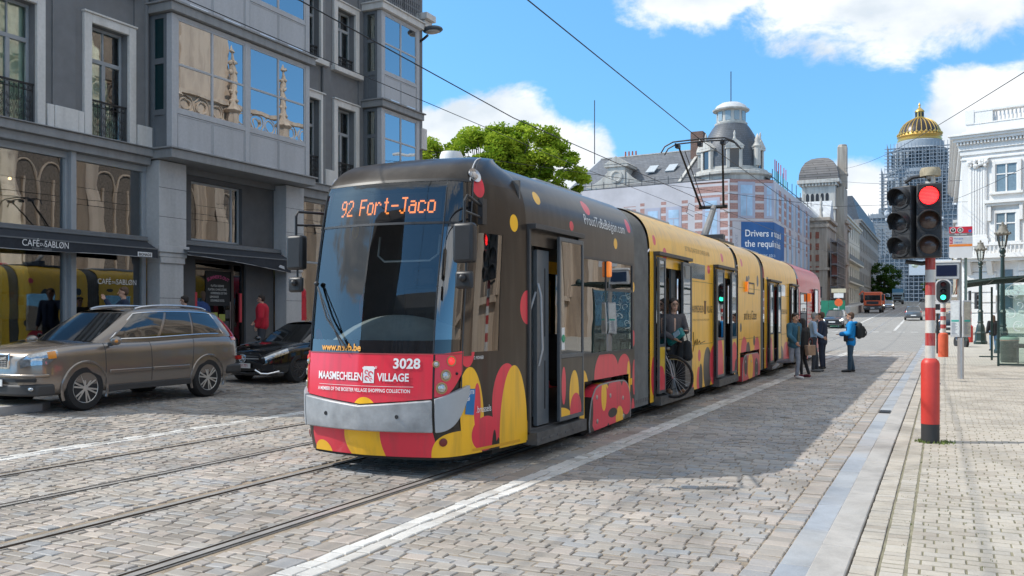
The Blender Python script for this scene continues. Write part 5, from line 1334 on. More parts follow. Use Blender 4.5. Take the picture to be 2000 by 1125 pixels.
# house row closing the street behind the viewer
RB = thing('house_row', 'row of pale town houses closing the street behind the viewer, mirrored in the windscreen', 'house row', (-6, -42, 0))
mb = MB(); mb.box(-16, 18, -8, 0, 0, 15); mb.add([(-16, 0, 15), (18, 0, 15), (18, -8, 15), (-16, -8, 15), (-16, -4, 19), (18, -4, 19)], [(0, 1, 5, 4), (2, 3, 4, 5), (1, 2, 5), (3, 0, 4)]); mb.build('wall', streak('grey render', (.20, .19, .18), (.12, .12, .11)), RB)
for i in range(11):
    for j in range(4):
        w = MB(); w.box(-14.5 + i * 3, -13.2 + i * 3, 0, .05, 1.5 + j * 3.4, 3.7 + j * 3.4); w.build('window', GLOSSBLK, RB)

# a tall dark house at the near left corner behind the viewer
DH = thing('corner_house', 'tall dark brick house behind the viewer, a silhouette in the windscreen reflection', 'building', (-30, -34, 0))
mb = MB(); mb.box(-14, 9.5, -12, 0, 0, 27); mb.add([(-14, 0, 27), (9.5, 0, 27), (9.5, -12, 27), (-14, -12, 27), (-12, -5, 32), (8, -5, 32)], [(0, 1, 5, 4), (2, 3, 4, 5), (1, 2, 5), (3, 0, 4)]); mb.build('wall', brickmat('dark brick', (.13, .08, .06), (.10, .065, .05), (.1, .09, .08), .4, .12), DH)
# ------------------------------------------------------------------ buildings further up the street
def facT(p0, p1, root):
    """local a = along the wall (left to right seen from outside), b = outwards, z = up; relative to the thing's root"""
    d = (V((*p1, 0)) - V((*p0, 0))).normalized(); n = V((d.y, -d.x, 0))
    return M.Translation(-V(root)) @ M(((d.x, n.x, 0, p0[0]), (d.y, n.y, 0, p0[1]), (0, 0, 1, 0), (0, 0, 0, 1)))
SLATE = brickmat('grey slates', (.13, .135, .145), (.10, .105, .115), (.06, .06, .065), .5, .3, .02, 'hz', .6, .3, var=.5)
SLATED = brickmat('dark dome slates', (.085, .095, .115), (.065, .075, .09), (.04, .045, .05), .4, .25, .02, 'hz', .5, .3, var=.5)
LIME = streak('pale limestone trim', (.50, .48, .44), (.22, .20, .18), .85, .6, .8, .1)
def wrapmat(name, red, white):
    mt, nt, p = _new(name); N, L = nt.nodes, nt.links
    tc = N.new('ShaderNodeTexCoord'); sp = N.new('ShaderNodeSeparateXYZ'); L.new(tc.outputs['Object'], sp.inputs[0])
    md = N.new('ShaderNodeMath'); md.operation = 'FLOORED_MODULO'; md.inputs[1].default_value = 1.07; L.new(sp.outputs[2], md.inputs[0])
    lt = N.new('ShaderNodeMath'); lt.operation = 'LESS_THAN'; lt.inputs[1].default_value = .30; L.new(md.outputs[0], lt.inputs[0])
    br = N.new('ShaderNodeTexBrick'); br.inputs['Scale'].default_value = 1; br.inputs['Brick Width'].default_value = .6; br.inputs['Row Height'].default_value = .2; br.inputs['Mortar Size'].default_value = .03
    br.inputs['Color1'].default_value = (*red, 1); br.inputs['Color2'].default_value = (*[c * .8 for c in red], 1); br.inputs['Mortar'].default_value = (*[c * 1.25 for c in red], 1)
    ad = N.new('ShaderNodeMath'); L.new(sp.outputs[0], ad.inputs[0]); L.new(sp.outputs[1], ad.inputs[1]); cb_ = N.new('ShaderNodeCombineXYZ'); L.new(ad.outputs[0], cb_.inputs[0]); L.new(sp.outputs[2], cb_.inputs[1]); L.new(cb_.outputs[0], br.inputs[0])
    mx = N.new('ShaderNodeMix'); mx.data_type = 'RGBA'; L.new(lt.outputs[0], mx.inputs[0]); L.new(br.outputs[0], mx.inputs[6]); mx.inputs[7].default_value = (*white, 1)
    ns = N.new('ShaderNodeTexNoise'); ns.inputs['Scale'].default_value = .35; ns.inputs['Detail'].default_value = 7; L.new(tc.outputs['Object'], ns.inputs[0])
    hv = N.new('ShaderNodeHueSaturation'); r2 = N.new('ShaderNodeMapRange'); r2.inputs['To Min'].default_value = .82; r2.inputs['To Max'].default_value = 1.18
    L.new(ns.outputs[0], r2.inputs[0]); L.new(r2.outputs[0], hv.inputs['Value']); L.new(mx.outputs[2], hv.inputs['Color']); L.new(hv.outputs[0], p.inputs['Base Color']); p.inputs['Roughness'].default_value = .9
    bp = N.new('ShaderNodeBump'); bp.inputs['Strength'].default_value = .25; bp.inputs['Distance'].default_value = .3; L.new(ns.outputs[0], bp.inputs['Height']); L.new(bp.outputs[0], p.inputs['Normal'])
    return mt
PWHITE = pm('pale printed cloth', (.47, .455, .48), .9, var=.12, scale=.4, bump=.2, bscale=.8)
PRED = wrapmat('printed brick cloth', (.34, .20, .175), (.48, .46, .48))
PGREY = pm('printed window frame', (.36, .37, .45), .9, var=.1, scale=.5)
PBLUE = pm('printed window blue', (.33, .47, .62), .8, var=.25, scale=.5)
P0, P1, P2, P3 = (-43.5, 111.1), (-23.05, 108.6), (-18.5, 111.8), (-18.5, 150.4)
WR = (-23.05, 108.6, 1.3)
wrap = thing('wrapped_building', 'big corner building with a slate dome, draped in printed brick cloth with a blue advert', 'building', WR)
T1, T2, T3 = facT(P0, P1, WR), facT(P1, P2, WR), facT(P2, P3, WR)
L1, L2, L3 = math.dist(P0, P1), math.dist(P1, P2), math.dist(P2, P3)
TW = M.Translation(-V(WR))
mb = MB(TW); mb.prism([(-43.4, 111.3, 0), (-23.1, 108.9, 0), (-18.75, 112, 0), (-18.75, 150.2, 0), (-43.4, 150.2, 0)], (0, 0, 18.0)); mb.build('wall', LIME, wrap)
# printed cloth
mb = MB(T1); mb.box(0, L1, 0, .06, 1.0, 18.1); cl1 = mb.build('printed_cloth', PWHITE, wrap, smooth=False)
mb = MB(T2); mb.box(.03, L2 - .03, .002, .07, 1.0, 18.1); cl2 = mb.build('printed_cloth', PRED, wrap, smooth=False)
mb = MB(T3); mb.box(0, L3, 0, .06, 1.0, 18.1); cl3 = mb.build('printed_cloth', PWHITE, wrap, smooth=False)
def pwin(T, a, w, z0, z1, par, b=.07, arch=False):
    m = MB(T); m.box(a - w / 2 - .35, a + w / 2 + .35, b, b + .03, z0 - .3, z1 + .4); o = m.build('printed_window', PGREY, par, smooth=False)
    m = MB(T); m.box(a - w / 2, a + w / 2, b + .03, b + .05, z0, z1); m.build('printed_pane', PBLUE, o, smooth=False)
    m = MB(T); m.box(a - .05, a + .05, b + .05, b + .06, z0, lerp(z0, z1, .68)); m.box(a - w / 2, a + w / 2, b + .05, b + .06, lerp(z0, z1, .68), lerp(z0, z1, .72)); m.build('printed_bar', PGREY, o, smooth=False)
for a0, a1, z0, z1 in ((6.6, 8.3, 12.2, 15.6), (8.9, 9.5, 5, 15.9), (11.75, 12.45, 5, 15.9), (14.5, 15.3, 5, 15.9), (16.2, 20.4, 3, 17.9), (2.2, 4.2, 11, 15)):
    m = MB(T1); m.box(a0, a1, .06, .068, z0, z1); m.build('printed_brick', PRED, cl1, smooth=False)
for a, w, z0, z1 in ((10.65, 1.35, 11.2, 14.8), (13.45, 1.35, 11.2, 14.8), (18.3, 1.5, 11.3, 15.6), (5.2, 1.4, 11.2, 14.8), (1.3, 1.3, 11.2, 14.8)): pwin(T1, a, w, z0, z1, cl1)
for a in (10.65, 13.45, 18.3): pwin(T1, a, 1.5, 5.4, 9.0, cl1)
m = MB(T1)
for a in (18.3, 5.2): m.prism([(a - 1.3, .072, 9.6), (a + 1.3, .072, 9.6), (a + 1.0, .072, 10.2), (a, .072, 10.7), (a - 1.0, .072, 10.2)], (0, .03, 0))
m.build('printed_pediment', PGREY, cl1, smooth=False)
pwin(T2, 2.1, 1.5, 13.7, 17.4, cl2, b=.08); pwin(T2, 5.0, .6, 13.7, 17.3, cl2, b=.08)
for i in range(9):
    a = 2.6 + i * 4.1
    if i in (0, 1, 2, 4, 6): m = MB(T3); m.box(a + 1.2, a + 2.9, .06, .075, 10.5 if i else 13.5, 17.6); m.build('printed_brick', PRED, cl3, smooth=False)
    for z0, z1 in ((13.6, 16.8), (8.6, 12.2), (4.2, 7.2)):
        if z0 < 13 and i < 2: continue
        pwin(T3, a, 1.2, z0, z1, cl3, b=.08)
# top rail and scaffold edge of the cloth
m = MB(T1)
for z in (18.15, 18.7): m.box(0, L1, -.2, -.12, z, z + .07)
for i in range(12): m.box(i * 1.8, i * 1.8 + .06, -.2, -.12, 18.1, 19.1)
m.build('scaffold_rail', DSTEEL, wrap, smooth=False)
m = MB(T3)
for i in range(10): m.box(1 + i * 4, 1.08 + i * 4, -.3, -.22, 18.1, 19.6 + (i % 3) * .3)
m.box(0, L3, -.3, -.22, 18.6, 18.68); m.build('scaffold_rail', DSTEEL, wrap, smooth=False)
for i, (a, c_) in enumerate(((2.5, 0), (3.6, 1), (5.2, 0), (7.0, 1), (9.5, 0), (11.2, 0))):
    for k, (z0, z1) in enumerate(((18.1, 19.6), (19.6, 21.0))): m = MB(T3); m.box(a, a + .1, -.25, -.15, z0, z1); m.build('scaffold_pole', mat('green scaffold pole', (.12, .36, .25), .6) if k == 0 else mat('red scaffold pole', (.55, .10, .12), .6), wrap)
# blue advert round the corner
BL = pm('blue advert cloth', (.035, .115, .30), .9, var=.15, scale=.4, bump=.2, bscale=.8)
m = MB(T2); m.box(.3, L2, .08, .12, 6.5, 13.0); ad0 = m.build('advert', PWHITE, wrap, smooth=False)
m = MB(T2); m.box(1.4, L2 + .02, .12, .16, 6.5, 12.95); m.build('advert_field', BL, ad0, smooth=False)
m = MB(T3); m.box(.0, 7.6, .08, .13, 6.5, 12.95); m.build('advert_field', BL, ad0, smooth=False)
def round_corner(a0, z0):
    def f(a, b):
        s = a0 + a
        return (T2 @ V((s, .175, z0 + b))) if s <= L2 else (T3 @ V((s - L2, .15, z0 + b)))
    return f
lettering('Drivers must pass all', 1.15, round_corner(1.85, 11.2), LETTER, ad0, align='LEFT', sx=.88, bold=.012)
lettering('the required checks', 1.15, round_corner(1.85, 9.95), LETTER, ad0, align='LEFT', sx=.88, bold=.012)
lettering('Safety never stops', .62, round_corner(1.85, 8.75), mat('pale blue lettering', (.5, .6, .7), .7), ad0, align='LEFT', sx=.95)
lettering('TRANSPORT', .5, lambda a, b: T2 @ V((1.0 - b, .13, 8.6 + a)), mat('grey lettering', (.25, .27, .33), .7), ad0, align='LEFT')
# slate roof with a hip, dormer, skylights, chimneys
def tl(x, y, z): return T1 @ V((x, y, z))
mb = MB(TW)
E0, E1, R0, R1 = (-43.4, 111.4, 18.2), (-23.0, 109.2, 18.2), (-44.2 + 1.0, 119.0, 23.6), (-27, 117.5, 23.6)
mb.add([E0, E1, R1, R0, (-50, 119, 18.2), (-50, 128, 18.2), (-20, 128, 18.2)], [(0, 1, 2, 3), (0, 3, 4), (3, 2, 6, 5), (4, 3, 5)])
mb.add([(-18.8, 112, 18.2), (-18.8, 150, 18.2), (-25, 148, 22.0), (-25, 116, 22.0)], [(0, 1, 2, 3)])
rf = mb.build('roof', SLATE, wrap)
m = MB(TW); m.bar((-43.2, 119, 23.62), (-27, 117.5, 23.62), .3, .15); m.bar((-29.6, 109.9, 18.3), (-28.6, 117.6, 23.7), .35, .2); m.build('ridge_cap', LIME, rf)
m = MB(TW); m.box(-29.6, -28.0, 115.5, 117.3, 20, 25.6); m.build('chimney', brickmat('chimney brick', (.20, .10, .07), (.15, .08, .06), (.2, .18, .16), .4, .12), rf)
for i in range(4): m = MB(TW); m.lathe([(.13, 23.6), (.11, 24.3)], (-39.5 + i * .5, 118.6, 0), 8); m.build('chimney_pot', mat('terracotta pot', (.40, .12, .06), .8), rf)
for x in (-34.2, -31.6): m = MB(TW); m.prism([(x - .7, 113.0, 20.2), (x + .5, 112.9, 20.2), (x + .8, 114.1, 21.2), (x - .4, 114.2, 21.2)], (0, -.12, .12)); m.build('skylight', mat('skylight glass', (.42, .45, .47), .2), rf)
m = MB(TW); DX = -38.3; dy = 111.2
m.box(DX - 1.2, DX + 1.2, dy, dy + 4, 18.2, 21.0); m.box(DX - 1.6, DX + 1.6, dy - .2, dy + 4, 21.0, 21.35); m.prism([(DX - 1.7, dy - .25, 21.35), (DX + 1.7, dy - .25, 21.35), (DX, dy - .25, 22.4)], (0, 4, 0)); m.box(DX - 4.2, DX + 4.2, dy + .1, dy + .8, 18.15, 18.9)
for s in (-1, 1): m.prism([(DX + s * 1.2, dy + .1, 18.9), (DX + s * 3.2, dy + .1, 18.9), (DX + s * 2.2, dy + .1, 19.5), (DX + s * 1.25, dy + .1, 20.4)], (0, .5, 0))
m.lathe([(.85, 0), (.85, .12), (.6, .16), (.55, .05)], (DX, dy, 19.75), 20, (0, -1, 0)); d_ = m.build('dormer', LIME, rf, bevel=.03)
m = MB(TW); m.lathe([(.52, .04), (0, .04)], (DX, dy, 19.75), 16, (0, -1, 0)); m.build('pane', GLOSSBLK, d_)
m = MB(TW); m.cyl((-44.2, 119, 23), (-44.2, 119, 32), .07, 6); m.build('lightning_rod', DSTEEL, rf)
# corner dome
DC = (-24.0, 113.8)
m = MB(TW); m.lathe([(4.6, 17.9), (4.6, 18.7), (5.0, 18.9), (5.0, 19.2), (4.5, 19.35), (4.5, 19.6), (3.7, 19.7), (3.7, 20.9)], (*DC, 0), 32); dm_ = m.build('dome_base', LIME, wrap)
m = MB(TW); m.lathe([(3.7, 20.0), (3.72, 21.0), (3.62, 22.0), (3.35, 23.1), (2.9, 24.2), (2.35, 25.1), (1.95, 25.6)], (*DC, 0), 32); m.build('dome', SLATED, dm_)
m = MB(TW); m.lathe([(2.0, 25.55), (2.05, 25.75), (1.75, 25.8), (1.75, 25.9), (1.7, 27.2), (2.25, 27.35), (2.3, 27.5), (2.1, 27.6)], (*DC, 0), 24); lt_ = m.build('lantern', LIME, dm_)
for i in range(10):
    a = 2 * PI * i / 10 - PI / 2; m = MB(TW); m.bar((DC[0] + 1.74 * math.cos(a), DC[1] + 1.74 * math.sin(a), 26.0), (DC[0] + 1.74 * math.cos(a), DC[1] + 1.74 * math.sin(a), 27.15), .66, .08, (math.cos(a), math.sin(a), 0)); m.build('pane', pm('lantern glass', (.25, .32, .36), .15) if i == 0 else bpy.data.materials['lantern glass'], lt_)
m = MB(TW); m.lathe([(2.1, 27.55), (1.8, 28.0), (1.2, 28.35), (.5, 28.5), (0, 28.55)], (*DC, 0), 24); m.build('lantern_cap', mat('pale lead', (.50, .51, .52), .6), lt_)
m = MB(TW); m.cyl((*DC, 28.4), (*DC, 32.4), .06, 6); m.build('spire', DSTEEL, lt_)
for ang in (-128, -72, -16, -180):
    a = R(ang); c = V((DC[0] + 3.75 * math.cos(a), DC[1] + 3.75 * math.sin(a), 0)); rt = V((-math.sin(a), math.cos(a), 0)); o_ = V((math.cos(a), math.sin(a), 0))
    Tm = TW @ M(((rt.x, o_.x, 0, c.x), (rt.y, o_.y, 0, c.y), (0, 0, 1, 0), (0, 0, 0, 1)))
    m = MB(Tm); m.box(-.95, -.55, -1.2, .25, 19.7, 22.0); m.box(.55, .95, -1.2, .25, 19.7, 22.0); m.box(-1.1, 1.1, -1.2, .4, 22.0, 22.3); m.prism([(-1.2, .42, 22.3), (1.2, .42, 22.3), (0, .42, 23.3)], (0, -1.6, 0)); m.lathe([(.2, 23.2), (.1, 23.6), (.16, 23.8), (0, 24.4)], (0, .2, 0), 8)
    g = m.build('dormer', LIME, dm_, bevel=.03); m = MB(Tm); m.box(-.55, .55, -.2, .1, 19.8, 22.0); m.build('pane', GLOSSBLK, g)
for ang in (-100, -45, -60):
    a = R(ang); m = MB(TW); m.lathe([(.4, 20), (.4, 22.2), (.55, 22.4), (.3, 22.9), (.35, 23.2), (0, 24.0)], (DC[0] + 4.1 * math.cos(R(-28)), DC[1] + 4.1 * math.sin(R(-28)), 0), 10)
m.build('finial', LIME, dm_)

# ---- stone tower with a domed cap
BRST = streak('brownish weathered stone', (.42, .37, .31), (.16, .13, .11), .9, .7, .7, .2)
tw = thing('stone_tower', 'tall square stone tower with domed slate cap and a row of small arched openings', 'tower', (-18.4, 160, 2))
Tt = M.Translation((18.4, -160, -2)); q = lambda: MB(Tt)
m = q(); m.box(-21.2, -15.9, 156.5, 164, 1.5, 23.2); m.box(-21.45, -15.65, 156.25, 164.2, 19.2, 19.5); m.box(-21.5, -15.6, 156.2, 164.2, 23.2, 23.6); m.box(-21.9, -15.2, 155.8, 164.5, 23.6, 24.2)
for i in range(12): m.box(-21.6 + i * .52, -21.35 + i * .52, 155.95, 156.3, 23.15, 23.6)
shaft = m.build('shaft', LIME, tw, bevel=.03)
for i in range(5):
    m = q(); x = -20.3 + i * .78; m.prism([(x - .25, 156.48, 19.9), (x + .25, 156.48, 19.9), (x + .25, 156.48, 21.6), (x + .17, 156.48, 21.85), (x, 156.48, 21.95), (x - .17, 156.48, 21.85), (x - .25, 156.48, 21.6)], (0, -.02, 0)); m.build('opening', BLACK, shaft)
m = q(); m.lathe([(4.55, 24.2), (4.45, 25.3), (3.8, 26.8), (2.7, 27.9), (1.3, 28.4), (0, 28.5)], (-18.55, 160, 0), 4, a0=PI / 4, a1=PI / 4 + 2 * PI - 1e-9) if False else None
pts = [(3.15, 24.2), (3.1, 25.2), (2.8, 26.3), (2.25, 27.3), (1.4, 28.0), (.5, 28.3)]
for j in range(len(pts) - 1):
    (r0, z0), (r1, z1) = pts[j], pts[j + 1]
    m.add([(-18.55 + sx * r, 160 + sy * r * 1.2, z) for r, z in ((r0, z0), (r1, z1)) for sx, sy in ((-1, -1), (1, -1), (1, 1), (-1, 1))], [(0, 1, 5, 4), (1, 2, 6, 5), (2, 3, 7, 6), (3, 0, 4, 7)] + ([(4, 5, 6, 7)] if j == len(pts) - 2 else []))
m.build('cap', brickmat('lead cap rolls', (.17, .155, .15), (.14, .13, .125), (.07, .065, .06), 4, .42, .05, 'hz', .7, .4), tw, smooth=False)
m = q(); m.box(-15.9, -14.6, 158, 163, 1.5, 23); m.box(-15.9, -14.4, 159.6, 161.2, 23, 30); m.box(-16.0, -14.3, 159.5, 161.3, 25.2, 25.6); m.lathe([(.8, 29.9), (.7, 30.4), (0, 30.5)], (-15.15, 160.4, 0), 8); m.box(-14.6, -14.2, 158.5, 162.5, 10, 10.5); m.box(-14.6, -14.2, 158.5, 162.5, 17, 17.6); m.build('side_pier', BRST, tw, bevel=.05)

# ---- low stone and brick house in front of the tower, scaffolded along the street
st = thing('scaffolded_house', 'weathered stone and brick house front with pediment, scaffolded above a green hoarding', 'building', (-18, 146, 2))
Ts = M.Translation((18, -146, -2)); q = lambda: MB(Ts)
m = q(); m.box(-22, -15.9, 145, 156, 1.5, 16.2); m.box(-22, -15.6, 144.7, 156, 15.2, 15.7); m.box(-22, -15.4, 144.5, 156, 16.2, 16.7); m.box(-22, -15.6, 144.8, 156, 8.6, 9.0)
m.build('wall', BRST, st, bevel=.03)
for i in range(7):
    for x0, x1 in ((-17.6, -17.1), (-18.6, -18.2)): m = q(); m.box(x0, x1, 144.9, 145.02, 3 + i * 1.75, 4 + i * 1.75); m.build('brick_panel', mat('brick panel', (.25, .09, .06), .85, var=.3), st)
m = q(); m.prism([(-15.7, 146.5, 16.7), (-15.7, 153, 16.7), (-15.7, 149.7, 19.8)], (-5, 0, 0)); m.build('pediment', brickmat('zinc sheets', (.5, .52, .54), (.45, .47, .49), (.35, .36, .38), .8, 3, .03, 'hz'), st)
m = q(); m.lathe([(.3, 16.7), (.18, 17.6), (.3, 17.9), (.12, 18.6), (.22, 18.9), (0, 20.0)], (-16.8, 145.2, 0), 8); m.build('finial', LIME, st)
sc = thing('scaffolding', 'grey tube scaffolding standing along the weathered house front', 'scaffolding', (-15, 150, 2))
m = MB(M.Translation((15, -150, -2)))
for i in range(8):
    for x in (-15.4, -14.4): m.box(x - .05, x + .05, 145 + i * 1.7 - .05, 145 + i * 1.7 + .05, 2, 13.5)
for j in range(7):
    z = 2.3 + j * 1.75
    for x in (-15.4, -14.4):
        for dz in (0, .55): m.box(x - .05, x + .05, 144.8, 157.1, z + dz, z + dz + .08)
    m.box(-15.4, -14.4, 144.9, 157, z + .1, z + .16)
    for i in range(8): m.box(-15.4, -14.4, 145 + i * 1.7 - .04, 145 + i * 1.7 + .04, z + .2, z + .28)
m.build('tubes', mat('scaffold tube', (.22, .21, .21), .5, .5, var=.3), sc, smooth=False)
m = MB(M.Translation((15, -150, -2))); m.box(-15.35, -15.3, 146, 156, 7.5, 11.4); m.build('mesh_sheet', mat('brown debris mesh', (.18, .07, .06), .9), sc)

# ---- street houses: parametric classical fronts
def townhouse(name, label, p0, p1, z0, z1, wallm, floors, nb, win, roofm=None, mans=0, depth=9, balcony=None):
    root = (*p0, z0); T = facT(p0, p1, root); L_ = math.dist(p0, p1)
    t = thing(name, label, 'building', root)
    m = MB(T); m.box(0, L_, -depth, 0, z0 - 2, z1); m.build('wall', wallm, t)
    m = MB(T); m.box(-.2, L_ + .2, -.1, .7, z1 - .35, z1); m.box(-.1, L_ + .1, -.1, .4, z1 - .9, z1 - .35); m.build('cornice', wallm, t)
    m = MB(T); m.box(-.05, L_ + .05, -.1, .22, lerp(z0, z1, 1 / floors), lerp(z0, z1, 1 / floors) + .35); m.build('string_course', wallm, t)
    for f in range(floors):
        za, zb_ = lerp(z0, z1, f / floors), lerp(z0, z1, (f + 1) / floors)
        for i in range(nb):
            a = L_ * (i + .5) / nb; w = min(1.3, L_ / nb * .42); h0, h1 = za + (zb_ - za) * .22, za + (zb_ - za) * .78
            m = MB(T); m.box(a - w / 2 - .2, a + w / 2 + .2, 0, .12, h0 - .2, h0); m.box(a - w / 2 - .2, a - w / 2, 0, .1, h0, h1 + .25); m.box(a + w / 2, a + w / 2 + .2, 0, .1, h0, h1 + .25); m.box(a - w / 2, a + w / 2, 0, .1, h1, h1 + .25)
            o = m.build('window', wallm, t); m = MB(T); m.box(a - w / 2, a + w / 2, 0, .03, h0, h1); m.build('pane', win, o)
    if balcony is not None:
        for f in balcony:
            z = lerp(z0, z1, f / floors) + .2
            m = MB(T); m.box(1, L_ - 1, 0, 1.1, z - .3, z); o = m.build('balcony', wallm, t); m = MB(T); m.box(1, L_ - 1, 1.0, 1.08, z, z + 1.0); m.build('railing', DSTEEL, o)
    if mans:
        m = MB(T); m.add([(0, 0, z1), (L_, 0, z1), (L_, -depth, z1), (0, -depth, z1), (.6, -1.6, z1 + mans), (L_ - .6, -1.6, z1 + mans), (L_ - .6, -depth, z1 + mans), (.6, -depth, z1 + mans)], [(0, 1, 5, 4), (1, 2, 6, 5), (3, 0, 4, 7), (4, 5, 6, 7)]); m.build('roof', roofm or SLATE, t)
    return t
CREAM = streak('cream rendered front', (.60, .57, .50), (.38, .35, .30), .8, .5, .6, .05)
DKF = streak('grey stone front', (.30, .28, .26), (.17, .16, .15), .85, .5, .6, .1)
WINF = pm('distant window', (.03, .035, .04), .15)
townhouse('cream_townhouse', 'cream classical house with dark balconies left of the climbing street', (-18.3, 197), (-18.3, 236), 4.0, 22.5, CREAM, 4, 7, WINF, SLATE, 3, balcony=(1, 2))
# its end wall faces the viewer
townhouse('cream_townhouse', 'sunlit cream end house behind the stone tower, its blind side wall facing the viewer', (-27, 196), (-18.4, 196), 4.0, 21.8, CREAM, 4, 3, WINF, mat('red tiles', (.35, .12, .07), .8), 2)
townhouse('grey_office_block', 'long grey stone block with dark mansard left of the far street', (-18.6, 238), (-18.6, 312), 5.2, 25.5, DKF, 5, 14, WINF, SLATED, 6)
townhouse('grey_townhouse', 'brown stone house front in shade right behind the stone tower', (-17.2, 164.5), (-17.2, 195), 3.0, 19.5, BRST, 4, 6, WINF, SLATE, 3)
# street wall with terrace, people stand before it
tw_ = thing('terrace_wall', 'low grey stone terrace wall beside the climbing street', 'wall', (-10.5, 130, 1.7)); m = MB(M.Translation((10.5, -130, -1.7)))
m.add([(-12.2, 122, 1.5), (-10.6, 122, 1.5), (-11.4, 175, 2.4), (-13, 175, 2.4), (-12.2, 122, 2.7), (-10.6, 122, 2.7), (-11.4, 175, 3.9), (-13, 175, 3.9)], [(0, 1, 5, 4), (1, 2, 6, 5), (2, 3, 7, 6), (3, 0, 4, 7), (4, 5, 6, 7)]); m.build('masonry', LIME, tw_)

# ---- white classical corner building on the right
WHITEW = streak('white stucco', (.72, .71, .69), (.50, .47, .43), .75, .35, .5, .04)
A0 = (1.5, 83.9); A1 = (A0[0] + .9635 * 16, A0[1] - .268 * 16); WRt = (*A0, .7)
wh = thing('white_palace', 'white stucco corner building with fluted pilaster, balustraded roof and balcony', 'building', WRt)
TA1 = facT(A0, A1, WRt); q = lambda: MB(TA1)
m = q(); m.box(0, 16, -12, 0, .3, 17.0); wlo = m.build('wall', WHITEW, wh)
m = MB(M.Translation(-V(WRt))); m.prism([(1.52, 84.0, .3), (1.7, 122, .3), (12, 120, .3), (12, 84, .3)], (0, 0, 16.4)); m.build('wall', WHITEW, wh)
m = q()
for z0, z1, o_ in ((15.0, 15.4, .12), (15.4, 15.7, .22), (16.1, 16.35, .55), (16.35, 16.55, .75), (16.55, 16.7, .9), (14.6, 14.75, .1)): m.box(-o_, 16, -.4, o_, z0, z1)
for i in range(62): m.box(-.3 + i * .26, -.15 + i * .26, .2, .48, 15.85, 16.08)
m.box(-.3, 16, -.4, .2, 15.7, 16.1); m.build('cornice', WHITEW, wh, bevel=.02)
m = MB(M.Translation(-V(WRt)))
for z0, z1, o_ in ((15.4, 15.7, .25), (16.1, 16.35, .55), (16.35, 16.55, .75), (16.55, 16.7, .9)): m.box(1.5 - o_, 1.7, 84.05, 122, z0, z1)
m.build('cornice', WHITEW, wh)
m = q(); m.box(.3, 16, -1, -.15, 16.7, 17.55); m.box(.25, 16, -1, -.1, 17.55, 17.65); m.box(.25, 16, -.9, -.1, 18.55, 18.75); m.box(.25, 2.3, -.9, -.14, 17.65, 18.55); m.box(6.2, 7.6, -.9, -.14, 17.65, 18.55); m.box(.2, .9, -.95, -.08, 17.6, 18.8)
bl = m.build('parapet', WHITEW, wh, bevel=.02)
prof = [(.06, 0), (.10, .1), (.12, .3), (.07, .55), (.06, .75), (.10, .9)]
for i in range(13): m = q(); m.lathe(prof, (2.5 + i * .29, -.5, 17.65), 8); m.build('baluster', WHITEW, bl)
m = q(); m.lathe([(.62, 0), (.62, .15), (.45, .18), (.45, .05)], (4.2, -.16, 16.75), 16, (0, 1, 0), 0, PI); m.build('lunette', WHITEW, wh)
# pilaster with flutes and leafy capital
for a in (.6, 6.9, 13.2):
    m = q(); m.box(a - .15, a + 1.45, 0, .28, 7.4, 8.0); m.box(a - .05, a + 1.35, 0, .22, 8.0, 8.3); m.box(a, a + 1.3, 0, .16, 8.3, 13.9)
    for k in range(6): m.box(a + .1 + k * .2, a + .19 + k * .2, .16, .20, 8.4, 13.8)
    p_ = m.build('pilaster', WHITEW, wh, bevel=.015)
    m = q(); m.box(a - .15, a + 1.45, 0, .4, 14.45, 14.6); rg = random.Random(int(a * 10))
    for k in range(26): m.ball((a + rg.uniform(0, 1.3), .22 + rg.uniform(0, .15), 13.9 + rg.uniform(0, .55)), rg.uniform(.10, .18), 6, 5)
    m.ball((a, .3, 14.3), .2, 8, 6); m.ball((a + 1.3, .3, 14.3), .2, 8, 6); m.build('capital', WHITEW, p_)
def whwin(a, w, z0, z1, ped, br):
    m = q(); m.frame; f = .28
    m.box(a - f, a, 0, .16, z0, z1 + f); m.box(a + w, a + w + f, 0, .16, z0, z1 + f); m.box(a, a + w, 0, .155, z1, z1 + f); m.box(a - f - .15, a + w + f + .15, 0, .3, z0 - .2, z0)
    m.box(a + w / 2 - .06, a + w / 2 + .06, 0, .1, z0, z1); m.box(a, a + w / 2 - .06, 0, .09, lerp(z0, z1, .62), lerp(z0, z1, .62) + .1); m.box(a + w / 2 + .06, a + w, 0, .09, lerp(z0, z1, .62), lerp(z0, z1, .62) + .1)
    m.box(a, a + .08, 0, .08, z0, z1); m.box(a + w - .08, a + w, 0, .08, z0, z1)
    if ped: m.box(a - f - .5, a + w + f + .5, 0, .55, z1 + f + .55, z1 + f + .8); m.box(a - f - .35, a + w + f + .35, 0, .35, z1 + f + .35, z1 + f + .55)
    if ped:
        for s in (a - f - .25, a + w + f + .0): m.box(s, s + .25, 0, .35, z1 - .6, z1 + f + .35)
    o = m.build('window', WHITEW, wh, bevel=.015); m = q(); m.box(a + .08, a + w - .08, 0, .03, z0, z1); m.build('pane', pm('pale reflecting pane', (.16, .22, .26), .08) if 'prp' not in K else K['prp'], o); K.setdefault('prp', bpy.data.materials['pale reflecting pane'])
for a in (2.55, 8.9): whwin(a, 1.6, 11.75, 14.0, False, 0); whwin(a, 1.5, 7.7, 10.0, True, 0)
m = q(); m.box(-.3, 16, 0, 1.2, 6.35, 6.6); m.box(-.2, 16, 0, .9, 6.1, 6.35); m.box(-.3, 16, 1.0, 1.2, 7.35, 7.5); m.box(-.3, 16, 1.0, 1.2, 6.6, 6.7)
bc = m.build('balcony', WHITEW, wh, bevel=.015)
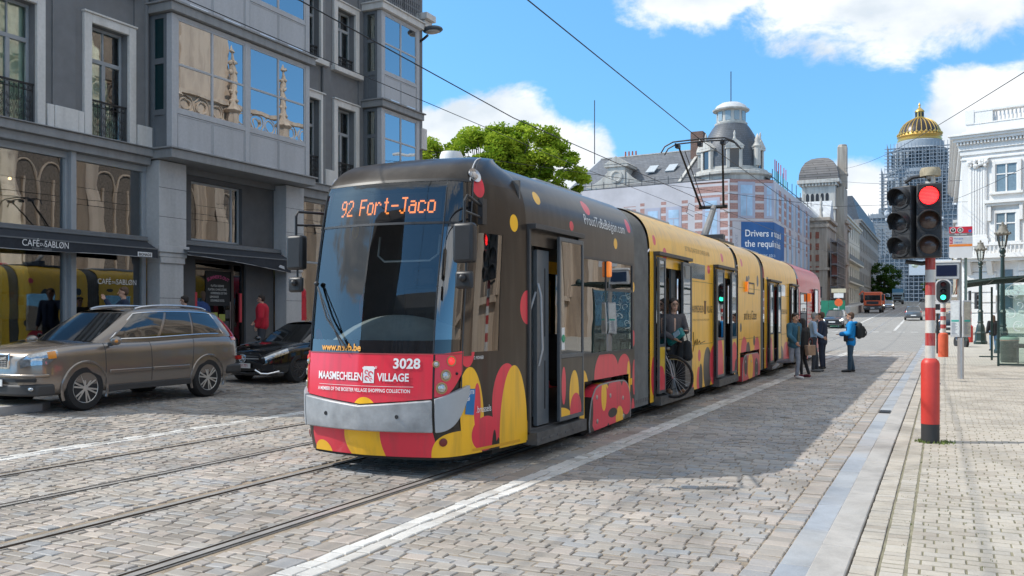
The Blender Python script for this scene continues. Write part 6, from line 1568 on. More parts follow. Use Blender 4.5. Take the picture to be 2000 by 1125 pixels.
for i in range(40): m = q(); m.lathe([(.05, 0), (.09, .15), (.05, .4), (.08, .65)], (.0 + i * .3, 1.1, 6.7), 6); m.build('baluster', WHITEW, bc)
for a in (.4, 2.0, 5.4, 7.0, 11): m = q(); m.prism([(a, .0, 4.9), (a, .4, 5.2), (a, .8, 6.1), (a, 0, 6.1)], (.4, 0, 0)); m.build('bracket', WHITEW, bc)
m = q()
for i in range(5):
    for a0, a1 in ((.1, 2.6), (4.2, 9.0), (10.6, 16)): m.box(a0, a1, 0, .12, 1.9 + i * .85, 2.65 + i * .85)
m.box(-.1, 16, 0, .25, .3, 1.8); m.build('rustication', WHITEW, wh, bevel=.03)
for a_ in (2.9, 9.2): m = q(); m.box(a_, a_ + .9, .0, .05, 2.2, 5.4); m.build('ground_window', K['prp'], wh)
m = q(); m.box(2.5, 7.5, .25, .9, 3.3, 3.75); m.build('shop_sign', WHITE, wh)
lettering('CAFE', .42, lambda a, b: TA1 @ V((5 + a, .92, 3.4 + b)), mat('grey lettering', (.25, .27, .33), .7), wh) if False else None
# houses further along the right side
townhouse('slate_townhouse', 'narrow white house with dark mansard squeezed beyond the white palace', (2.2, 150), (1.9, 124), .9, 13.5, WHITEW, 4, 5, WINF, SLATED, 5, balcony=(1,))
townhouse('brick_townhouse', 'distant brick house on the right of the climbing street', (2.6, 200), (2.3, 151), 2.2, 16.0, streak('red brick front', (.34, .15, .10), (.2, .1, .07)), 4, 8, WINF, SLATE, 4)
townhouse('brick_townhouse', 'farthest pale house on the right before the domed palace', (3.0, 300), (2.7, 201), 3.5, 19, CREAM, 4, 14, WINF, SLATE, 4)

# ---- domed palace under scaffolding at the top of the street
PC = (-9.74, 461)
pal = thing('domed_palace', 'huge scaffolded palace tower with black and gold ribbed dome at the end of the street', 'palace', (*PC, 2))
Tp = M.Translation((0, 0, -2)); q = lambda: MB(Tp)
PST = streak('haze blue palace stone', (.30, .33, .36), (.19, .22, .25), .9, .5, .12, .05)  # blue cast of the distant haze is put into the stone colour
m = q(); m.box(-23, 18, -4, 30, 0, 30); m.box(-40, 45, 2, 30, 0, 22); m.box(-20, 17, -3, 28, 30, 49); m.box(-17.5, 16, -2, 26, 49, 52); m.lathe([(14.2, 52), (14.2, 68), (14.8, 68.5), (14.8, 70), (12.2, 70.2), (12.0, 79.5), (12.6, 80), (10.6, 81), (10.4, 84), (9.6, 84.5), (9.6, 85.5)], (0, 10, 0), 32)
m.box(-24, 19, -5, 30, 28.5, 30.5); m.box(-21, 18, -4, 28, 47.5, 49.5); m.build('masonry', PST, pal)
m = q(); m.prism([(-8, -4.6, 31), (8, -4.6, 31), (0, -4.6, 37)], (0, 3, 0)); m.box(-5, 5, -4.3, -3.9, 4, 20); m.build('portal', mat('dark portal', (.10, .12, .14), .8), pal)
for i in range(11):
    a = PI + PI * (i + .5) / 11
    for (r, z0, z1) in ((14.35, 55, 66), (12.3, 72, 78.5)): m = q(); m.bar((r * math.cos(a), 10 + r * math.sin(a), z0), (r * math.cos(a), 10 + r * math.sin(a), z1), 1.7, .3, (math.cos(a), math.sin(a), 0)); m.build('opening', mat('dark palace opening', (.06, .08, .10), .7), pal)
DOMEB = pm('black dome copper', (.035, .03, .035), .35, .3, var=.2)
GOLD = pm('gilded metal', (.58, .39, .12), .40, .75, var=.15)
dp_ = [(9.3, 88), (8.95, 89.5), (8.2, 91.2), (7.0, 92.9), (5.4, 94.2), (3.6, 95.1), (2.4, 95.5)]
m = q(); m.lathe(dp_, (0, 10, 0), 40); dome = m.build('dome', DOMEB, pal)
for i in range(26):
    a = 2 * PI * i / 26; m = q(); m.tube([((r + .05) * math.cos(a), 10 + (r + .05) * math.sin(a), z) for r, z in dp_], .26, 5); m.build('rib', GOLD, dome)
m = q(); m.lathe([(9.7, 84.6), (9.9, 85.4), (9.3, 85.8), (9.5, 86.4), (10.0, 86.8), (9.6, 87.3), (9.3, 88.0), (9.2, 88.3)], (0, 10, 0), 40); gb = m.build('gilded_band', GOLD, dome)
for i in range(30): a = 2 * PI * i / 30; m = q(); m.ball((9.6 * math.cos(a), 10 + 9.6 * math.sin(a), 88.0), .62, 6, 5); m.build('boss', GOLD, gb)
m = q(); m.lathe([(2.5, 95.4), (2.6, 95.9), (1.9, 96.1), (1.8, 98.6), (2.2, 98.8), (2.1, 99.3), (1.2, 100.2), (.5, 100.8), (.35, 101.6), (.6, 102), (.1, 103.2), (0, 103.4)], (0, 10, 0), 16); m.build('lantern', GOLD, dome)
for i in range(8): a = 2 * PI * i / 8; m = q(); m.bar((1.85 * math.cos(a), 10 + 1.85 * math.sin(a), 96.3), (1.85 * math.cos(a), 10 + 1.85 * math.sin(a), 98.4), .9, .2, (math.cos(a), math.sin(a), 0)); m.build('opening', BLACK, dome)
SCAF = pm('haze blue scaffold', (.23, .26, .295), .6, .2, var=.2)  # tubes tinted blue to paint in the far haze
m = q()
def scaf_ring(hw, y0, z0, z1, step, bay, ext=0):
    z = z0
    while z <= z1:
        for x0, x1, ya, yb in ((-hw, hw, y0 - .15, y0 + .15), (-hw - .15, -hw + .15, y0, y0 + 20), (hw - .15, hw + .15, y0, y0 + 20)): m.box(x0, x1, ya, yb, z, z + .32)
        m.box(-hw, hw, y0, y0 + 1.2, z, z + .12)
        for s in (-1, 1): m.box(min(s * hw, s * (hw + ext)), max(s * hw, s * (hw + ext)), y0, y0 + .2, z, z + .3)
        z += step
    n = int(2 * hw / bay)
    for i in range(n + 1):
        x = -hw + 2 * hw * i / n; m.box(x - .13, x + .13, y0 - .3, y0 - .05, z0 - 1, z1 + 1.5)
        if i % 3 == 1:
            zz = z0
            while zz < z1 - step: m.bar((x, y0 - .2, zz), (x + bay, y0 - .2, zz + step), .16, .1); zz += step * 2
    for i in range(8):
        for s in (-1, 1): m.box(s * hw - .13, s * hw + .13, y0 + i * 2.6 - .13, y0 + i * 2.6 + .13, z0 - 1, z1 + 1.2)
scaf_ring(13.6, -3.9, 70, 80.5, 1.6, 1.5, 1.2); scaf_ring(16.0, -6.4, 50, 69, 1.6, 1.5, .9); scaf_ring(21.5, -8.2, 30, 48, 1.7, 1.8, .8); scaf_ring(24.6, -8.8, 6, 29, 1.8, 2.0)
m.box(-33, -24, -6, -5.6, 38, 38.4)
for i in range(6): m.box(-33 + i * 1.8, -32.75 + i * 1.8, -6, -5.7, 6, 40 + (i % 3) * 1.5)
for j in range(14): m.box(-33, -24, -6, -5.7, 8 + j * 2.3, 8.3 + j * 2.3)
m.build('scaffolding', SCAF, pal, smooth=False)
m = q(); m.box(-4, 14, -9.6, -9.5, 20, 27) ; m.build('mesh_sheet', mat('pale scaffold sheet', (.42, .47, .52), .9), pal)
rg = random.Random(3)
for (x, z) in ((-13, 48), (-10.5, 47), (9, 44), (2, 33)):
    m = q()
    for k in range(9): m.ball((x + rg.uniform(-1, 1), -9, z + rg.uniform(-2, 2)), rg.uniform(.5, .9), 6, 5)
    m.build('statue', mat('pale statue stone', (.45, .47, .5), .9), pal)
m = q(); m.box(4.2, 8.2, -11, -10.6, 5, 12); m.build('white_panel', WHITE, pal)

# ------------------------------------------------------------------ trees
def leafmat(name, a, b):
    mt = bpy.data.materials.new(name); mt.use_nodes = True; nt = mt.node_tree; N, L = nt.nodes, nt.links; N.clear()
    out = N.new('ShaderNodeOutputMaterial'); df = N.new('ShaderNodeBsdfDiffuse'); tr = N.new('ShaderNodeBsdfTranslucent'); mx = N.new('ShaderNodeMixShader'); mx.inputs[0].default_value = .45
    at = N.new('ShaderNodeAttribute'); at.attribute_name = 'tint'; cr = N.new('ShaderNodeValToRGB'); cr.color_ramp.elements[0].color = (*a, 1); cr.color_ramp.elements[1].color = (*b, 1)
    L.new(at.outputs['Fac'], cr.inputs[0]); L.new(cr.outputs[0], df.inputs[0]); L.new(cr.outputs[0], tr.inputs[0]); L.new(df.outputs[0], mx.inputs[1]); L.new(tr.outputs[0], mx.inputs[2]); L.new(mx.outputs[0], out.inputs[0])
    return mt
BARK = pm('tree bark', (.09, .075, .06), .95, var=.3, scale=5, bump=.6)
def tree(label, loc, lobes, trunk_h, nclump, nleaf, leaf, seed, lm, r0=.3, group=None):
    """lobes = [(x, y, z, rx, ry, rz)] relative to the trunk foot"""
    rng = np.random.default_rng(seed); rg = random.Random(seed)
    t = thing('broadleaf_tree', label, 'tree', loc, group=group)
    m = MB(); top = (lobes[0][0] * .3, lobes[0][1] * .3, trunk_h); m.tube([(0, 0, -.3), (0, 0, trunk_h * .5), top], [r0 * 1.2, r0 * .85, r0 * .7], 10)
    vol = [l[3] * l[4] * l[5] for l in lobes]; sv = sum(vol); P = []; fs = []; tint = []
    centers = []
    for l, v in zip(lobes, vol):
        for _ in range(max(3, int(nclump * v / sv))):
            d = rng.normal(size=3); d /= np.linalg.norm(d); rr = rng.uniform(.35, 1.0) ** .5
            centers.append((np.array(l[:3]) + d * rr * np.array(l[3:]), l))
    for i, (c, l) in enumerate(centers):
        if i % 3 == 0: m.tube([top, tuple(lerp(top[k], c[k], .5) + rg.uniform(-.2, .2) for k in range(3)), tuple(c)], [r0 * .4, r0 * .2, r0 * .05], 5)
        cs = rng.uniform(.55, 1.15) * min(l[3:]) * .27; n = int(nleaf * rng.uniform(.7, 1.3)); tb_ = rng.uniform(.1, .9)
        d = rng.normal(size=(n, 3)); d /= np.linalg.norm(d, axis=1)[:, None]; pos = c + d * (rng.uniform(0, 1, n) ** .45)[:, None] * cs * np.array([1.25, 1.25, .8])
        u = rng.normal(size=(n, 3)); u[:, 2] *= .5; u /= np.linalg.norm(u, axis=1)[:, None]; w = np.cross(u, rng.normal(size=(n, 3))); w /= np.linalg.norm(w, axis=1)[:, None]
        s = leaf * rng.uniform(.6, 1.3, n)[:, None]
        b = len(P) * 0 + sum(len(x) for x in P)
        q_ = np.stack([pos - u * s, pos - w * s * .5, pos + u * s, pos + w * s * .5], 1).reshape(-1, 3); P.append(q_)
        fs += [(b + 4 * k, b + 4 * k + 1, b + 4 * k + 2, b + 4 * k + 3) for k in range(n)]
        tint.append(np.repeat(np.clip(tb_ + rng.normal(0, .18, n), 0, 1), 4))
    m.build('trunk', BARK, t)
    P = np.concatenate(P); tint = np.concatenate(tint)
    me = bpy.data.meshes.new('crown'); me.from_pydata(P.tolist(), [], fs); at = me.attributes.new('tint', 'FLOAT', 'POINT'); at.data.foreach_set('value', tint.astype(np.float32)); me.materials.append(lm)
    o = bpy.data.objects.new('crown', me); COL.objects.link(o); o.parent = t
    return t
LEAF1 = leafmat('fresh green leaf', (.15, .26, .02), (.46, .56, .06)); LEAF2 = leafmat('dark green leaf', (.03, .075, .015), (.08, .15, .03))
tree('big fresh green tree rising behind the grey corner house', (-27.2, 53.5, .3), [(-.6, 0, 11.8, 3.0, 3.0, 2.4), (-4.8, -1.8, 11.0, 2.6, 2.6, 2.4), (2.2, 1.0, 12.2, 2.4, 2.6, 2.4), (4.1, 1.8, 10.6, 1.9, 2.2, 2.4), (-2.4, -.5, 9.4, 3.8, 3, 2.4), (1.5, .8, 8.6, 3.6, 3, 2.6), (4.9, 2.2, 8.4, 1.6, 1.8, 1.6), (-6.2, -2.4, 8.6, 2, 2, 2.4)], 5.5, 560, 230, .13, 4, LEAF1)
tree('small dark tree at the foot of the scaffolded palace', (-15.4, 281, 5.2), [(0, 0, 6.5, 5.4, 4, 5.2), (1.5, 0, 3.5, 4, 3, 3), (-2, 0, 8.5, 3, 3, 3)], 3, 120, 120, .24, 6, LEAF2)
tree('little green tree beside the palace, right of the striped pole', (-1.5, 290, 5.2), [(0, 0, 5.5, 3.5, 3, 4)], 3, 50, 110, .22, 7, LEAF1)
# ------------------------------------------------------------------ wires over the street
WIRE = pm('copper contact wire', (.025, .022, .02), .5, .5, var=.1)
def wire(label, pts, r=.012, name='overhead_wire', group='overhead wires above the street'):
    m = MB(); P = pts if len(pts) > 2 else [tuple(lerp(pts[0][k], pts[1][k], i / 24) - (.4 * math.sin(PI * i / 24) * math.dist(*pts) / 60 if k == 2 else 0) for k in range(3)) for i in range(25)]
    m.tube(P, r, 5); return tag(m.build(name, WIRE), label, 'overhead wire', group)
cz = lambda y: 6.19 + (.0025 * (y - 22)) * (1 if y < 22 else 0) * -10 + gz(-5, y)
wire('contact wire running above the tram to its pantograph', [(-5.57, -25, 6.6), (-5.57, 0, 6.52), (-5.57, 12, 6.42), (-5.57, 22.7, 6.2), (-5.57, 40, 6.3), (-5.57, 60, 6.5), (-5.8, 100, 7.4), (-6.6, 200, 9.8), (-7.2, 280, 11.6)], .011)
wire('contact wire above the empty track, passing the far corner of the grey house', [(-8.36, -25, 6.55), (-8.36, 10.4, 6.26), (-8.36, 17.5, 5.98), (-8.36, 40, 6.2), (-8.36, 60, 6.5), (-8.6, 100, 7.4), (-9.4, 200, 9.8), (-10, 280, 11.6)], .011)
wire('thin feeder wire running left of the tracks in front of the bay windows', [(-9.9, -25, 6.7), (-9.9, 12.5, 6.27), (-9.9, 24, 6.2), (-9.9, 50, 6.35), (-10.2, 100, 7.6)], .008)
wire('span wire climbing from the stone tower to above the white palace', [(-14.5, 158, 26.0), (3.6, 38, 11.2)], .02)
wire('span wire crossing low in front of the scaffolded palace', [(-16.5, 150, 23.2), (2.2, 84, 13.0)], .02)
wire('span wire crossing behind the pantograph to the wrapped building', [(-18.5, 30.1, 8.2), (-8.36, 50, 8.0), (-5.57, 55, 8.0), (1.6, 70, 9.6)], .012)
wire('slack span wire in front of the white palace windows', [(-3, 120, 14.5), (4.9, 44, 8.9)], .014)
lp = thing('hanging_lamp', 'pale green bowl lamp hanging over the far street in front of the palace', 'street lamp', (-2.7, 109, 7.2))
m = MB(); m.lathe([(.05, .3), (.34, .12), (.38, 0), (.2, -.22), (0, -.28)], (0, 0, 0), 14); m.build('bowl', pm('pale green lamp glass', (.45, .55, .48), .3), lp); m = MB(); m.cyl((0, 0, .25), (0, 0, 1.6), .02, 5); m.build('hanger', DSTEEL, lp)

# ------------------------------------------------------------------ traffic signals and posts
REDP_ = pm('red signal post paint', (.55, .045, .035), .45, var=.12, scale=3); ORP = pm('faded orange red paint', (.60, .10, .04), .55, var=.15, scale=3)
WHP = streak('chipped white paint', (.66, .64, .60), (.30, .26, .22), .6, .6, 5, .1); RDP = streak('chipped red paint', (.42, .03, .03), (.55, .45, .4), .5, .35, 8, .1)
SIGB = pm('black signal housing', (.028, .029, .032), .5, var=.15)
def lens_m(name, col, em): return pm(name, col, .35, coat=.4, emit=em, var=.1, scale=30)
L_RED = lens_m('lit red lens', (1.0, .012, .016), 2.4); L_GRN = lens_m('lit green lens', (.03, .9, .45), 2.2); L_OFF = pm('unlit brown lens', (.075, .04, .03), .3, coat=.5, var=.25, scale=30); L_DK = pm('unlit dark lens', (.035, .035, .038), .35, coat=.4, var=.2)
def ringed(seg):
    """lens pattern: fine horizontal bars"""
    return seg
def head(par, x, y, z0, rz, lenses, w=.33, hgt=1.04, visor=True, names=('signal_head',)):
    T = M.Translation((x, y, z0)) @ M.Rotation(rz, 4, 'Z')
    s = hgt / 3
    m = MB(T); m.box(-w / 2, w / 2, -.10, .06, 0, hgt)
    hd = m.build('signal_head', SIGB, par, bevel=.02, seg=3)
    for i, lm in enumerate(lenses):
        zc = hgt - s * (i + .5); r = s * .36
        m = MB(T); m.lathe([(0, .03), (r * .6, .02), (r, 0)], (0, -.105, zc), 24, (0, -1, 0)); l = m.build('lens', lm, hd)
        if visor:
            m = MB(T); n = 22
            a0, a1 = R(-35), R(215)
            vs = []
            for k in range(n + 1):
                a = lerp(a0, a1, k / n); d = .155 * (.45 + .55 * max(0, math.sin(a)) ** .7)
                for rr in (r * 1.14, r * 1.22):
                    vs += [(rr * math.cos(a), -.10, zc + rr * math.sin(a)), (rr * math.cos(a), -.10 - d, zc + rr * math.sin(a) - .02)]
            f = []
            for k in range(n): f += [(4 * k, 4 * k + 1, 4 * k + 5, 4 * k + 4), (4 * k + 2, 4 * k + 6, 4 * k + 7, 4 * k + 3), (4 * k + 1, 4 * k + 3, 4 * k + 7, 4 * k + 5)]
            m.add(vs, f); m.lathe([(r * 1.22, 0), (r * 1.22, .012), (r, .012), (r, 0)], (0, -.10, zc), 24, (0, -1, 0)); m.build('visor', SIGB, hd)
        if i: m = MB(T); m.box(-w / 2 - .001, w / 2 + .001, -.103, .122, hgt - s * i - .004, hgt - s * i + .004); m.build('joint', BLACK, hd)
    return hd
def banded(par, x, y, z0, n, step, r, first=0):
    for i in range(n):
        m = MB(); m.cyl((x, y, z0 + i * step), (x, y, z0 + (i + 1) * step), r, 18); m.build('band', (WHP, RDP)[(i + first) % 2], par)
ts = thing('traffic_light', 'big twin-headed traffic light glowing red on a thick red and white post', 'traffic light', (-.14, 13.0, .04))
m = MB(); m.lathe([(.112, 0), (.112, .25)], (0, 0, 0), 24); m.build('foot', pm('black post foot', (.03, .032, .035), .6), ts)
m = MB(); m.lathe([(.114, .25), (.114, 1.04), (.10, 1.08), (.068, 1.11)], (0, 0, 0), 24); m.build('sleeve', REDP_, ts)
banded(ts, 0, 0, 1.11, 8, .166, .062)
m = MB(); m.lathe([(.06, 2.44), (.06, 3.45), (.058, 3.53)], (0, .0, 0), 18); m.build('pole', WHP, ts)
m = MB(); m.lathe([(.125, 3.5), (.128, 3.57), (.11, 3.61), (0, 3.62)], (0, 0, 0), 20); m.build('cap', pm('lichened cap', (.36, .31, .22), .9, var=.3, scale=20), ts)
head(ts, -.015, -.16, 2.42, R(2), (L_RED, L_OFF, L_OFF), w=.30, hgt=.96)
head(ts, -.295, -.12, 2.42, R(-32), (L_DK, L_DK, L_DK), w=.28, hgt=.95)
m = MB(); m.tube([(-.30, 0, 3.44), (-.22, .02, 3.50), (-.02, 0, 3.52)], .025, 8); m.tube([(-.3, .02, 2.39), (-.1, .02, 2.36), (0, 0, 2.38)], .03, 8); m.tube([(0, 0, 3.42), (-.02, -.12, 3.47)], .02, 6); m.build('bracket', SIGB, ts)
m = MB()
for i in range(9): m.box(-.385, -.355, -.185, -.180, 2.48 + i * .021, 2.49 + i * .021)
m.build('bus_symbol', pm('white bar light', (.85, .85, 1), .5, emit=.7), ts)
m = MB()
for i in range(2): m.lathe([(.012, 0), (.012, .015), (0, .018)], (.114, 0, .78 - i * .35), 6, (1, 0, 0))
m.build('screw', STEEL, ts)

m = MB()
for i in range(13): z = 2.42 + .96 - .16 - .108 + i * .018; hw = math.sqrt(max(0, .112 ** 2 - (z - (2.42 + .96 - .16)) ** 2)); m.box(-.015 - hw, -.015 + hw, -.303, -.299, z, z + .004)
m.build('lens_bars', pm('lens bar red', (.75, .10, .08), .4, emit=.9), ts, smooth=False)
t2 = thing('traffic_light', 'smaller traffic light showing green on a white-rimmed board above an orange foot', 'traffic light', (.04, 39.7, .04))
m = MB(); m.lathe([(.19, 0), (.19, .85), (.17, .93), (.10, .97)], (0, 0, 0), 18); m.build('sleeve', ORP, t2); banded(t2, 0, 0, .97, 7, .165, .10)
def rrect(w, h_, r, n=6):
    P = []
    for cx, cy_, a0 in ((w - r, h_ - r, 0), (-w + r, h_ - r, 90), (-w + r, -h_ + r, 180), (w - r, -h_ + r, 270)): P += [(cx + r * math.cos(R(a0 + 90 * k / n)), cy_ + r * math.sin(R(a0 + 90 * k / n))) for k in range(n + 1)]
    return P
m = MB(); m.prism([(x, -.02, 2.62 + z) for x, z in rrect(.30, .50, .27)], (0, .05, 0)); m.build('board_rim', WHITE, t2)
m = MB(); m.prism([(x, -.045, 2.62 + z) for x, z in rrect(.25, .45, .23)], (0, .03, 0)); m.build('board', pm('dark signal board', (.06, .065, .07), .5), t2)
head(t2, 0, -.12, 2.25, 0, (pm('dim red lens', (.12, .02, .02), .4), L_DK, L_GRN), w=.26, hgt=.78)
# distant signals
t3 = thing('traffic_light', 'dark traffic light seen from the side beyond the stop, on a red and white post', 'traffic light', (1.44, 58.0, .11))
m = MB(); m.lathe([(.17, 0), (.17, .95), (.1, 1.02)], (0, 0, 0), 14); m.build('sleeve', REDP_, t3); banded(t3, 0, 0, 1.02, 5, .2, .09); m = MB(); m.cyl((0, 0, 2.0), (0, 0, 3.0), .08, 10); m.build('pole', DSTEEL, t3)
head(t3, .35, 0, 1.95, R(60), (L_DK,) * 3, w=.3, hgt=.95)
t4 = thing('traffic_light', 'tram signal post with dark heads and a red lamp behind the rear of the tram', 'traffic light', (-9.3, 62, .5))
m = MB(); m.cyl((0, 0, -.4), (0, 0, 3.4), .07, 10); m.build('pole', DSTEEL, t4); head(t4, .1, -.15, 2.4, R(20), (pm('glowing far red lens', (.8, .03, .02), .4, emit=1), L_DK, L_DK), w=.34, hgt=1.0); head(t4, -.35, -.1, 2.3, R(-30), (L_DK,) * 3, w=.32, hgt=.95)
p5 = thing('sign_post', 'thin black post with a small white sign beside the smaller green traffic light', 'sign post', (-.18, 43.2, .04))
m = MB(); m.cyl((0, 0, 0), (0, 0, 1.75), .05, 8); m.build('pole', BLACK, p5); m = MB(); m.box(-.16, .16, -.06, -.03, 1.75, 2.3); m.build('sign_plate', WHITE, p5); m = MB(); m.box(-.1, .1, -.065, -.061, 1.9, 2.15); m.build('sign_mark', BLACK, p5)
p6 = thing('road_sign', 'round orange roadworks sign under pale plates by the green hoarding', 'road sign', (-8.1, 82.5, .65))
m = MB(); m.cyl((0, 0, -.2), (0, 0, 3.2), .05, 8); m.build('pole', STEEL, p6); m = MB(); m.lathe([(.34, 0), (.34, .04), (0, .04)], (0, -.06, 2.15), 18, (0, -1, 0)); m.build('disc', pm('orange sign face', (.75, .13, .03), .5), p6); m = MB(); m.box(-.6, .6, -.1, -.05, 3.0, 3.35); m.build('plate', mat('cream plate', (.55, .5, .36), .6), p6); m = MB(); m.box(-.4, .4, -.09, -.05, 2.55, 2.95); m.build('plate', WHITE, p6)
hb_ = thing('hoarding', 'green construction hoarding standing by the street below the scaffolding', 'hoarding', (-8.6, 84, .65))
for i in range(3): m = MB(); m.box(-1.2 + i * .7, -.52 + i * .7, 0, .08, -.2, 2.35); m.build('panel', pm('green hoarding sheet', (.02, .20, .12), .5, var=.2, scale=2) if i == 0 else bpy.data.materials['green hoarding sheet'], hb_)
m = MB(); m.box(1.2, 1.45, -1.0, -.85, -.1, 1.0); m.build('barrier_post', WHITE, hb_)
p7 = thing('striped_post', 'black and white striped post among the signals behind the tram', 'post', (-8.9, 76, .5))
for i in range(9): m = MB(); m.cyl((0, 0, -.1 + i * .3), (0, 0, .2 + i * .3), .09, 10); m.build('band', (WHITE, BLACK)[i % 2], p7)
m = MB(); m.box(-.2, .2, -.2, .1, 2.6, 3.5); m.build('signal_box', BLACK, p7)
rl = thing('railing', 'low dark street railing behind the walking men', 'railing', (-9.2, 70, .4)); m = MB(); m.box(-1.1, 1.1, -.03, .03, .85, .92); m.build('top_rail', DSTEEL, rl)
for i in range(9): m = MB(); m.cyl((-1.05 + i * .26, 0, -.1), (-1.05 + i * .26, 0, .86), .02, 6); m.build('bar', DSTEEL, rl)

# ------------------------------------------------------------------ tram stop
bs = thing('stop_sign_post', 'tall tram stop post with red and white T B sign, display box and timetable panels', 'tram stop', (.44, 26.26, .04))
m = MB(); m.cyl((0, 0, 0), (0, 0, 1.08), .078, 18); m.build('lower_tube', pm('silver post', (.50, .51, .53), .35, .6, var=.05), bs)
m = MB(); m.cyl((-.03, .05, 1.0), (-.03, .05, 3.95), .055, 12); m.build('pole', mat('grey sign pole', (.33, .34, .34), .4, .4), bs); m = MB(); m.cyl((.12, .1, 1.0), (.12, .1, 3.9), .035, 10); m.build('pole', mat('green grey pole', (.20, .28, .25), .5), bs)
m = MB(); m.prism([(x + .0, -.06, 3.58 + z) for x, z in rrect(.275, .41, .04)], (0, .04, 0)); sg = m.build('sign_board', pm('white sign board', (.68, .69, .70), .4, var=.04), bs, smooth=False)
sf_ = lambda x0, z0: (lambda a, b: (x0 + a, -.068, z0 + b))
def plate(x0, x1, z0, z1, mt_, par, dy=0, nm='sign_field'): m = MB(); m.box(x0, x1, -.064 - dy, -.058, z0, z1); return m.build(nm, mt_, par, smooth=False)
SRED = mat('sign red', (.55, .02, .04), .4); plate(-.272, .272, 3.82, 3.985, SRED, sg); plate(-.272, .272, 3.745, 3.82, mat('sign grey', (.16, .16, .17), .5), sg); plate(-.27, .27, 3.47, 3.53, mat('sign orange', (.75, .22, .03), .5), sg)
plate(-.265, -.19, 3.635, 3.72, SRED, sg); plate(-.265, -.19, 3.545, 3.625, SRED, sg); plate(-.18, .265, 3.545, 3.72, mat('sign pale', (.50, .52, .55), .5), sg); plate(.18, .25, 3.835, 3.9, mat('sign blue', (.03, .12, .45), .5), sg, .002)
for x0, ch in ((-.18, 'T'), (-.01, 'B')):
    m = MB(); m.lathe([(.068, 0), (.068, .004), (.055, .004), (.055, 0)], (x0, -.064, 3.9), 24, (0, -1, 0)); m.build('ring', LETTER, sg); lettering(ch, .09, sf_(x0, 3.868), LETTER, sg, bold=.002)
lettering('Petit Sablon', .06, sf_(0, 3.765), LETTER, sg)
for s, z in (('92', 3.655), ('93', 3.565)): lettering(s, .06, sf_(-.228, z), LETTER, sg, sx=.8)
lettering('Fort-Jaco', .055, sf_(-.15, 3.66), mat('sign blue', 0), sg, align='LEFT'); lettering('Legrand', .055, sf_(-.15, 3.57), mat('sign blue', 0), sg, align='LEFT')
m = MB(); m.box(-.62, -.03, -.08, .10, 2.62, 3.05); db_ = m.build('display_box', pm('grey display box', (.42, .44, .46), .4), bs, bevel=.015); m = MB(); m.box(-.65, 0, -.10, .12, 3.05, 3.11); m.build('box_roof', WHITE, db_, bevel=.01); m = MB(); m.box(-.58, -.09, -.088, -.08, 2.70, 2.99); m.build('screen', pm('dark blue screen', (.014, .02, .05), .15), db_)
PAPER = pm('printed timetable', (.62, .66, .68), .35, var=.15, scale=14)
for (cx, rz_, lab) in ((-.125, R(-14), 0), (.13, R(38), 1)):
    T = M.Translation((cx, -.02, 0)) @ M.Rotation(rz_, 4, 'Z'); m = MB(T); m.box(-.115, .115, -.03, .02, 1.10, 2.06); pn = m.build('timetable_panel', mat('pale panel frame', (.5, .52, .55), .4), bs, bevel=.006)
    m = MB(T); m.box(-.095, .095, -.036, -.03, 1.14, 2.02); m.build('paper', PAPER if lab == 0 else pm('faded map', (.42, .40, .34), .4, var=.3, scale=10), pn)
    m = MB(T); m.box(-.09, .09, -.039, -.036, 1.50, 1.55); m.build('paper_stripe', mat('teal stripe', (.05, .38, .33), .6), pn)
    rg = random.Random(lab)
    m = MB(T)
    for j in range(16): m.box(-.085, -.085 + rg.uniform(.05, .16), -.039, -.036, 1.17 + j * .02, 1.18 + j * .02)
    m.build('paper_text', mat('grey print', (.25, .28, .33), .7), pn, smooth=False)
lettering('T', .12, lambda a, b: (.12 + a, -.02, 1.98 + b), LETTER, bs) if False else None

GRN = pm('dark green iron', (.015, .036, .033), .4, var=.15)
def lamp_post(loc, label):
    t = thing('lamp_post', label, 'lamp post', loc, group='old green lamp posts on the pavement')
    m = MB(); m.lathe([(.34, 0), (.34, .14), (.30, .2), (.27, .55), (.30, .62), (.24, .7), (.20, 1.0), (.13, 1.15), (.16, 1.22), (.13, 1.3), (.12, 1.75), (.15, 1.8), (.10, 1.9)], (0, 0, 0), 8); m.build('pedestal', GRN, t, ang=25)
    m = MB(); m.lathe([(.10, 1.9), (.085, 3.4), (.075, 4.2), (.12, 4.25), (.08, 4.32), (.13, 4.42), (.13, 4.5), (.06, 4.6)], (0, 0, 0), 10); m.build('shaft', GRN, t)
    m = MB(); m.lathe([(.10, 4.58), (.14, 4.66), (.22, 5.18)], (0, 0, 0), 8); m.build('lantern_glass', glassmat('lantern glass pane', (.85, .87, .85), 1.45, .02, 0, .05) if 'lgp' not in K else K['lgp'], t); K.setdefault('lgp', bpy.data.materials['lantern glass pane'])
    m = MB()
    for i in range(8): a = 2 * PI * i / 8; m.bar((.14 * math.cos(a), .14 * math.sin(a), 4.66), (.22 * math.cos(a), .22 * math.sin(a), 5.18), .018, .018)
    m.build('lantern_frame', GRN, t, smooth=False)
    m = MB(); m.lathe([(.26, 5.16), (.30, 5.2), (.24, 5.3), (.17, 5.45), (.14, 5.55), (.05, 5.62), (.05, 5.7), (0, 5.76)], (0, 0, 0), 12)
    for i in range(12): a = 2 * PI * i / 12; m.ball((.29 * math.cos(a), .29 * math.sin(a), 5.24), .05, 5, 4)
    for i in range(8): a = 2 * PI * i / 8; m.ball((.13 * math.cos(a), .13 * math.sin(a), 5.58), .035, 5, 4)
    m.build('lantern_cap', pm('weathered lantern cap', (.20, .19, .16), .6, var=.25) if 'wlc' not in K else K['wlc'], t); K.setdefault('wlc', bpy.data.materials['weathered lantern cap'])
    return t
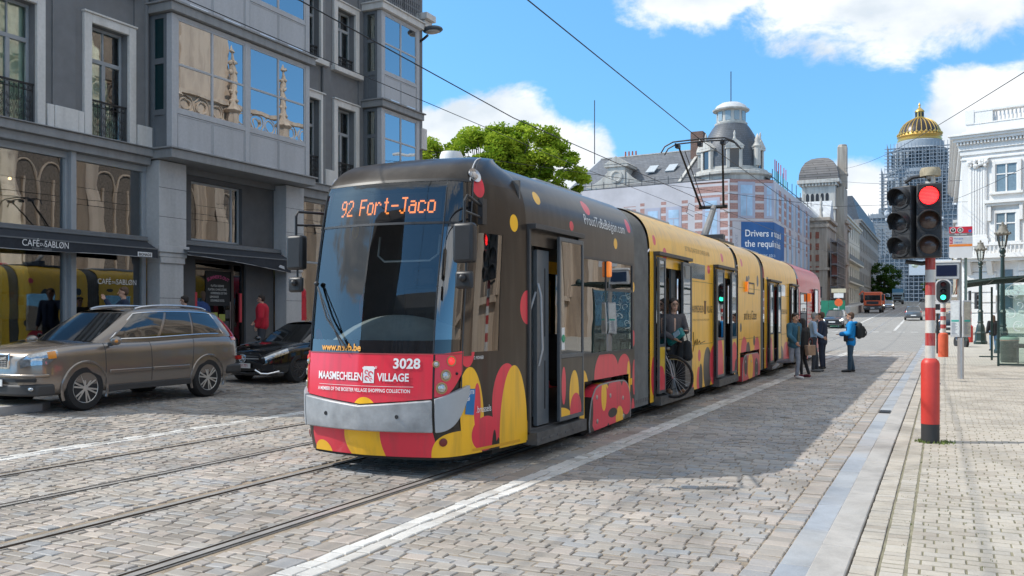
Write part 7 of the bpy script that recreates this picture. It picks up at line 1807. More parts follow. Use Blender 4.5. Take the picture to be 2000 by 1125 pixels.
lamp_post((1.91, 55.7, .1), 'old green lamp post with crown-topped lantern, farther one in front of the white palace')
lamp_post((2.38, 44.5, .04), 'old green lamp post with crown-topped lantern, nearer one rising behind the glass shelter')

# glass shelter
sh = thing('tram_shelter', 'glass tram shelter with curved dark green ribbed canopy', 'shelter', (2.6, 35, .045))
T = M.Translation((-2.6, -35, -.045)); q = lambda: MB(T)
SHG = glassmat('shelter glass', (.80, .90, .86), 1.5, .01, 0, .06)
for x, y in ((1.66, 33.3), (3.6, 33.3), (3.6, 37.6), (1.66, 37.6)): m = q(); m.box(x - .035, x + .035, y - .035, y + .035, .045, 2.75); m.build('post', GRN, sh)
cv = lambda x: 2.78 + .17 * math.sin(PI * (x - .6) / 5.2)
m = q(); m.grid(lambda u, v: (lerp(.75, 4.6, u), lerp(33, 38, v), cv(lerp(.75, 4.6, u)) + .06), 16, 1); m.build('canopy_glass', SHG, sh)
for i in range(7):
    y = 33.0 + i * .83; m = q(); m.tube([(x, y, cv(x) - (.0 if x > 1.5 else .05 * (1.5 - x))) for x in [.75 + k * .24 for k in range(17)]], .03, 6); m.build('canopy_rib', GRN, sh)
for x in (.78, 1.5, 2.4, 3.4, 4.5): m = q(); m.box(x - .025, x + .025, 33, 38, cv(x) - .02, cv(x) + .03); m.build('canopy_bar', GRN, sh)
m = q(); m.ball((4.3, 33.2, 3.0), .16, 8, 6); m.build('finial', GRN, sh)
for (x0, x1, y0, y1) in ((1.70, 3.56, 33.29, 33.31), (3.59, 3.61, 33.34, 37.56)): m = q(); m.box(x0, x1, y0, y1, .14, 2.70); m.build('glass_panel', SHG, sh)
m = q(); m.box(1.66, 3.6, 33.27, 33.33, .07, .13); m.box(1.1, 1.66, 33.27, 33.33, .33, .37); m.build('base_rail', GRN, sh)
m = q(); m.box(1.72, 3.55, 33.275, 33.285, 1.0, 1.12); m.build('frosted_band', glassmat('frosted band', (.55, .62, .62), 1.3, .3), sh)
rg = random.Random(9); ETCH = pm('etched swirl', (.62, .68, .68), .6)
for i in range(16):
    m = q(); cx, cz_ = rg.uniform(1.9, 3.4), rg.uniform(1.25, 2.55); r_ = rg.uniform(.12, .3); s_ = rg.choice((-1, 1)); ph = rg.uniform(0, 6)
    m.tube([(cx + s_ * r_ * (1 - k / 22) * math.cos(ph + k * .32), 33.28, cz_ + r_ * (1 - k / 22) * math.sin(ph + k * .32)) for k in range(20)], .009, 4); m.build('etching', ETCH, sh)
bn = thing('shelter_bench', 'curved slatted metal bench inside the glass shelter', 'bench', (2.75, 35.2, .045))
m = MB()
for i in range(7): a = PI * .55 * i / 6; m.tube([(-.5, .0 + .38 * math.cos(a), .55 + .12 * math.sin(a)), (.5, .0 + .38 * math.cos(a), .55 + .12 * math.sin(a))], .025, 6)
m.build('seat', DSTEEL, bn)
for x in (-.4, .4): m = MB(); m.cyl((x, .1, 0), (x, .1, .62), .03, 8); m.build('leg', DSTEEL, bn)
bi = thing('litter_bin', 'round dark green litter bin seen through the glass shelter', 'bin', (2.15, 36.2, .045))
m = MB(); m.lathe([(.26, 0), (.29, .06), (.29, .72), (.31, .76)], (0, 0, 0), 20); m.build('drum', GRN, bi); m = MB(); m.lathe([(.31, .80), (.30, .86), (.22, .93), (0, .95)], (0, 0, 0), 20); m.build('lid', mat('pale green lid', (.22, .34, .28), .5), bi); m = MB(); m.lathe([(.30, .76), (.30, .80)], (0, 0, 0), 20); m.build('rim', pm('copper rim', (.35, .16, .10), .5), bi)
# ------------------------------------------------------------------ vehicles
def paint(name, col, metal=.5, rough=.28): return pm(name, col, rough, metal, var=.04, coat=1, scale=2)
CARGL = pm('dark car window', (.012, .014, .016), .02, coat=1, spec=.9, var=.1)
CARGLT = glassmat('car window glass', (.32, .36, .36), 1.75, .002, 0, .16)
CLAD = pm('grey plastic cladding', (.045, .045, .046), .6, var=.1)
LAMPC = pm('clear headlamp', (.42, .44, .46), .06, .7, var=.35, scale=18, coat=1)
LAMPR = pm('red tail lamp', (.42, .012, .015), .12, coat=1, var=.2)
AMB = pm('amber indicator', (.70, .26, .03), .2, coat=1)
PLATE = pm('white number plate', (.7, .7, .7), .4, var=.04)
PRED_ = mat('plate red', (.35, .01, .03), .5)

def car(label, loc, rz, P, name='parked_car', group=None, detail=2):
    """P: tables over y (front = +y): w half width, zt shoulder/bonnet height, zb underside; cabin outline; wheels"""
    t = thing(name, label, 'car', loc, rz, group)
    yF, yR = P['yF'], P['yR']
    SECT = [(0, 0), (.70, 0), (.93, .05), (.985, .16), (1, .42), (.995, .66), (.975, .84), (.925, .945), (.84, .985), (.55, 1.01), (0, 1.03)]
    NSEC = catmull(SECT, 2)
    def hull(y, k):
        """k 0..1 along the half section from the underside centre over the side to the top centre"""
        w, zt, zb = interp(P['w'], y), interp(P['zt'], y), interp(P['zb'], y)
        f = k * (len(NSEC) - 1); i = min(int(f), len(NSEC) - 2); a, b = NSEC[i], NSEC[i + 1]; q = f - i
        return V((w * lerp(a[0], b[0], q), y, lerp(zb, zt, lerp(a[1], b[1], q))))
    ys = [lerp(yR, yF, i / 56) for i in range(57)]
    m = MB(); nk = len(NSEC) - 1
    rows = []
    for y in ys: rows.append([hull(y, k / nk) for k in range(nk + 1)] + [V((-p.x, p.y, p.z)) for p in [hull(y, k / nk) for k in range(nk - 1, 0, -1)]])
    n = len(rows[0]); m.add([p for r_ in rows for p in r_], [(j * n + i, j * n + (i + 1) % n, (j + 1) * n + (i + 1) % n, (j + 1) * n + i) for j in range(len(ys) - 1) for i in range(n)] + [tuple(range(n))[::-1], tuple(range((len(ys) - 1) * n, len(ys) * n))])
    body = m.build('body', P['paint'], t, ang=50)
    wr = P['wr']; tk = P.get('tread', .23)
    c = MB()
    for wy in P['wheels']:
        wx = interp(P['w'], wy)
        for s in (-1, 1): c.cyl((s * (wx + .1), wy, wr + .0), (s * (wx - tk - .06), wy, wr + .0), wr * P.get('arch', 1.16), 28)
    cut = c.build('cut', BLACK)
    b = body.modifiers.new('arch', 'BOOLEAN'); b.operation = 'DIFFERENCE'; b.object = cut; b.solver = 'EXACT'
    baked(body); bpy.data.objects.remove(cut)
    body.data.polygons.foreach_set('use_smooth', [True] * len(body.data.polygons)); body.data.set_sharp_from_angle(angle=R(42))
    # cabin
    cab = P['cab']                          # rows of (y, z, halfwidth) : bottom outline / top outline as functions
    yb0, yb1, yt0, yt1 = cab['yb0'], cab['yb1'], cab['yt0'], cab['yt1']      # rear base, front base, rear top, front top
    def top(u):  # u 0 rear .. 1 front
        y = lerp(yt0, yt1, u); return y, interp(cab['roof'], y), cab['wt'] * (1 - .10 * abs(2 * u - 1) ** 3)
    def base(u):
        y = lerp(yb0, yb1, u); return y, interp(P['zt'], y) - .03, interp(P['w'], y) * cab.get('wb', .90) * (1 - .16 * max(0, 2 * u - 1) ** 4)
    def side(u, v, off=0):
        y0, z0, w0 = base(u); y1, z1, w1 = top(u); bl = .045 * math.sin(PI * v)
        return V((lerp(w0, w1, v) + bl + off, lerp(y0, y1, v), lerp(z0, z1, v)))
    m = MB(); nu, nv = 28, 6
    def ring(v):
        R_ = [side(i / nu, v) for i in range(nu + 1)]; return R_ + [V((-p.x, p.y, p.z)) for p in R_[::-1]]
    rows = [ring(j / nv) for j in range(nv + 1)]
    n = len(rows[0]); m.add([p for r_ in rows for p in r_], [(j * n + i, j * n + (i + 1) % n, (j + 1) * n + (i + 1) % n, (j + 1) * n + i) for j in range(nv) for i in range(n)])
    # roof skin with a soft edge
    m.grid(lambda u, v: (lambda tt: V((tt[2] * (2 * v - 1), tt[0], tt[1] + .045 * (1 - abs(2 * v - 1) ** 2.4))))(top(u)), nu, 12)
    cabo = m.build('cabin', P['paint'], t, ang=60)
    # glass: windscreen, rear window, side windows
    def screen(u_, off, v0, v1, wf):
        def f(a, v):
            p = side(u_, lerp(v0, v1, v)); x = p.x * wf * (2 * a - 1); bow = off * (1 + 0 * a)
            s = 1 if u_ > .5 else -1
            return V((x, p.y + s * (.012 + .05 * (1 - (2 * a - 1) ** 2)) , p.z + .008))
        return f
    for u_, nm in ((1, 'windscreen'), (0, 'rear_window')):
        g = MB(); g.grid(screen(u_, .01, .07, .95, .93), 12, 6); g.build(nm, CARGL, t)
    for s in (-1, 1):
        for (a0, a1, v0, v1) in P['win']:
            g = MB()
            def f(u, v):
                uu = lerp(a0, a1, u); lo = v0; hi = v1
                p = side(uu, lerp(lo, hi, v), .008); return V((s * p.x, p.y, p.z))
            g.grid(f, 8, 5); g.build('window', CARGL, t)
        tr = MB(); P_ = [side(lerp(P['win'][0][0] - .01, P['win'][-1][1] + .01, k / 20), P['win'][0][2] - .03, .012) for k in range(21)] + [side(lerp(P['win'][-1][1] + .01, P['win'][0][0] - .01, k / 20), P['win'][0][3] + .03, .010) for k in range(21)]
        tr.tube([V((s * p.x, p.y, p.z)) for p in P_], .011, 5, closed=True); tr.build('window_trim', P.get('trim', CHROME), t)
    # patches on the hull
    def patch(nm, y0, y1, k0, k1, mt_, off=.008, sides=(-1, 1), nu_=10, nv_=6, taper=None, par=None):
        out = []
        for s in sides:
            g = MB()
            def f(u, v):
                y = lerp(y0, y1, u); kk0, kk1 = (k0, k1) if taper is None else taper(u, k0, k1)
                k = lerp(kk0, kk1, v); p = hull(y, k); e = .004
                nrm = (hull(y + e, k) - hull(y - e, k)).cross(hull(y, k + e) - hull(y, k - e)).normalized()
                if nrm.x < 0 and p.x > .1: nrm = -nrm
                p = p + nrm * off; return V((s * p.x, p.y, p.z))
            g.grid(f, nu_, nv_); out.append(g.build(nm, mt_, par or t))
        return out
    P['extra'](t, patch, hull, side) if 'extra' in P else None
    # wheels
    for wy in P['wheels']:
        for s in (-1, 1):
            wx = interp(P['w'], wy) - .01
            wt = MB(); wt.lathe([(wr * .66, 0), (wr * .70, .012), (wr * .93, .01), (wr, -.03), (wr, -tk + .03), (wr * .93, -tk), (wr * .5, -tk)], (s * wx, wy, wr), 32, (s, 0, 0)); wo = wt.build('wheel', RUBBER, t)
            rm = MB(); rr = wr * .67; ns = P.get('spokes', 5)
            rm.lathe([(rr, -.005), (rr * .97, .006), (rr * .90, -.01), (rr * .88, -.09), (rr * .5, -.11)], (s * wx, wy, wr), 32, (s, 0, 0)); rm.lathe([(rr * .24, -.02), (rr * .20, .0), (rr * .1, .006), (0, .006)], (s * wx, wy, wr), 16, (s, 0, 0))
            for k in range(ns):
                for da in ((-.13, .13) if P.get('twin', True) else (0,)):
                    a = 2 * PI * k / ns + .3 + da; a2 = 2 * PI * k / ns + .3 + da * 1.15
                    rm.bar((s * (wx - .012), wy + rr * .16 * math.cos(a), wr + rr * .16 * math.sin(a)), (s * (wx - .008), wy + rr * .93 * math.cos(a2), wr + rr * .93 * math.sin(a2)), P.get('spw', .032), .03, (s, 0, 0))
            rm.build('rim', P.get('rimm', STEEL), wo, ang=40)
            dk = MB(); dk.lathe([(rr * .9, -.085), (0, -.085)], (s * wx, wy, wr), 20, (s, 0, 0)); dk.build('brake_disc', DSTEEL, wo)
    return t

# brown grey estate off-roader in the foreground
SUVP = paint('taupe metallic paint', (.25, .212, .18), .45, .24)
def suv_extra(t, patch, hull, side):
    patch('cladding', -2.30, 2.26, .19, .33, CLAD, .006, nu_=60, nv_=3) if False else None
    for s in (-1, 1):
        for wy in (-1.43, 1.43):
            m = MB(); wx = .955
            m.tube([(s * (.945 if abs(a - PI / 2) < 1.2 else .93), wy + .455 * math.cos(a), .37 + .455 * math.sin(a)) for a in [PI * (-.12 + 1.24 * k / 22) for k in range(23)]], .026, 6); m.build('arch_trim', SUVP, t)
        m = MB(); m.box(s * .93 if s > 0 else -.955, .955 if s > 0 else s * .93, -.98, .98, .29, .40); m.build('sill', CLAD, t, bevel=.02)
        m = MB()
        for y0, y1 in ((.02, .95), (-.92, -.02)): m.box(min(s * .95, s * .972), max(s * .95, s * .972), y0, y1, .60, .665)
        m.build('side_moulding', SUVP, t, bevel=.012)
        for y in (1.02, 0.0, -.98):
            m = MB(); m.tube([V((s * (p.x + .001), p.y, p.z)) for p in [hull(y - .12 * (k / 10 if y < -.5 else 0), .30 + .045 * k) for k in range(11)]], .006, 4); m.build('door_seam', BLACK, t)
        for y in (.17, -.78):
            m = MB(); p = hull(y, .70); m.tube([(s * (p.x + .005), y - .11, .93), (s * (p.x + .035), y - .08, .935), (s * (p.x + .035), y + .08, .935), (s * (p.x + .005), y + .11, .93)], .016, 6); m.build('door_handle', CHROME if False else SUVP, t)
            m = MB(); m.ball((s * (p.x - .004), y, .93), .07, 10, 6, (.15, 1.1, .55)); m.build('handle_cup', CLAD, t)
        # mirror
        m = MB(); m.ball((s * 1.06, .92, 1.17), .13, 14, 10, (.85, .7, .62)); mi = m.build('wing_mirror', SUVP, t); m = MB(); m.bar((s * .93, .93, 1.10), (s * 1.03, .93, 1.13), .09, .05); m.build('mirror_foot', CLAD, mi)
        m = MB(); m.ball((s * 1.13, .965, 1.165), .06, 8, 6, (.6, .6, .5)); m.build('indicator', AMB, mi)
        # roof rails
        m = MB(); rr_ = [side(lerp(.10, .90, k / 14), 1.0) for k in range(15)]; m.tube([(s * (p.x - .06), p.y, p.z + .02 + .035 * math.sin(PI * min(1, max(0, k / 14))) ** .35) for k, p in enumerate(rr_)], .022, 6); m.build('roof_rail', pm('silver roof rail', (.55, .56, .58), .3, .9) if s < 0 else bpy.data.materials['silver roof rail'], t)
        # tail lamp
        m = MB(); m.tube([V((s * (p.x - .012), p.y + .012, p.z)) for p in [side(.015, lerp(.02, .80, k / 8)) for k in range(9)]], [.045, .045, .04, .04, .035, .035, .03, .03, .02], 8); m.build('tail_lamp', LAMPR, t)
        m = MB(); m.box(min(s * .82, s * .945), max(s * .82, s * .945), -2.38, -2.27, .70, .78); m.build('reflector', LAMPR, t)
        m = MB(); m.box(min(s * .70, s * .94), max(s * .70, s * .94), -2.40, -1.92, .42, .62); m.build('rear_bumper', CLAD, t, bevel=.05)
    patch('headlight', 1.93, 2.395, .50, .69, LAMPC, .010, taper=lambda u, a, b: (lerp(a + .09, a, min(1, u * 2.5)), b))
    patch('tail_lamp', -2.385, -2.14, .63, .85, LAMPR, .012)
    patch('indicator', 1.97, 2.10, .56, .665, AMB, .014)
    m = MB(); m.box(-.36, .36, 2.37, 2.425, .74, 1.0); gr = m.build('grille', CHROME, t, bevel=.03, seg=3)
    m = MB(); m.box(-.32, .32, 2.425, 2.43, .775, .965); m.build('grille_mesh', BLACK, gr)
    m = MB()
    for i in range(6): m.box(-.32, .32, 2.43, 2.436, .77 + i * .03, .778 + i * .03)
    for i in range(9): m.box(-.30 + i * .075, -.292 + i * .075, 2.43, 2.437, .755, .935)
    m.bar((-.32, 2.44, .93), (.32, 2.44, .76), .03, .012, (0, 1, 0)); m.build('grille_bars', CHROME, gr, smooth=False)
    m = MB(); m.lathe([(.055, 0), (.055, .012), (0, .014)], (0, 2.44, .845), 16, (0, 1, 0)); m.build('badge', CHROME, gr)
    m = MB(); m.prism([(-.95, 2.02, .30), (-.88, 2.30, .30), (-.55, 2.43, .30), (.55, 2.43, .30), (.88, 2.30, .30), (.95, 2.02, .30), (.80, 1.98, .30), (-.80, 1.98, .30)], (0, 0, .19)); m.build('lower_bumper', CLAD, t, bevel=.04, seg=3)
    m = MB(); m.prism([(-.93, 2.1, .60), (-.84, 2.33, .60), (-.5, 2.44, .60), (.5, 2.44, .60), (.84, 2.33, .60), (.93, 2.1, .60), (.8, 2.05, .60), (-.8, 2.05, .60)], (0, 0, .06)); m.build('bumper_ledge', SUVP, t, bevel=.025, seg=3)
    m = MB(); m.prism([(-.7, 2.385, .53), (-.4, 2.43, .53), (.4, 2.43, .53), (.7, 2.385, .53), (.6, 2.2, .53), (-.6, 2.2, .53)], (0, 0, .05)); m.build('air_intake', BLACK, t)
    for s in (-1, 1): m = MB(); m.bar((s * .55, 2.43, .555), (s * .86, 2.31, .555), .03, .05); m.build('fog_slot', BLACK, t); m = MB(); m.ball((s * .80, 2.36, .42), .05, 10, 6, (1.3, .5, .7)); m.build('fog_lamp', LAMPC, t)
    m = MB(); m.box(-.26, .26, 2.455, 2.467, .46, .57); pl = m.build('number_plate', PLATE, t)
    lettering('1-CRK-785', .10, lambda a, b: (-a, 2.469, .485 + b), PRED_, pl, sx=.85, bold=.001)
    m = MB(); m.tube([(0.62, .98, 1.14), (.1, 1.12, 1.15), (-.35, 1.16, 1.15)], .012, 5); m.build('wiper', BLACK, t)
suv = dict(yF=2.40, yR=-2.40, paint=SUVP, wr=.38, wheels=(1.43, -1.43), arch=1.17, tread=.24, spokes=6, twin=True, spw=.028, rimm=pm('satin alloy wheel', (.62, .60, .56), .4, .6),
    w=[(-2.4, .80), (-2.3, .88), (-2.0, .935), (-1.0, .95), (1.0, .95), (1.8, .935), (2.1, .89), (2.28, .80), (2.36, .70), (2.4, .60)],
    zt=[(-2.4, 1.06), (-2.3, 1.20), (-1.5, 1.215), (0, 1.165), (1.0, 1.155), (1.5, 1.135), (2.0, 1.085), (2.25, 1.03), (2.36, .97), (2.4, .90)],
    zb=[(-2.4, .50), (-2.2, .36), (-1.8, .30), (1.9, .28), (2.2, .34), (2.4, .45)],
    cab=dict(yb0=-2.32, yb1=1.16, yt0=-1.95, yt1=.28, wt=.665, wb=.905, roof=[(-1.95, 1.655), (-1.5, 1.72), (-.6, 1.745), (.0, 1.72), (.28, 1.675)]),
    win=[(.115, .345, .14, .86), (.365, .60, .13, .87), (.625, .915, .12, .87)], extra=suv_extra)
SUVO = car('brown grey metallic off-road estate car with silver roof rails, parked in front of the café', (-14.05, 11.98, .10), PI + R(1.0), suv, name='parked_car')

# black coupe saloon behind it
BLKP = paint('black car paint', (.010, .011, .014), .2, .12)
def coupe_extra(t, patch, hull, side):
    patch('headlight', 1.72, 2.27, .52, .70, LAMPC, .010, taper=lambda u, a, b: (lerp(a + .05, a, u), lerp(b, b - .03, u)))
    m = MB(); m.prism([(-.48, 2.28, .44), (.48, 2.28, .44), (.56, 2.24, .62), (.42, 2.22, .70), (-.42, 2.22, .70), (-.56, 2.24, .62)], (0, .035, 0)); gr = m.build('grille', pm('diamond mesh grille', (.03, .03, .032), .4, .5), t, bevel=.015)
    m = MB(); m.box(-.48, .48, 2.31, 2.335, .575, .595); m.build('grille_bar', CHROME, gr)
    m = MB(); m.lathe([(.105, 0), (.105, .018), (.088, .018), (.088, 0)], (0, 2.32, .585), 24, (0, 1, 0))
    for k in range(3): a = PI / 2 + 2 * PI * k / 3; m.bar((0, 2.335, .585), (.095 * math.cos(a), 2.335, .585 + .095 * math.sin(a)), .022, .014, (0, 1, 0))
    m.build('star_badge', CHROME, gr)
    m = MB(); m.box(-.26, .26, 2.36, 2.372, .37, .48); pl = m.build('number_plate', PLATE, t)
    m = MB(); m.box(.215, .258, 2.372, 2.374, .372, .478); m.build('plate_band', mat('plate blue', (.01, .05, .4), .5), pl)
    lettering('1-TEV-771', .098, lambda a, b: (-a - .02, 2.3745, .392 + b), PRED_, pl, sx=.82, bold=.001)
    m = MB(); m.prism([(-.90, 1.95, .20), (-.80, 2.22, .20), (-.4, 2.36, .20), (.4, 2.36, .20), (.80, 2.22, .20), (.90, 1.95, .20), (.7, 1.9, .20), (-.7, 1.9, .20)], (0, 0, .08)); m.build('lower_bumper', BLKP, t, bevel=.03)
    for s in (-1, 1):
        m = MB(); m.tube([(s * .88, 2.1, .30), (s * .70, 2.28, .245), (s * .55, 2.335, .25), (s * .40, 2.36, .33)], .022, 6); m.build('bumper_trim', CHROME, t)
        m = MB(); m.prism([(s * .48, 2.31, .30), (s * .80, 2.2, .30), (s * .80, 2.2, .46), (s * .58, 2.30, .44)], (0, .02, 0)); m.build('air_intake', BLACK, t)
        m = MB(); m.ball((s * .96, .72, 1.0), .11, 12, 8, (.9, .6, .6)); m.build('wing_mirror', BLKP, t)
        m = MB(); m.tube([(s * (hull(1.5 - k * .16, .70).x + .002), 1.5 - k * .16, hull(1.5 - k * .16, .74).z) for k in range(15)], .012, 5); m.build('body_crease', BLKP, t)
    m = MB(); m.lathe([(.03, 0), (.028, .008), (0, .008)], (0, 2.13, .80), 10, (0, .5, 1)); m.build('badge', CHROME, t)
coupe = dict(yF=2.31, yR=-2.31, paint=BLKP, wr=.33, wheels=(1.40, -1.30), arch=1.14, tread=.22, spokes=10, twin=False, spw=.02, rimm=pm('black alloy wheel', (.10, .10, .105), .3, .8),
    w=[(-2.31, .68), (-2.1, .82), (-1.3, .89), (1.3, .885), (1.9, .83), (2.15, .74), (2.31, .58)], zt=[(-2.31, .80), (-2.1, .95), (-1, .985), (.4, .96), (1.0, .93), (1.6, .86), (2.1, .74), (2.31, .62)],
    zb=[(-2.31, .42), (-2, .25), (1.9, .20), (2.31, .30)], cab=dict(yb0=-1.75, yb1=1.02, yt0=-.85, yt1=.12, wt=.56, wb=.86, roof=[(-.85, 1.36), (-.4, 1.42), (.12, 1.37)]),
    win=[(.10, .50, .12, .86), (.53, .93, .12, .88)], trim=BLACK, extra=coupe_extra)
car('black coupé saloon with a star badge in its grille, parked behind the brown grey estate', (-14.55, 18.25, .13), PI + R(.5), coupe)

# plainer cars further up the street
def far_extra(front=True, lights=False, plate='white'):
    def f(t, patch, hull, side):
        LIT = pm('lit headlamp', (1, .97, .85), .3, emit=1.6) if 'lit' not in K else K['lit']; K.setdefault('lit', LIT)
        patch('headlight', 1.75, 2.165, .52, .70, LIT if lights else LAMPC, .012)
        patch('tail_lamp', -2.12, -1.9, .55, .76, LAMPR, .014)
        for y, s_ in ((2.2, 1), (-2.2, -1)): m = MB(); m.box(-.26, .26, min(y, y + s_ * .03), max(y, y + s_ * .03), .45, .56); m.build('number_plate', PLATE, t)
        m = MB(); m.box(-.5, .5, 2.12, 2.2, .55, .68); m.build('grille', BLACK, t, bevel=.02)
        m = MB(); m.box(-.78, .78, 2.0, 2.19, .2, .34); m.build('lower_bumper', CLAD, t, bevel=.04); m = MB(); m.box(-.78, .78, -2.19, -2.0, .25, .42); m.build('rear_bumper', CLAD, t, bevel=.04)
        for s in (-1, 1): m = MB(); m.ball((s * .98, .75, 1.03), .11, 10, 6, (.9, .6, .65)); m.build('wing_mirror', P_cur['paint'], t)
    return f
P_cur = {}
def plain(pt, hgt=1.46, **kw):
    d = dict(yF=2.18, yR=-2.18, paint=pt, wr=.32, wheels=(1.32, -1.28), arch=1.14, tread=.2, spokes=7, twin=False, w=[(-2.18, .68), (-2.0, .82), (-1.2, .88), (1.2, .88), (1.8, .82), (2.05, .74), (2.18, .6)],
        zt=[(-2.18, .85), (-2.05, .98), (-1, 1.0), (.4, .97), (1.0, .95), (1.6, .88), (2.0, .78), (2.18, .66)], zb=[(-2.18, .42), (-1.9, .25), (1.8, .22), (2.18, .34)],
        cab=dict(yb0=-2.0, yb1=1.05, yt0=-1.35, yt1=.25, wt=.60, wb=.88, roof=[(-1.35, hgt - .06), (-.6, hgt), (.25, hgt - .05)]), win=[(.10, .50, .12, .86), (.53, .93, .12, .88)], trim=BLACK, spw=.04)
    d.update(kw); P_cur['paint'] = pt; return d
GREYC = paint('grey car paint', (.16, .165, .17), .6); DKBL = paint('dark blue grey paint', (.03, .038, .05), .5); SILV = paint('silver car paint', (.42, .44, .46), .8); BLUEC = paint('blue van paint', (.05, .16, .36), .3); CREAMC = paint('white car paint', (.6, .6, .58), .0)
for lab, loc, rz, pt, lit, hg in (('dark taxi-like car with lit headlights coming down the street by the hoarding', (-8.25, 81.5, .62), PI + R(-2), DKBL, True, 1.55),
        ('grey hatchback driving away up the street with red tail lamps', (-2.75, 104, 1.16), R(2), GREYC, False, 1.46),
        ('silver car with lit headlights coming down behind the orange truck', (-8.3, 168, 2.68), PI, SILV, True, 1.5),
        ('small black car high up the street near the palace', (-4.9, 280, 5.3), R(2), BLKP, False, 1.45),
        ('pale blue car half hidden behind the silver one', (-10.4, 182, 3.0), PI, SILV if False else paint('pale blue car paint', (.25, .36, .45), .4), True, 1.55)):
    d = plain(pt, hg, extra=far_extra(True, lit)); o = car(lab, loc, rz, d, name='car')
    if 'taxi' in lab: m = MB(); m.box(-.16, .16, -.06, .06, 1.55, 1.66); m.build('roof_sign', WHITE, o, bevel=.02)
d = plain(DKBL, 1.46, extra=far_extra()); car('dark parked car behind the posts on the right pavement edge', (.45, 70, .42), R(2), d, name='car')
d = plain(BLUEC, 1.6, extra=far_extra()); car('blue parked car far right behind the stop post', (1.6, 96, 1.0), R(-4), d, name='car')
d = plain(CREAMC, 1.5, extra=far_extra()); car('white car parked beyond the red and white posts at the kerb', (-.6, 62, .3), R(3), d, name='car') if False else None

# trucks
def truck(label, loc, rz, cabm, bodym, L_, hc, hb, name='truck', tipper=True):
    t = thing(name, label, 'truck', loc, rz)
    m = MB(); m.box(-1.2, 1.2, L_ / 2 - 2.0, L_ / 2, 1.0, hc); c = m.build('cab', cabm, t, bevel=.12, seg=3)
    m = MB(); m.box(-1.02, 1.02, L_ / 2, L_ / 2 + .03, 1.75, hc - .45); m.build('windscreen', CARGL, c, bevel=.02)
    for s in (-1, 1):
        m = MB(); m.box(min(s * 1.2, s * 1.215), max(s * 1.2, s * 1.215), L_ / 2 - 1.2, L_ / 2 - .3, 1.8, hc - .5); m.build('side_window', CARGL, c)
        m = MB(); m.box(min(s * 1.25, s * 1.55), max(s * 1.25, s * 1.55), L_ / 2 + .1, L_ / 2 + .2, 1.7, 2.6); m.build('mirror', BLACK, c, bevel=.03)
        m = MB(); m.box(min(s * .8, s * 1.12), max(s * .8, s * 1.12), L_ / 2 + .05, L_ / 2 + .1, .62, .85); m.build('headlight', LAMPC, c, bevel=.02)
    m = MB(); m.box(-.8, .8, L_ / 2 + .005, L_ / 2 + .05, 1.2, 1.62); m.build('grille', BLACK, c); m = MB(); m.box(-1.2, 1.2, L_ / 2 - 1.9, L_ / 2 + .06, .42, .98); m.build('bumper', CLAD, c, bevel=.05)
    m = MB(); m.box(-.26, .26, L_ / 2 + .06, L_ / 2 + .075, .6, .72); m.build('number_plate', PLATE, c)
    if tipper:
        m = MB(); m.prism([(-1.22, -L_ / 2, 1.2), (1.22, -L_ / 2, 1.2), (1.22, L_ / 2 - 2.2, 1.2), (-1.22, L_ / 2 - 2.2, 1.2)], (0, 0, hb - 1.2)); m.box(-1.25, 1.25, L_ / 2 - 2.3, L_ / 2 - 1.2, hb, hb + .12)
        for i in range(6): m.box(-1.28, 1.28, -L_ / 2 + .4 + i * .8, -L_ / 2 + .5 + i * .8, 1.25, hb - .05)
    else:
        m = MB(); m.box(-1.25, 1.25, -L_ / 2, L_ / 2 - 2.1, 1.0, hb)
    m.build('load_body', bodym, t, bevel=.03); m = MB(); m.box(-.5, .5, -L_ / 2, L_ / 2 - .3, .7, 1.0); m.build('chassis', UNDER, t)
    for wy in (L_ / 2 - 1.3, -L_ / 2 + 2.2, -L_ / 2 + 1.0):
        for s in (-1, 1): m = MB(); m.cyl((s * .82, wy, .5), (s * 1.16, wy, .5), .5, 22); w = m.build('wheel', RUBBER, t); m = MB(); m.lathe([(.28, 0), (.2, .04), (0, .06)], (s * 1.16, wy, .5), 14, (s, 0, 0)); m.build('hub', DSTEEL, w)
    return t
ORT = pm('orange truck paint', (.62, .10, .025), .35, coat=.5, var=.1)
tt = truck('orange tipper truck coming down the left side of the street', (-8.95, 141, 2.04), PI, ORT, ORT, 7.2, 2.95, 2.75)
m = MB(); m.tube([(1.0, 1.2, 2.7), (1.5, 1.6, 3.1), (1.9, 1.8, 2.6)], .12, 6); m.build('crane_arm', ORT, tt)
truck('blue and white box truck far up the street by the small tree', (-9.6, 236, 4.3), PI, pm('pale blue truck paint', (.28, .38, .45), .4), pm('blue truck body', (.07, .20, .33), .5), 7.5, 2.7, 3.7, tipper=False)

# bus edge and scooter near the right-hand kerb
sco = thing('motor_scooter', 'parked motor scooter with a red tail lamp behind the striped posts', 'scooter', (.9, 52, .05), R(20))
m = MB(); m.tube([(0, -.6, .55), (0, -.2, .62), (0, .15, .35), (0, .45, .4), (0, .6, .85)], [.14, .17, .12, .12, .07], 8); m.build('body', BLKP, sco); m = MB(); m.ball((0, -.35, .74), .2, 10, 6, (.7, 1.7, .4)); m.build('saddle', BLACK, sco)
for y in (-.6, .62): m = MB(); m.cyl((-.06, y, .26), (.06, y, .26), .26, 16); m.build('wheel', RUBBER, sco)
m = MB(); m.tube([(-.32, .55, .98), (0, .6, .95), (.32, .55, .98)], .02, 6); m.build('handlebar', DSTEEL, sco); m = MB(); m.ball((0, -.74, .62), .06, 8, 6); m.build('tail_lamp', LAMPR, sco)
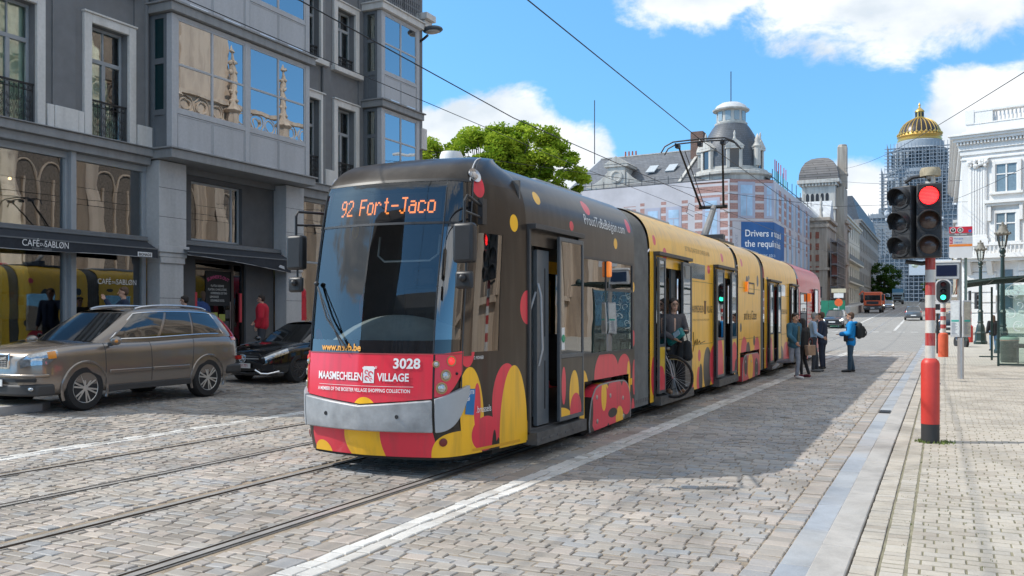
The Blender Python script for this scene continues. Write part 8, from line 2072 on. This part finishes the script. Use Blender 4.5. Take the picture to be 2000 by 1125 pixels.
# ------------------------------------------------------------------ people
def cap_(m, a, b, ra, rb, n=12):
    a, b = V(a), V(b); d = b - a; L_ = d.length
    if L_ < 1e-4: m.ball(a, ra, n, 8); return
    prof = [(ra * math.sin(t * PI / 8), -ra * math.cos(t * PI / 8)) for t in range(5)] + [(rb * math.cos(t * PI / 8), L_ + rb * math.sin(t * PI / 8)) for t in range(5)]
    prof[0] = (0, -ra); prof[-1] = (0, L_ + rb)
    m.lathe(prof, a, n, d)
def blob(name, caps, mtl, par, vox=.011, smooth=5, balls=()):
    m = MB()
    for c in caps: cap_(m, *c)
    for c, r, sc in balls: m.ball(c, r, 14, 10, sc)
    o = m.build(name, mtl, par)
    rm = o.modifiers.new('r', 'REMESH'); rm.mode = 'VOXEL'; rm.voxel_size = vox; rm.use_smooth_shade = True
    s = o.modifiers.new('s', 'SMOOTH'); s.factor = .5; s.iterations = smooth
    baked(o); o.data.materials.clear(); o.data.materials.append(mtl)
    o.data.polygons.foreach_set('use_smooth', [True] * len(o.data.polygons)); return o
HAIRD = pm('dark brown hair', (.025, .017, .013), .7, var=.4, scale=40); HAIRG = pm('grey hair', (.28, .27, .26), .8, var=.3, scale=40); HAIRB = pm('brown hair', (.09, .05, .03), .7, var=.4, scale=40)
SHOEB = pm('black shoe', (.02, .02, .02), .5); LIPS = pm('lips', (.38, .14, .12), .5); EYEM = pm('dark eye', (.02, .015, .012), .2)
def person(label, loc, rz, H=1.75, pose=None, top=None, sleeves=True, bottom=None, shoes=SHOEB, hair=HAIRD, hairlen='short', headturn=0, vox=.011, face=True, collar=None, coat=0, slim=1., cat='person'):
    """facing +y; pose overrides joints given for a 1.75 m figure"""
    k = H / 1.75
    J = dict(pelvis=(0, 0, .95), waist=(0, 0, 1.12), chest=(0, .0, 1.34), neck=(0, 0, 1.48), head=(0, .02, 1.63), shL=(-.185, 0, 1.42), shR=(.185, 0, 1.42), elL=(-.25, -.02, 1.13), elR=(.25, -.02, 1.13), wrL=(-.26, .08, .89), wrR=(.26, .08, .89),
             hipL=(-.09, 0, .92), hipR=(.09, 0, .92), knL=(-.10, .02, .50), knR=(.10, .02, .50), anL=(-.10, -.01, .09), anR=(.10, -.01, .09), toL=(-.12, .17, .035), toR=(.12, .17, .035))
    J.update(pose or {}); J = {a: V(b) * k for a, b in J.items()}
    t = thing('person', label, cat, loc, rz)
    s = slim
    hd = J['head']; tr = M.Rotation(headturn, 3, 'Z'); hp = lambda x, y, z: hd + tr @ (V((x, y, z)) * k)
    B = [(J['neck'] - V((0, 0, .05)) * k, hd - V((0, .01, .03)) * k, .056 * k * (.9 + .1 * s), .052 * k), (J['chest'], J['waist'], .10 * k, .09 * k), (J['waist'], J['pelvis'], .09 * k, .10 * k)]
    balls = [(hp(0, -.005, .035), .092 * k, (.84, 1.0, 1.04)), (hp(0, .022, -.045), .062 * k, (.88, .95, 1.05))]
    B += [(hp(0, .098, .012), hp(0, .112, -.018), .010 * k, .014 * k), (hp(-.076, -.005, .01), hp(-.078, -.012, -.025), .014 * k, .010 * k), (hp(.076, -.005, .01), hp(.078, -.012, -.025), .014 * k, .010 * k), (hp(-.025, .076, -.058), hp(.025, .076, -.058), .011 * k, .011 * k)]
    for q in 'LR':
        B += [(J['chest'] + V((0, 0, .06)) * k, J['sh' + q], .07 * k, .045 * k), (J['sh' + q], J['el' + q], .045 * k * s, .036 * k), (J['el' + q], J['wr' + q], .038 * k, .024 * k)]
        B += [(J['hip' + q], J['kn' + q], .078 * k * s, .05 * k), (J['kn' + q], J['an' + q], .052 * k, .036 * k), (J['an' + q] - V((0, 0, .03)) * k, J['to' + q] + V((0, 0, .01)), .038 * k, .03 * k)]
        d = (J['wr' + q] - J['el' + q]).normalized(); fwd = V((0, 1, 0)); sidev = d.cross(fwd); sidev = sidev.normalized() if sidev.length > .1 else V((1, 0, 0)); nr = sidev.cross(d)
        w = J['wr' + q]; pc = w + d * .085 * k
        for u in (-.026, -.009, .009, .026): B.append((w + d * .02 * k, pc + nr * u * k, .018 * k, .013 * k))
        inn = V((1 if q == 'L' else -1, 0, 0))
        for u, ln in ((-.028, .055), (-.010, .070), (.009, .074), (.027, .066)):
            a = pc + nr * u * k; b = a + d * ln * .55 * k + inn * .006 * k; c = b + d * ln * .42 * k + inn * .022 * k; B += [(a, b, .0095 * k, .0085 * k), (b, c, .0085 * k, .0072 * k)]
        a = w + d * .03 * k + nr * .028 * k; b = a + d * .035 * k + nr * .026 * k + inn * .012 * k; B += [(a, b, .013 * k, .0105 * k), (b, b + d * .03 * k + inn * .01 * k, .0105 * k, .008 * k)]
    body = blob('body', B, SKIN, t, min(vox, .0105) * (1 if vox < .02 else 1.7), 2, balls)
    if face:
        for sx in (-1, 1): m = MB(); m.ball(hp(sx * .031, .078, .022), .0105 * k, 8, 6, (1.25, .7, .8)); m.build('eye', EYEM, body)
        m = MB(); m.tube([hp(-.024, .083, -.052), hp(0, .092, -.050), hp(.024, .083, -.052)], .006 * k, 6); m.build('mouth', LIPS, body)
        for sx in (-1, 1): m = MB(); m.tube([hp(sx * .016, .088, .044), hp(sx * .046, .078, .044)], .005 * k, 5); m.build('eyebrow', hair, body)
    hb_ = [(hp(0, -.028, .062), .094 * k, (.93, 1.0, .92)), (hp(0, -.045, .02), .085 * k, (1.0, .85, 1.05))]; hc = [(hp(-.06, .035, .085), hp(.06, .035, .085), .034 * k, .034 * k)]
    if hairlen == 'long': hc += [(hp(-.07, -.02, .03), hp(-.085, -.02, -.16), .035 * k, .03 * k), (hp(.07, -.02, .03), hp(.085, -.02, -.16), .035 * k, .03 * k), (hp(0, -.06, .03), hp(0, -.075, -.2), .07 * k, .06 * k)]
    if hairlen == 'bob': hc += [(hp(-.07, -.01, .03), hp(-.08, .0, -.09), .034 * k, .026 * k), (hp(.07, -.01, .03), hp(.08, .0, -.09), .034 * k, .026 * k), (hp(0, -.06, .02), hp(0, -.06, -.09), .065 * k, .055 * k)]
    blob('hair', hc, hair, t, max(vox, .012), 3, hb_)
    g = .018 * k
    tm, thick = top; hem = J['pelvis'] + V((0, 0, -.02 - coat)) * k
    Tp = [(J['shL'] + V((.03, 0, -.02)), J['shR'] + V((-.03, 0, -.02)), .075 * k * s + thick, .075 * k * s + thick), (J['chest'] + V((-.06, .0, 0)) * k, J['waist'] + V((-.05, 0, 0)) * k, .115 * k * s + thick, .105 * k * s + thick), (J['chest'] + V((.06, 0, 0)) * k, J['waist'] + V((.05, 0, 0)) * k, .115 * k * s + thick, .105 * k * s + thick),
          (J['waist'] + V((-.05, 0, 0)) * k, hem + V((-.065, 0, 0)) * k, .105 * k * s + thick, .11 * k * s + thick), (J['waist'] + V((.05, 0, 0)) * k, hem + V((.065, 0, 0)) * k, .105 * k * s + thick, .11 * k * s + thick), (J['chest'], J['neck'] - V((0, 0, .03)) * k, .10 * k, .062 * k + thick * .6)]
    for q in 'LR':
        Tp += [(J['sh' + q], J['el' + q], .062 * k * s + thick, .05 * k + thick)]
        if sleeves: Tp += [(J['el' + q], lerp(J['el' + q], J['wr' + q], .92), .052 * k + thick, .040 * k + thick)]
    blob('top', Tp, tm, t, vox, 4)
    if collar: m = MB(); m.tube([J['neck'] + V((.075 * math.cos(a) * k, .07 * math.sin(a) * k + .01, -.02 * k + (.0 if math.sin(a) < 0 else -.05 * math.sin(a) * k))) for a in [2 * PI * i / 14 for i in range(14)]], .026 * k, 8, closed=True); m.build('collar', collar, t)
    bm_, bt = bottom
    Bp = [(J['hipL'] + V((.0, 0, .04)) * k, J['hipR'] + V((0, 0, .04)) * k, .105 * k * s + bt, .105 * k * s + bt)]
    for q in 'LR': Bp += [(J['hip' + q], J['kn' + q], .092 * k * s + bt, .062 * k + bt), (J['kn' + q], J['an' + q] + V((0, 0, .02)), .064 * k + bt, .05 * k + bt)]
    blob('trousers', Bp, bm_, t, vox, 4)
    for q in 'LR': blob('shoe', [(J['an' + q] - V((0, 0, .035)) * k, J['to' + q], .047 * k, .042 * k), (J['an' + q] - V((0, .03, .045)) * k, J['to' + q] + V((0, .03, 0)) * k, .040 * k, .034 * k)], shoes, t, max(vox, .012), 3)
    return t
JEAN = lambda n, c: pm(n, c, .9, var=.25, scale=9, bump=.3)
F = lambda n, c, v=.15: pm(n, c, .9, var=v, scale=7, bump=.25)
DENIM = F('blue denim jacket', (.03, .11, .17), .25); GREYJ = JEAN('grey jeans', (.24, .26, .30)); NAVY = F('navy suit cloth', (.022, .032, .06)); BLKC = F('black cloth', (.018, .018, .02)); SHIRT = F('light blue shirt', (.33, .46, .62), .06); CHAR = F('charcoal trousers', (.045, .05, .06)); DJ = JEAN('dark blue jeans', (.04, .075, .11)); BRIGHT = F('bright blue rain jacket', (.005, .22, .55), .12); REDJ = F('red fleece jacket', (.45, .012, .03), .1); BLUEH = F('blue hooded top', (.03, .07, .22)); SHEEP = F('cream sheepskin', (.55, .47, .36)); WSHOE = pm('white shoe', (.62, .62, .62), .6)

# the man striding off the tram
p = person('young man in a denim jacket with sheepskin collar and grey jeans striding off the tram', (-3.58, 24.95, 0), R(-122), 1.76, dict(knL=(-.09, .06, .50), anL=(-.09, .02, .09), toL=(-.09, .19, .035), knR=(.08, -.02, .50), hipR=(.09, -.02, .92), anR=(.10, -.46, .42), toR=(.10, -.60, .28), elL=(-.34, -.16, 1.16), wrL=(-.42, -.20, .93), elR=(.30, .10, 1.16), wrR=(.30, .30, .99), head=(0, .05, 1.62), chest=(0, .03, 1.34), neck=(0, .02, 1.48)), (DENIM, .022), True, (GREYJ, .0), WSHOE, HAIRD, vox=.010, collar=SHEEP, headturn=R(-10))
m = MB(); m.prism([(-.05, .145, 1.0), (.05, .145, 1.0), (.04, .15, 1.42), (-.04, .15, 1.42)], (0, .022, 0)); m.build('jumper', F('khaki jumper', (.11, .11, .075)), p, bevel=.01)
person('dark haired woman in a black jacket beside the open tram door', (-3.45, 25.75, 0), R(62), 1.62, dict(anR=(.10, -.12, .09), toR=(.12, .06, .035), elR=(.26, .0, 1.14), wrR=(.22, .20, 1.0), head=(0, .06, 1.62)), (BLKC, .012), True, (BLKC, -.006), pm('dark red trainers', (.16, .02, .04), .7), HAIRD, 'long', vox=.011)
tb_ = thing('tote_bag', 'brown leather tote bag hanging from the arm of the dark haired woman', 'bag', (-3.22, 25.42, .62), R(70))
m = MB(); m.prism([(-.20, -.06, 0), (.20, -.06, 0), (.23, -.04, .28), (-.23, -.04, .28)], (0, .11, 0)); m.build('bag_body', pm('brown leather', (.27, .17, .11), .5, var=.2), tb_, bevel=.02); m = MB(); m.tube([(-.12, 0, .27), (-.10, 0, .42), (0, 0, .48), (.10, 0, .42), (.12, 0, .27)], .012, 6); m.build('handle', pm('dark red strap', (.12, .02, .02), .6), tb_)
person('grey haired man in a light blue shirt waiting to board the tram', (-3.52, 28.3, 0), R(-70), 1.80, dict(anL=(-.10, .14, .09), toL=(-.12, .3, .035), knL=(-.1, .12, .5), elR=(.25, .02, 1.14), wrR=(.2, .24, 1.02), head=(0, .07, 1.61)), (SHIRT, .004), True, (CHAR, .004), pm('grey shoe', (.1, .1, .1), .6), HAIRG, vox=.011)
person('man in a navy blue suit standing at the rear doors of the tram', (-3.42, 29.9, 0), R(-100) + PI, 1.80, dict(elL=(-.26, .0, 1.13), wrL=(-.24, .16, .95), head=(0, .05, 1.62)), (NAVY, .018), True, (NAVY, .006), SHOEB, HAIRB, vox=.011, collar=SHIRT, coat=.10)
p = person('man in a bright blue rain jacket and jeans facing the tram', (-2.47, 28.67, 0), R(96), 1.78, dict(elL=(-.25, .05, 1.14), wrL=(-.12, .28, 1.12), elR=(.25, .05, 1.14), wrR=(.12, .28, 1.12), anR=(.11, -.06, .09), toR=(.14, .12, .035), anL=(-.12, .04, .09), toL=(-.16, .21, .035)), (BRIGHT, .030), True, (DJ, .012), SHOEB, HAIRB, vox=.010, coat=.06)
m = MB(); m.tube([(.12 * math.cos(a), -.06 + .10 * math.sin(a), 1.47 + .02 * math.sin(a * 2)) for a in [2 * PI * i / 14 for i in range(14)]], .045, 8, closed=True); m.build('hood', BRIGHT, p)
bp_ = thing('backpack', 'black backpack on the back of the man in the bright blue jacket', 'backpack', (-2.24, 28.69, 1.05), R(96))
blob('pack', [((-.09, -.0, .05), (-.09, -.0, .36), .10, .09), ((.09, 0, .05), (.09, 0, .36), .10, .09), ((0, -.09, .08), (0, -.08, .26), .10, .09)], F('black backpack nylon', (.025, .028, .03)), bp_, .013, 3)
for s in (-1, 1): m = MB(); m.tube([(s * .10, .08, .42), (s * .11, .22, .44), (s * .12, .36, .30), (s * .13, .33, .08), (s * .12, .1, .02)], .016, 6); m.build('strap', BLKC, bp_)
for i in range(5): m = MB(); m.tube([(-.14 + i * .07, -.19, .05 + .03 * (i % 2)), (-.14 + i * .07, -.21, .14), (-.13 + i * .07, -.17, .25)], .012, 5); m.build('strap', BLKC, bp_)
sb = thing('shoulder_bag', 'small black camera bag hanging at the hip of the man in bright blue', 'bag', (-2.60, 28.50, .92), R(96)); m = MB(); m.box(-.12, .12, -.06, .06, 0, .2); m.build('bag_body', BLKC, sb, bevel=.03); m = MB(); m.tube([(.1, 0, .19), (.02, -.1, .4), (-.06, -.12, .6)], .010, 5); m.build('strap', BLKC, sb)

# woman with a bicycle in the second tram section's doorway
WX, WY = -4.27, 15.45
wm = person('woman with a dark bob and glasses stepping out of the tram doorway with a bicycle', (WX, WY, .345), R(-142), 1.66, dict(elL=(-.24, .06, 1.15), wrL=(-.14, .26, 1.16), elR=(.24, .04, 1.14), wrR=(.10, .27, 1.02), head=(0, .05, 1.62), anL=(-.10, .14, .09), toL=(-.12, .3, .035), knL=(-.10, .10, .5)), (F('charcoal blouse', (.085, .075, .078)), .006), True, (BLKC, .03), pm('sandal leather', (.25, .16, .1), .6), HAIRD, 'bob', headturn=R(-6), vox=.010, slim=.86)
for s in (-1, 1): m = MB(); m.tube([(s * .032 + .022 * math.cos(a), .150, 1.562 + .016 * math.sin(a)) for a in [2 * PI * i / 12 for i in range(12)]], .0035, 5, closed=True); m.build('spectacles', BLACK, wm)
bk_ = thing('bicycle', 'dark bicycle held upright by the woman in the tram doorway, front wheel hanging out', 'bicycle', (-4.20, 15.24, .29), R(-97))
WR_ = .345
def bwheel(y0):
    m = MB(); m.tube([(0, y0 + WR_ * math.cos(a), WR_ + WR_ * math.sin(a)) for a in [2 * PI * i / 40 for i in range(40)]], .021, 8, closed=True); w = m.build('wheel', RUBBER, bk_)
    m = MB(); m.tube([(0, y0 + (WR_ - .028) * math.cos(a), WR_ + (WR_ - .028) * math.sin(a)) for a in [2 * PI * i / 40 for i in range(40)]], .010, 6, closed=True); m.build('rim', STEEL, w)
    m = MB()
    for i in range(24): a = 2 * PI * i / 24; m.tube([(.02 * (1 if i % 2 else -1), y0, WR_), (0, y0 + (WR_ - .03) * math.cos(a), WR_ + (WR_ - .03) * math.sin(a))], .0016, 4)
    m.cyl((-.05, y0, WR_), (.05, y0, WR_), .018, 8); m.build('spokes', STEEL, w, smooth=False)
bwheel(0); bwheel(-1.05)
SILF = pm('silver bicycle fork', (.42, .42, .43), .35, .7); FRM = pm('dark bicycle frame', (.03, .03, .035), .35)
for s in (-1, 1): m = MB(); m.tube([(s * .05, 0, WR_), (s * .05, -.05, .55), (s * .045, -.16, .78)], .013, 7); m.build('fork', SILF, bk_)
m = MB(); m.tube([(0, -.16, .76), (0, -.215, 1.0)], .02, 8); m.tube([(0, -.17, .80), (0, -.55, .36), (0, -.78, .84)], .018, 8); m.tube([(0, -.19, .90), (0, -.72, .66)], .016, 8); m.tube([(.04, -.55, .36), (.04, -1.05, WR_)], .011, 6); m.tube([(-.04, -.74, .72), (-.04, -1.05, WR_)], .011, 6); m.build('frame', FRM, bk_)
m = MB(); m.tube([(-.29, -.32, 1.02), (-.22, -.22, 1.04), (0, -.21, 1.04), (.22, -.22, 1.04), (.29, -.32, 1.02)], .014, 8); m.build('handlebar', STEEL, bk_)
m = MB(); m.ball((0, -.82, .92), .09, 10, 6, (.8, 1.5, .45)); m.build('saddle', BLACK, bk_)
m = MB(); m.tube([(0, -.05 + (WR_ + .035) * math.cos(a), WR_ + (WR_ + .035) * math.sin(a)) for a in [R(-10 + 12 * i) for i in range(13)]], .016, 5); m.build('mudguard', BLACK, bk_)
m = MB(); m.lathe([(.035, 0), (.03, .05), (0, .06)], (0, -.12, .84), 10, (0, 1, 0)); m.build('lamp', STEEL, bk_)
hb2 = thing('handbag', 'black handbag hanging on the bicycle handlebar', 'bag', (-4.06, 15.42, .95)); blob('bag_body', [((-.06, 0, .05), (-.05, 0, .26), .09, .07), ((.06, 0, .05), (.05, 0, .26), .09, .07)], BLKC, hb2, .013, 3); m = MB(); m.tube([(-.06, 0, .3), (-.03, 0, .44), (.03, 0, .44), (.06, 0, .3)], .010, 5); m.build('handle', BLKC, hb2)
pb = thing('parcel', 'teal patterned parcel under the arm of the woman with the bicycle', 'parcel', (-4.17, 15.24, 1.34), R(-30)); m = MB(M.Rotation(R(-30), 4, 'Y')); m.box(-.20, .20, -.05, .05, -.08, .08); m.build('wrapping', pm('teal paper', (.01, .16, .16), .5, var=.4, scale=8), pb, bevel=.03); m = MB(M.Rotation(R(-30), 4, 'Y')); m.box(.02, .17, -.056, -.05, -.04, .05); m.build('sticker', mat('pale blue sticker', (.35, .5, .6), .6), pb)

# people by the cafe
person('stout man in a red fleece jacket standing at the pavement edge by the grey pier', (-17.3, 19.75, .50), R(118), 1.78, dict(head=(0, .03, 1.63), elL=(-.29, -.02, 1.14), elR=(.29, .02, 1.14), wrR=(.22, .22, 1.0)), (REDJ, .035), True, (CHAR, .01), SHOEB, HAIRD, vox=.012, slim=1.22)
person('person in a blue hooded top seen from behind in the café doorway', (-18.78, 18.95, .52), R(95), 1.86, None, (BLUEH, .02), True, (CHAR, .01), SHOEB, HAIRB, 'bob', vox=.013, face=False)
person('dark clothed figure inside the café door', (-19.5, 20.15, .45), R(-60), 1.80, None, (BLKC, .02), True, (BLKC, .01), SHOEB, HAIRD, vox=.014, face=False)
person('man with short dark hair and a navy jumper raising his hand by the café window', (-17.35, 15.05, .52), R(150), 1.84, dict(elR=(.36, .16, 1.24), wrR=(.44, .30, 1.48)), (NAVY, .015), True, (CHAR, .01), SHOEB, HAIRB, vox=.012)
person('dark haired man behind the parked estate car, only his head showing', (-16.75, 16.35, .5), R(115), 1.68, None, (BLKC, .015), True, (CHAR, .01), SHOEB, HAIRD, vox=.012)
SIT = dict(pelvis=(0, 0, .52), waist=(0, .0, .70), chest=(0, .03, .92), neck=(0, .04, 1.07), head=(0, .08, 1.21), shL=(-.18, .03, 1.0), shR=(.18, .03, 1.0), elL=(-.23, .1, .75), elR=(.23, .1, .75), wrL=(-.12, .32, .80), wrR=(.12, .32, .80), hipL=(-.09, 0, .50), hipR=(.09, 0, .50), knL=(-.10, .42, .50), knR=(.10, .42, .50), anL=(-.10, .42, .09), anR=(.10, .42, .09), toL=(-.1, .6, .035), toR=(.1, .6, .035))
person('dark haired woman seated at a table inside the left café window', (-19.6, 14.85, .5), R(150), 1.72, SIT, (BLKC, .01), True, (CHAR, .01), SHOEB, HAIRD, 'bob', vox=.013)
ch = thing('cafe_chair', 'wooden café chair under the seated dark haired woman', 'chair', (-19.6, 14.85, .42), R(150)); m = MB(); m.box(-.2, .2, -.22, .2, .42, .46); m.build('seat', tbw, ch, bevel=.01); m = MB(); m.box(-.2, .2, -.24, -.2, .46, .9); m.build('backrest', tbw, ch, bevel=.01)
for x in (-.17, .17):
    for y in (-.2, .17): m = MB(); m.box(x - .02, x + .02, y - .02, y + .02, 0, .42); m.build('leg', tbw, ch)
person('waiter with glasses and a yellow apron behind the café window', (-20.9, 17.0, .55), R(-120), 1.78, None, (F('mustard apron', (.35, .26, .04)), .015), True, (CHAR, .01), SHOEB, HAIRD, vox=.014)
# far pedestrians
person('distant pedestrian in dark clothes on the left pavement below the cream house', (-13.4, 178, 3.2), R(20), 1.75, None, (BLKC, .02), True, (BLKC, .01), SHOEB, HAIRD, vox=.025, face=False)
person('second distant pedestrian in the shade of the grey office block', (-14.6, 214, 3.9), R(200), 1.75, None, (CHAR, .02), True, (BLKC, .01), SHOEB, HAIRD, vox=.025, face=False)
person('woman in a dark coat and blue jeans walking away behind the glass shelter', (2.15, 47.4, .05), R(10), 1.64, dict(anR=(.10, -.16, .1), toR=(.1, 0, .04)), (BLKC, .02), True, (JEAN('mid blue jeans', (.09, .17, .28)), .006), SHOEB, HAIRB, 'long', vox=.016, face=False, coat=.08)
person('pedestrian in a grey coat far along the right pavement', (.75, 72, .5), R(185), 1.75, None, (CHAR, .02), True, (DJ, .01), SHOEB, HAIRD, vox=.02, face=False)
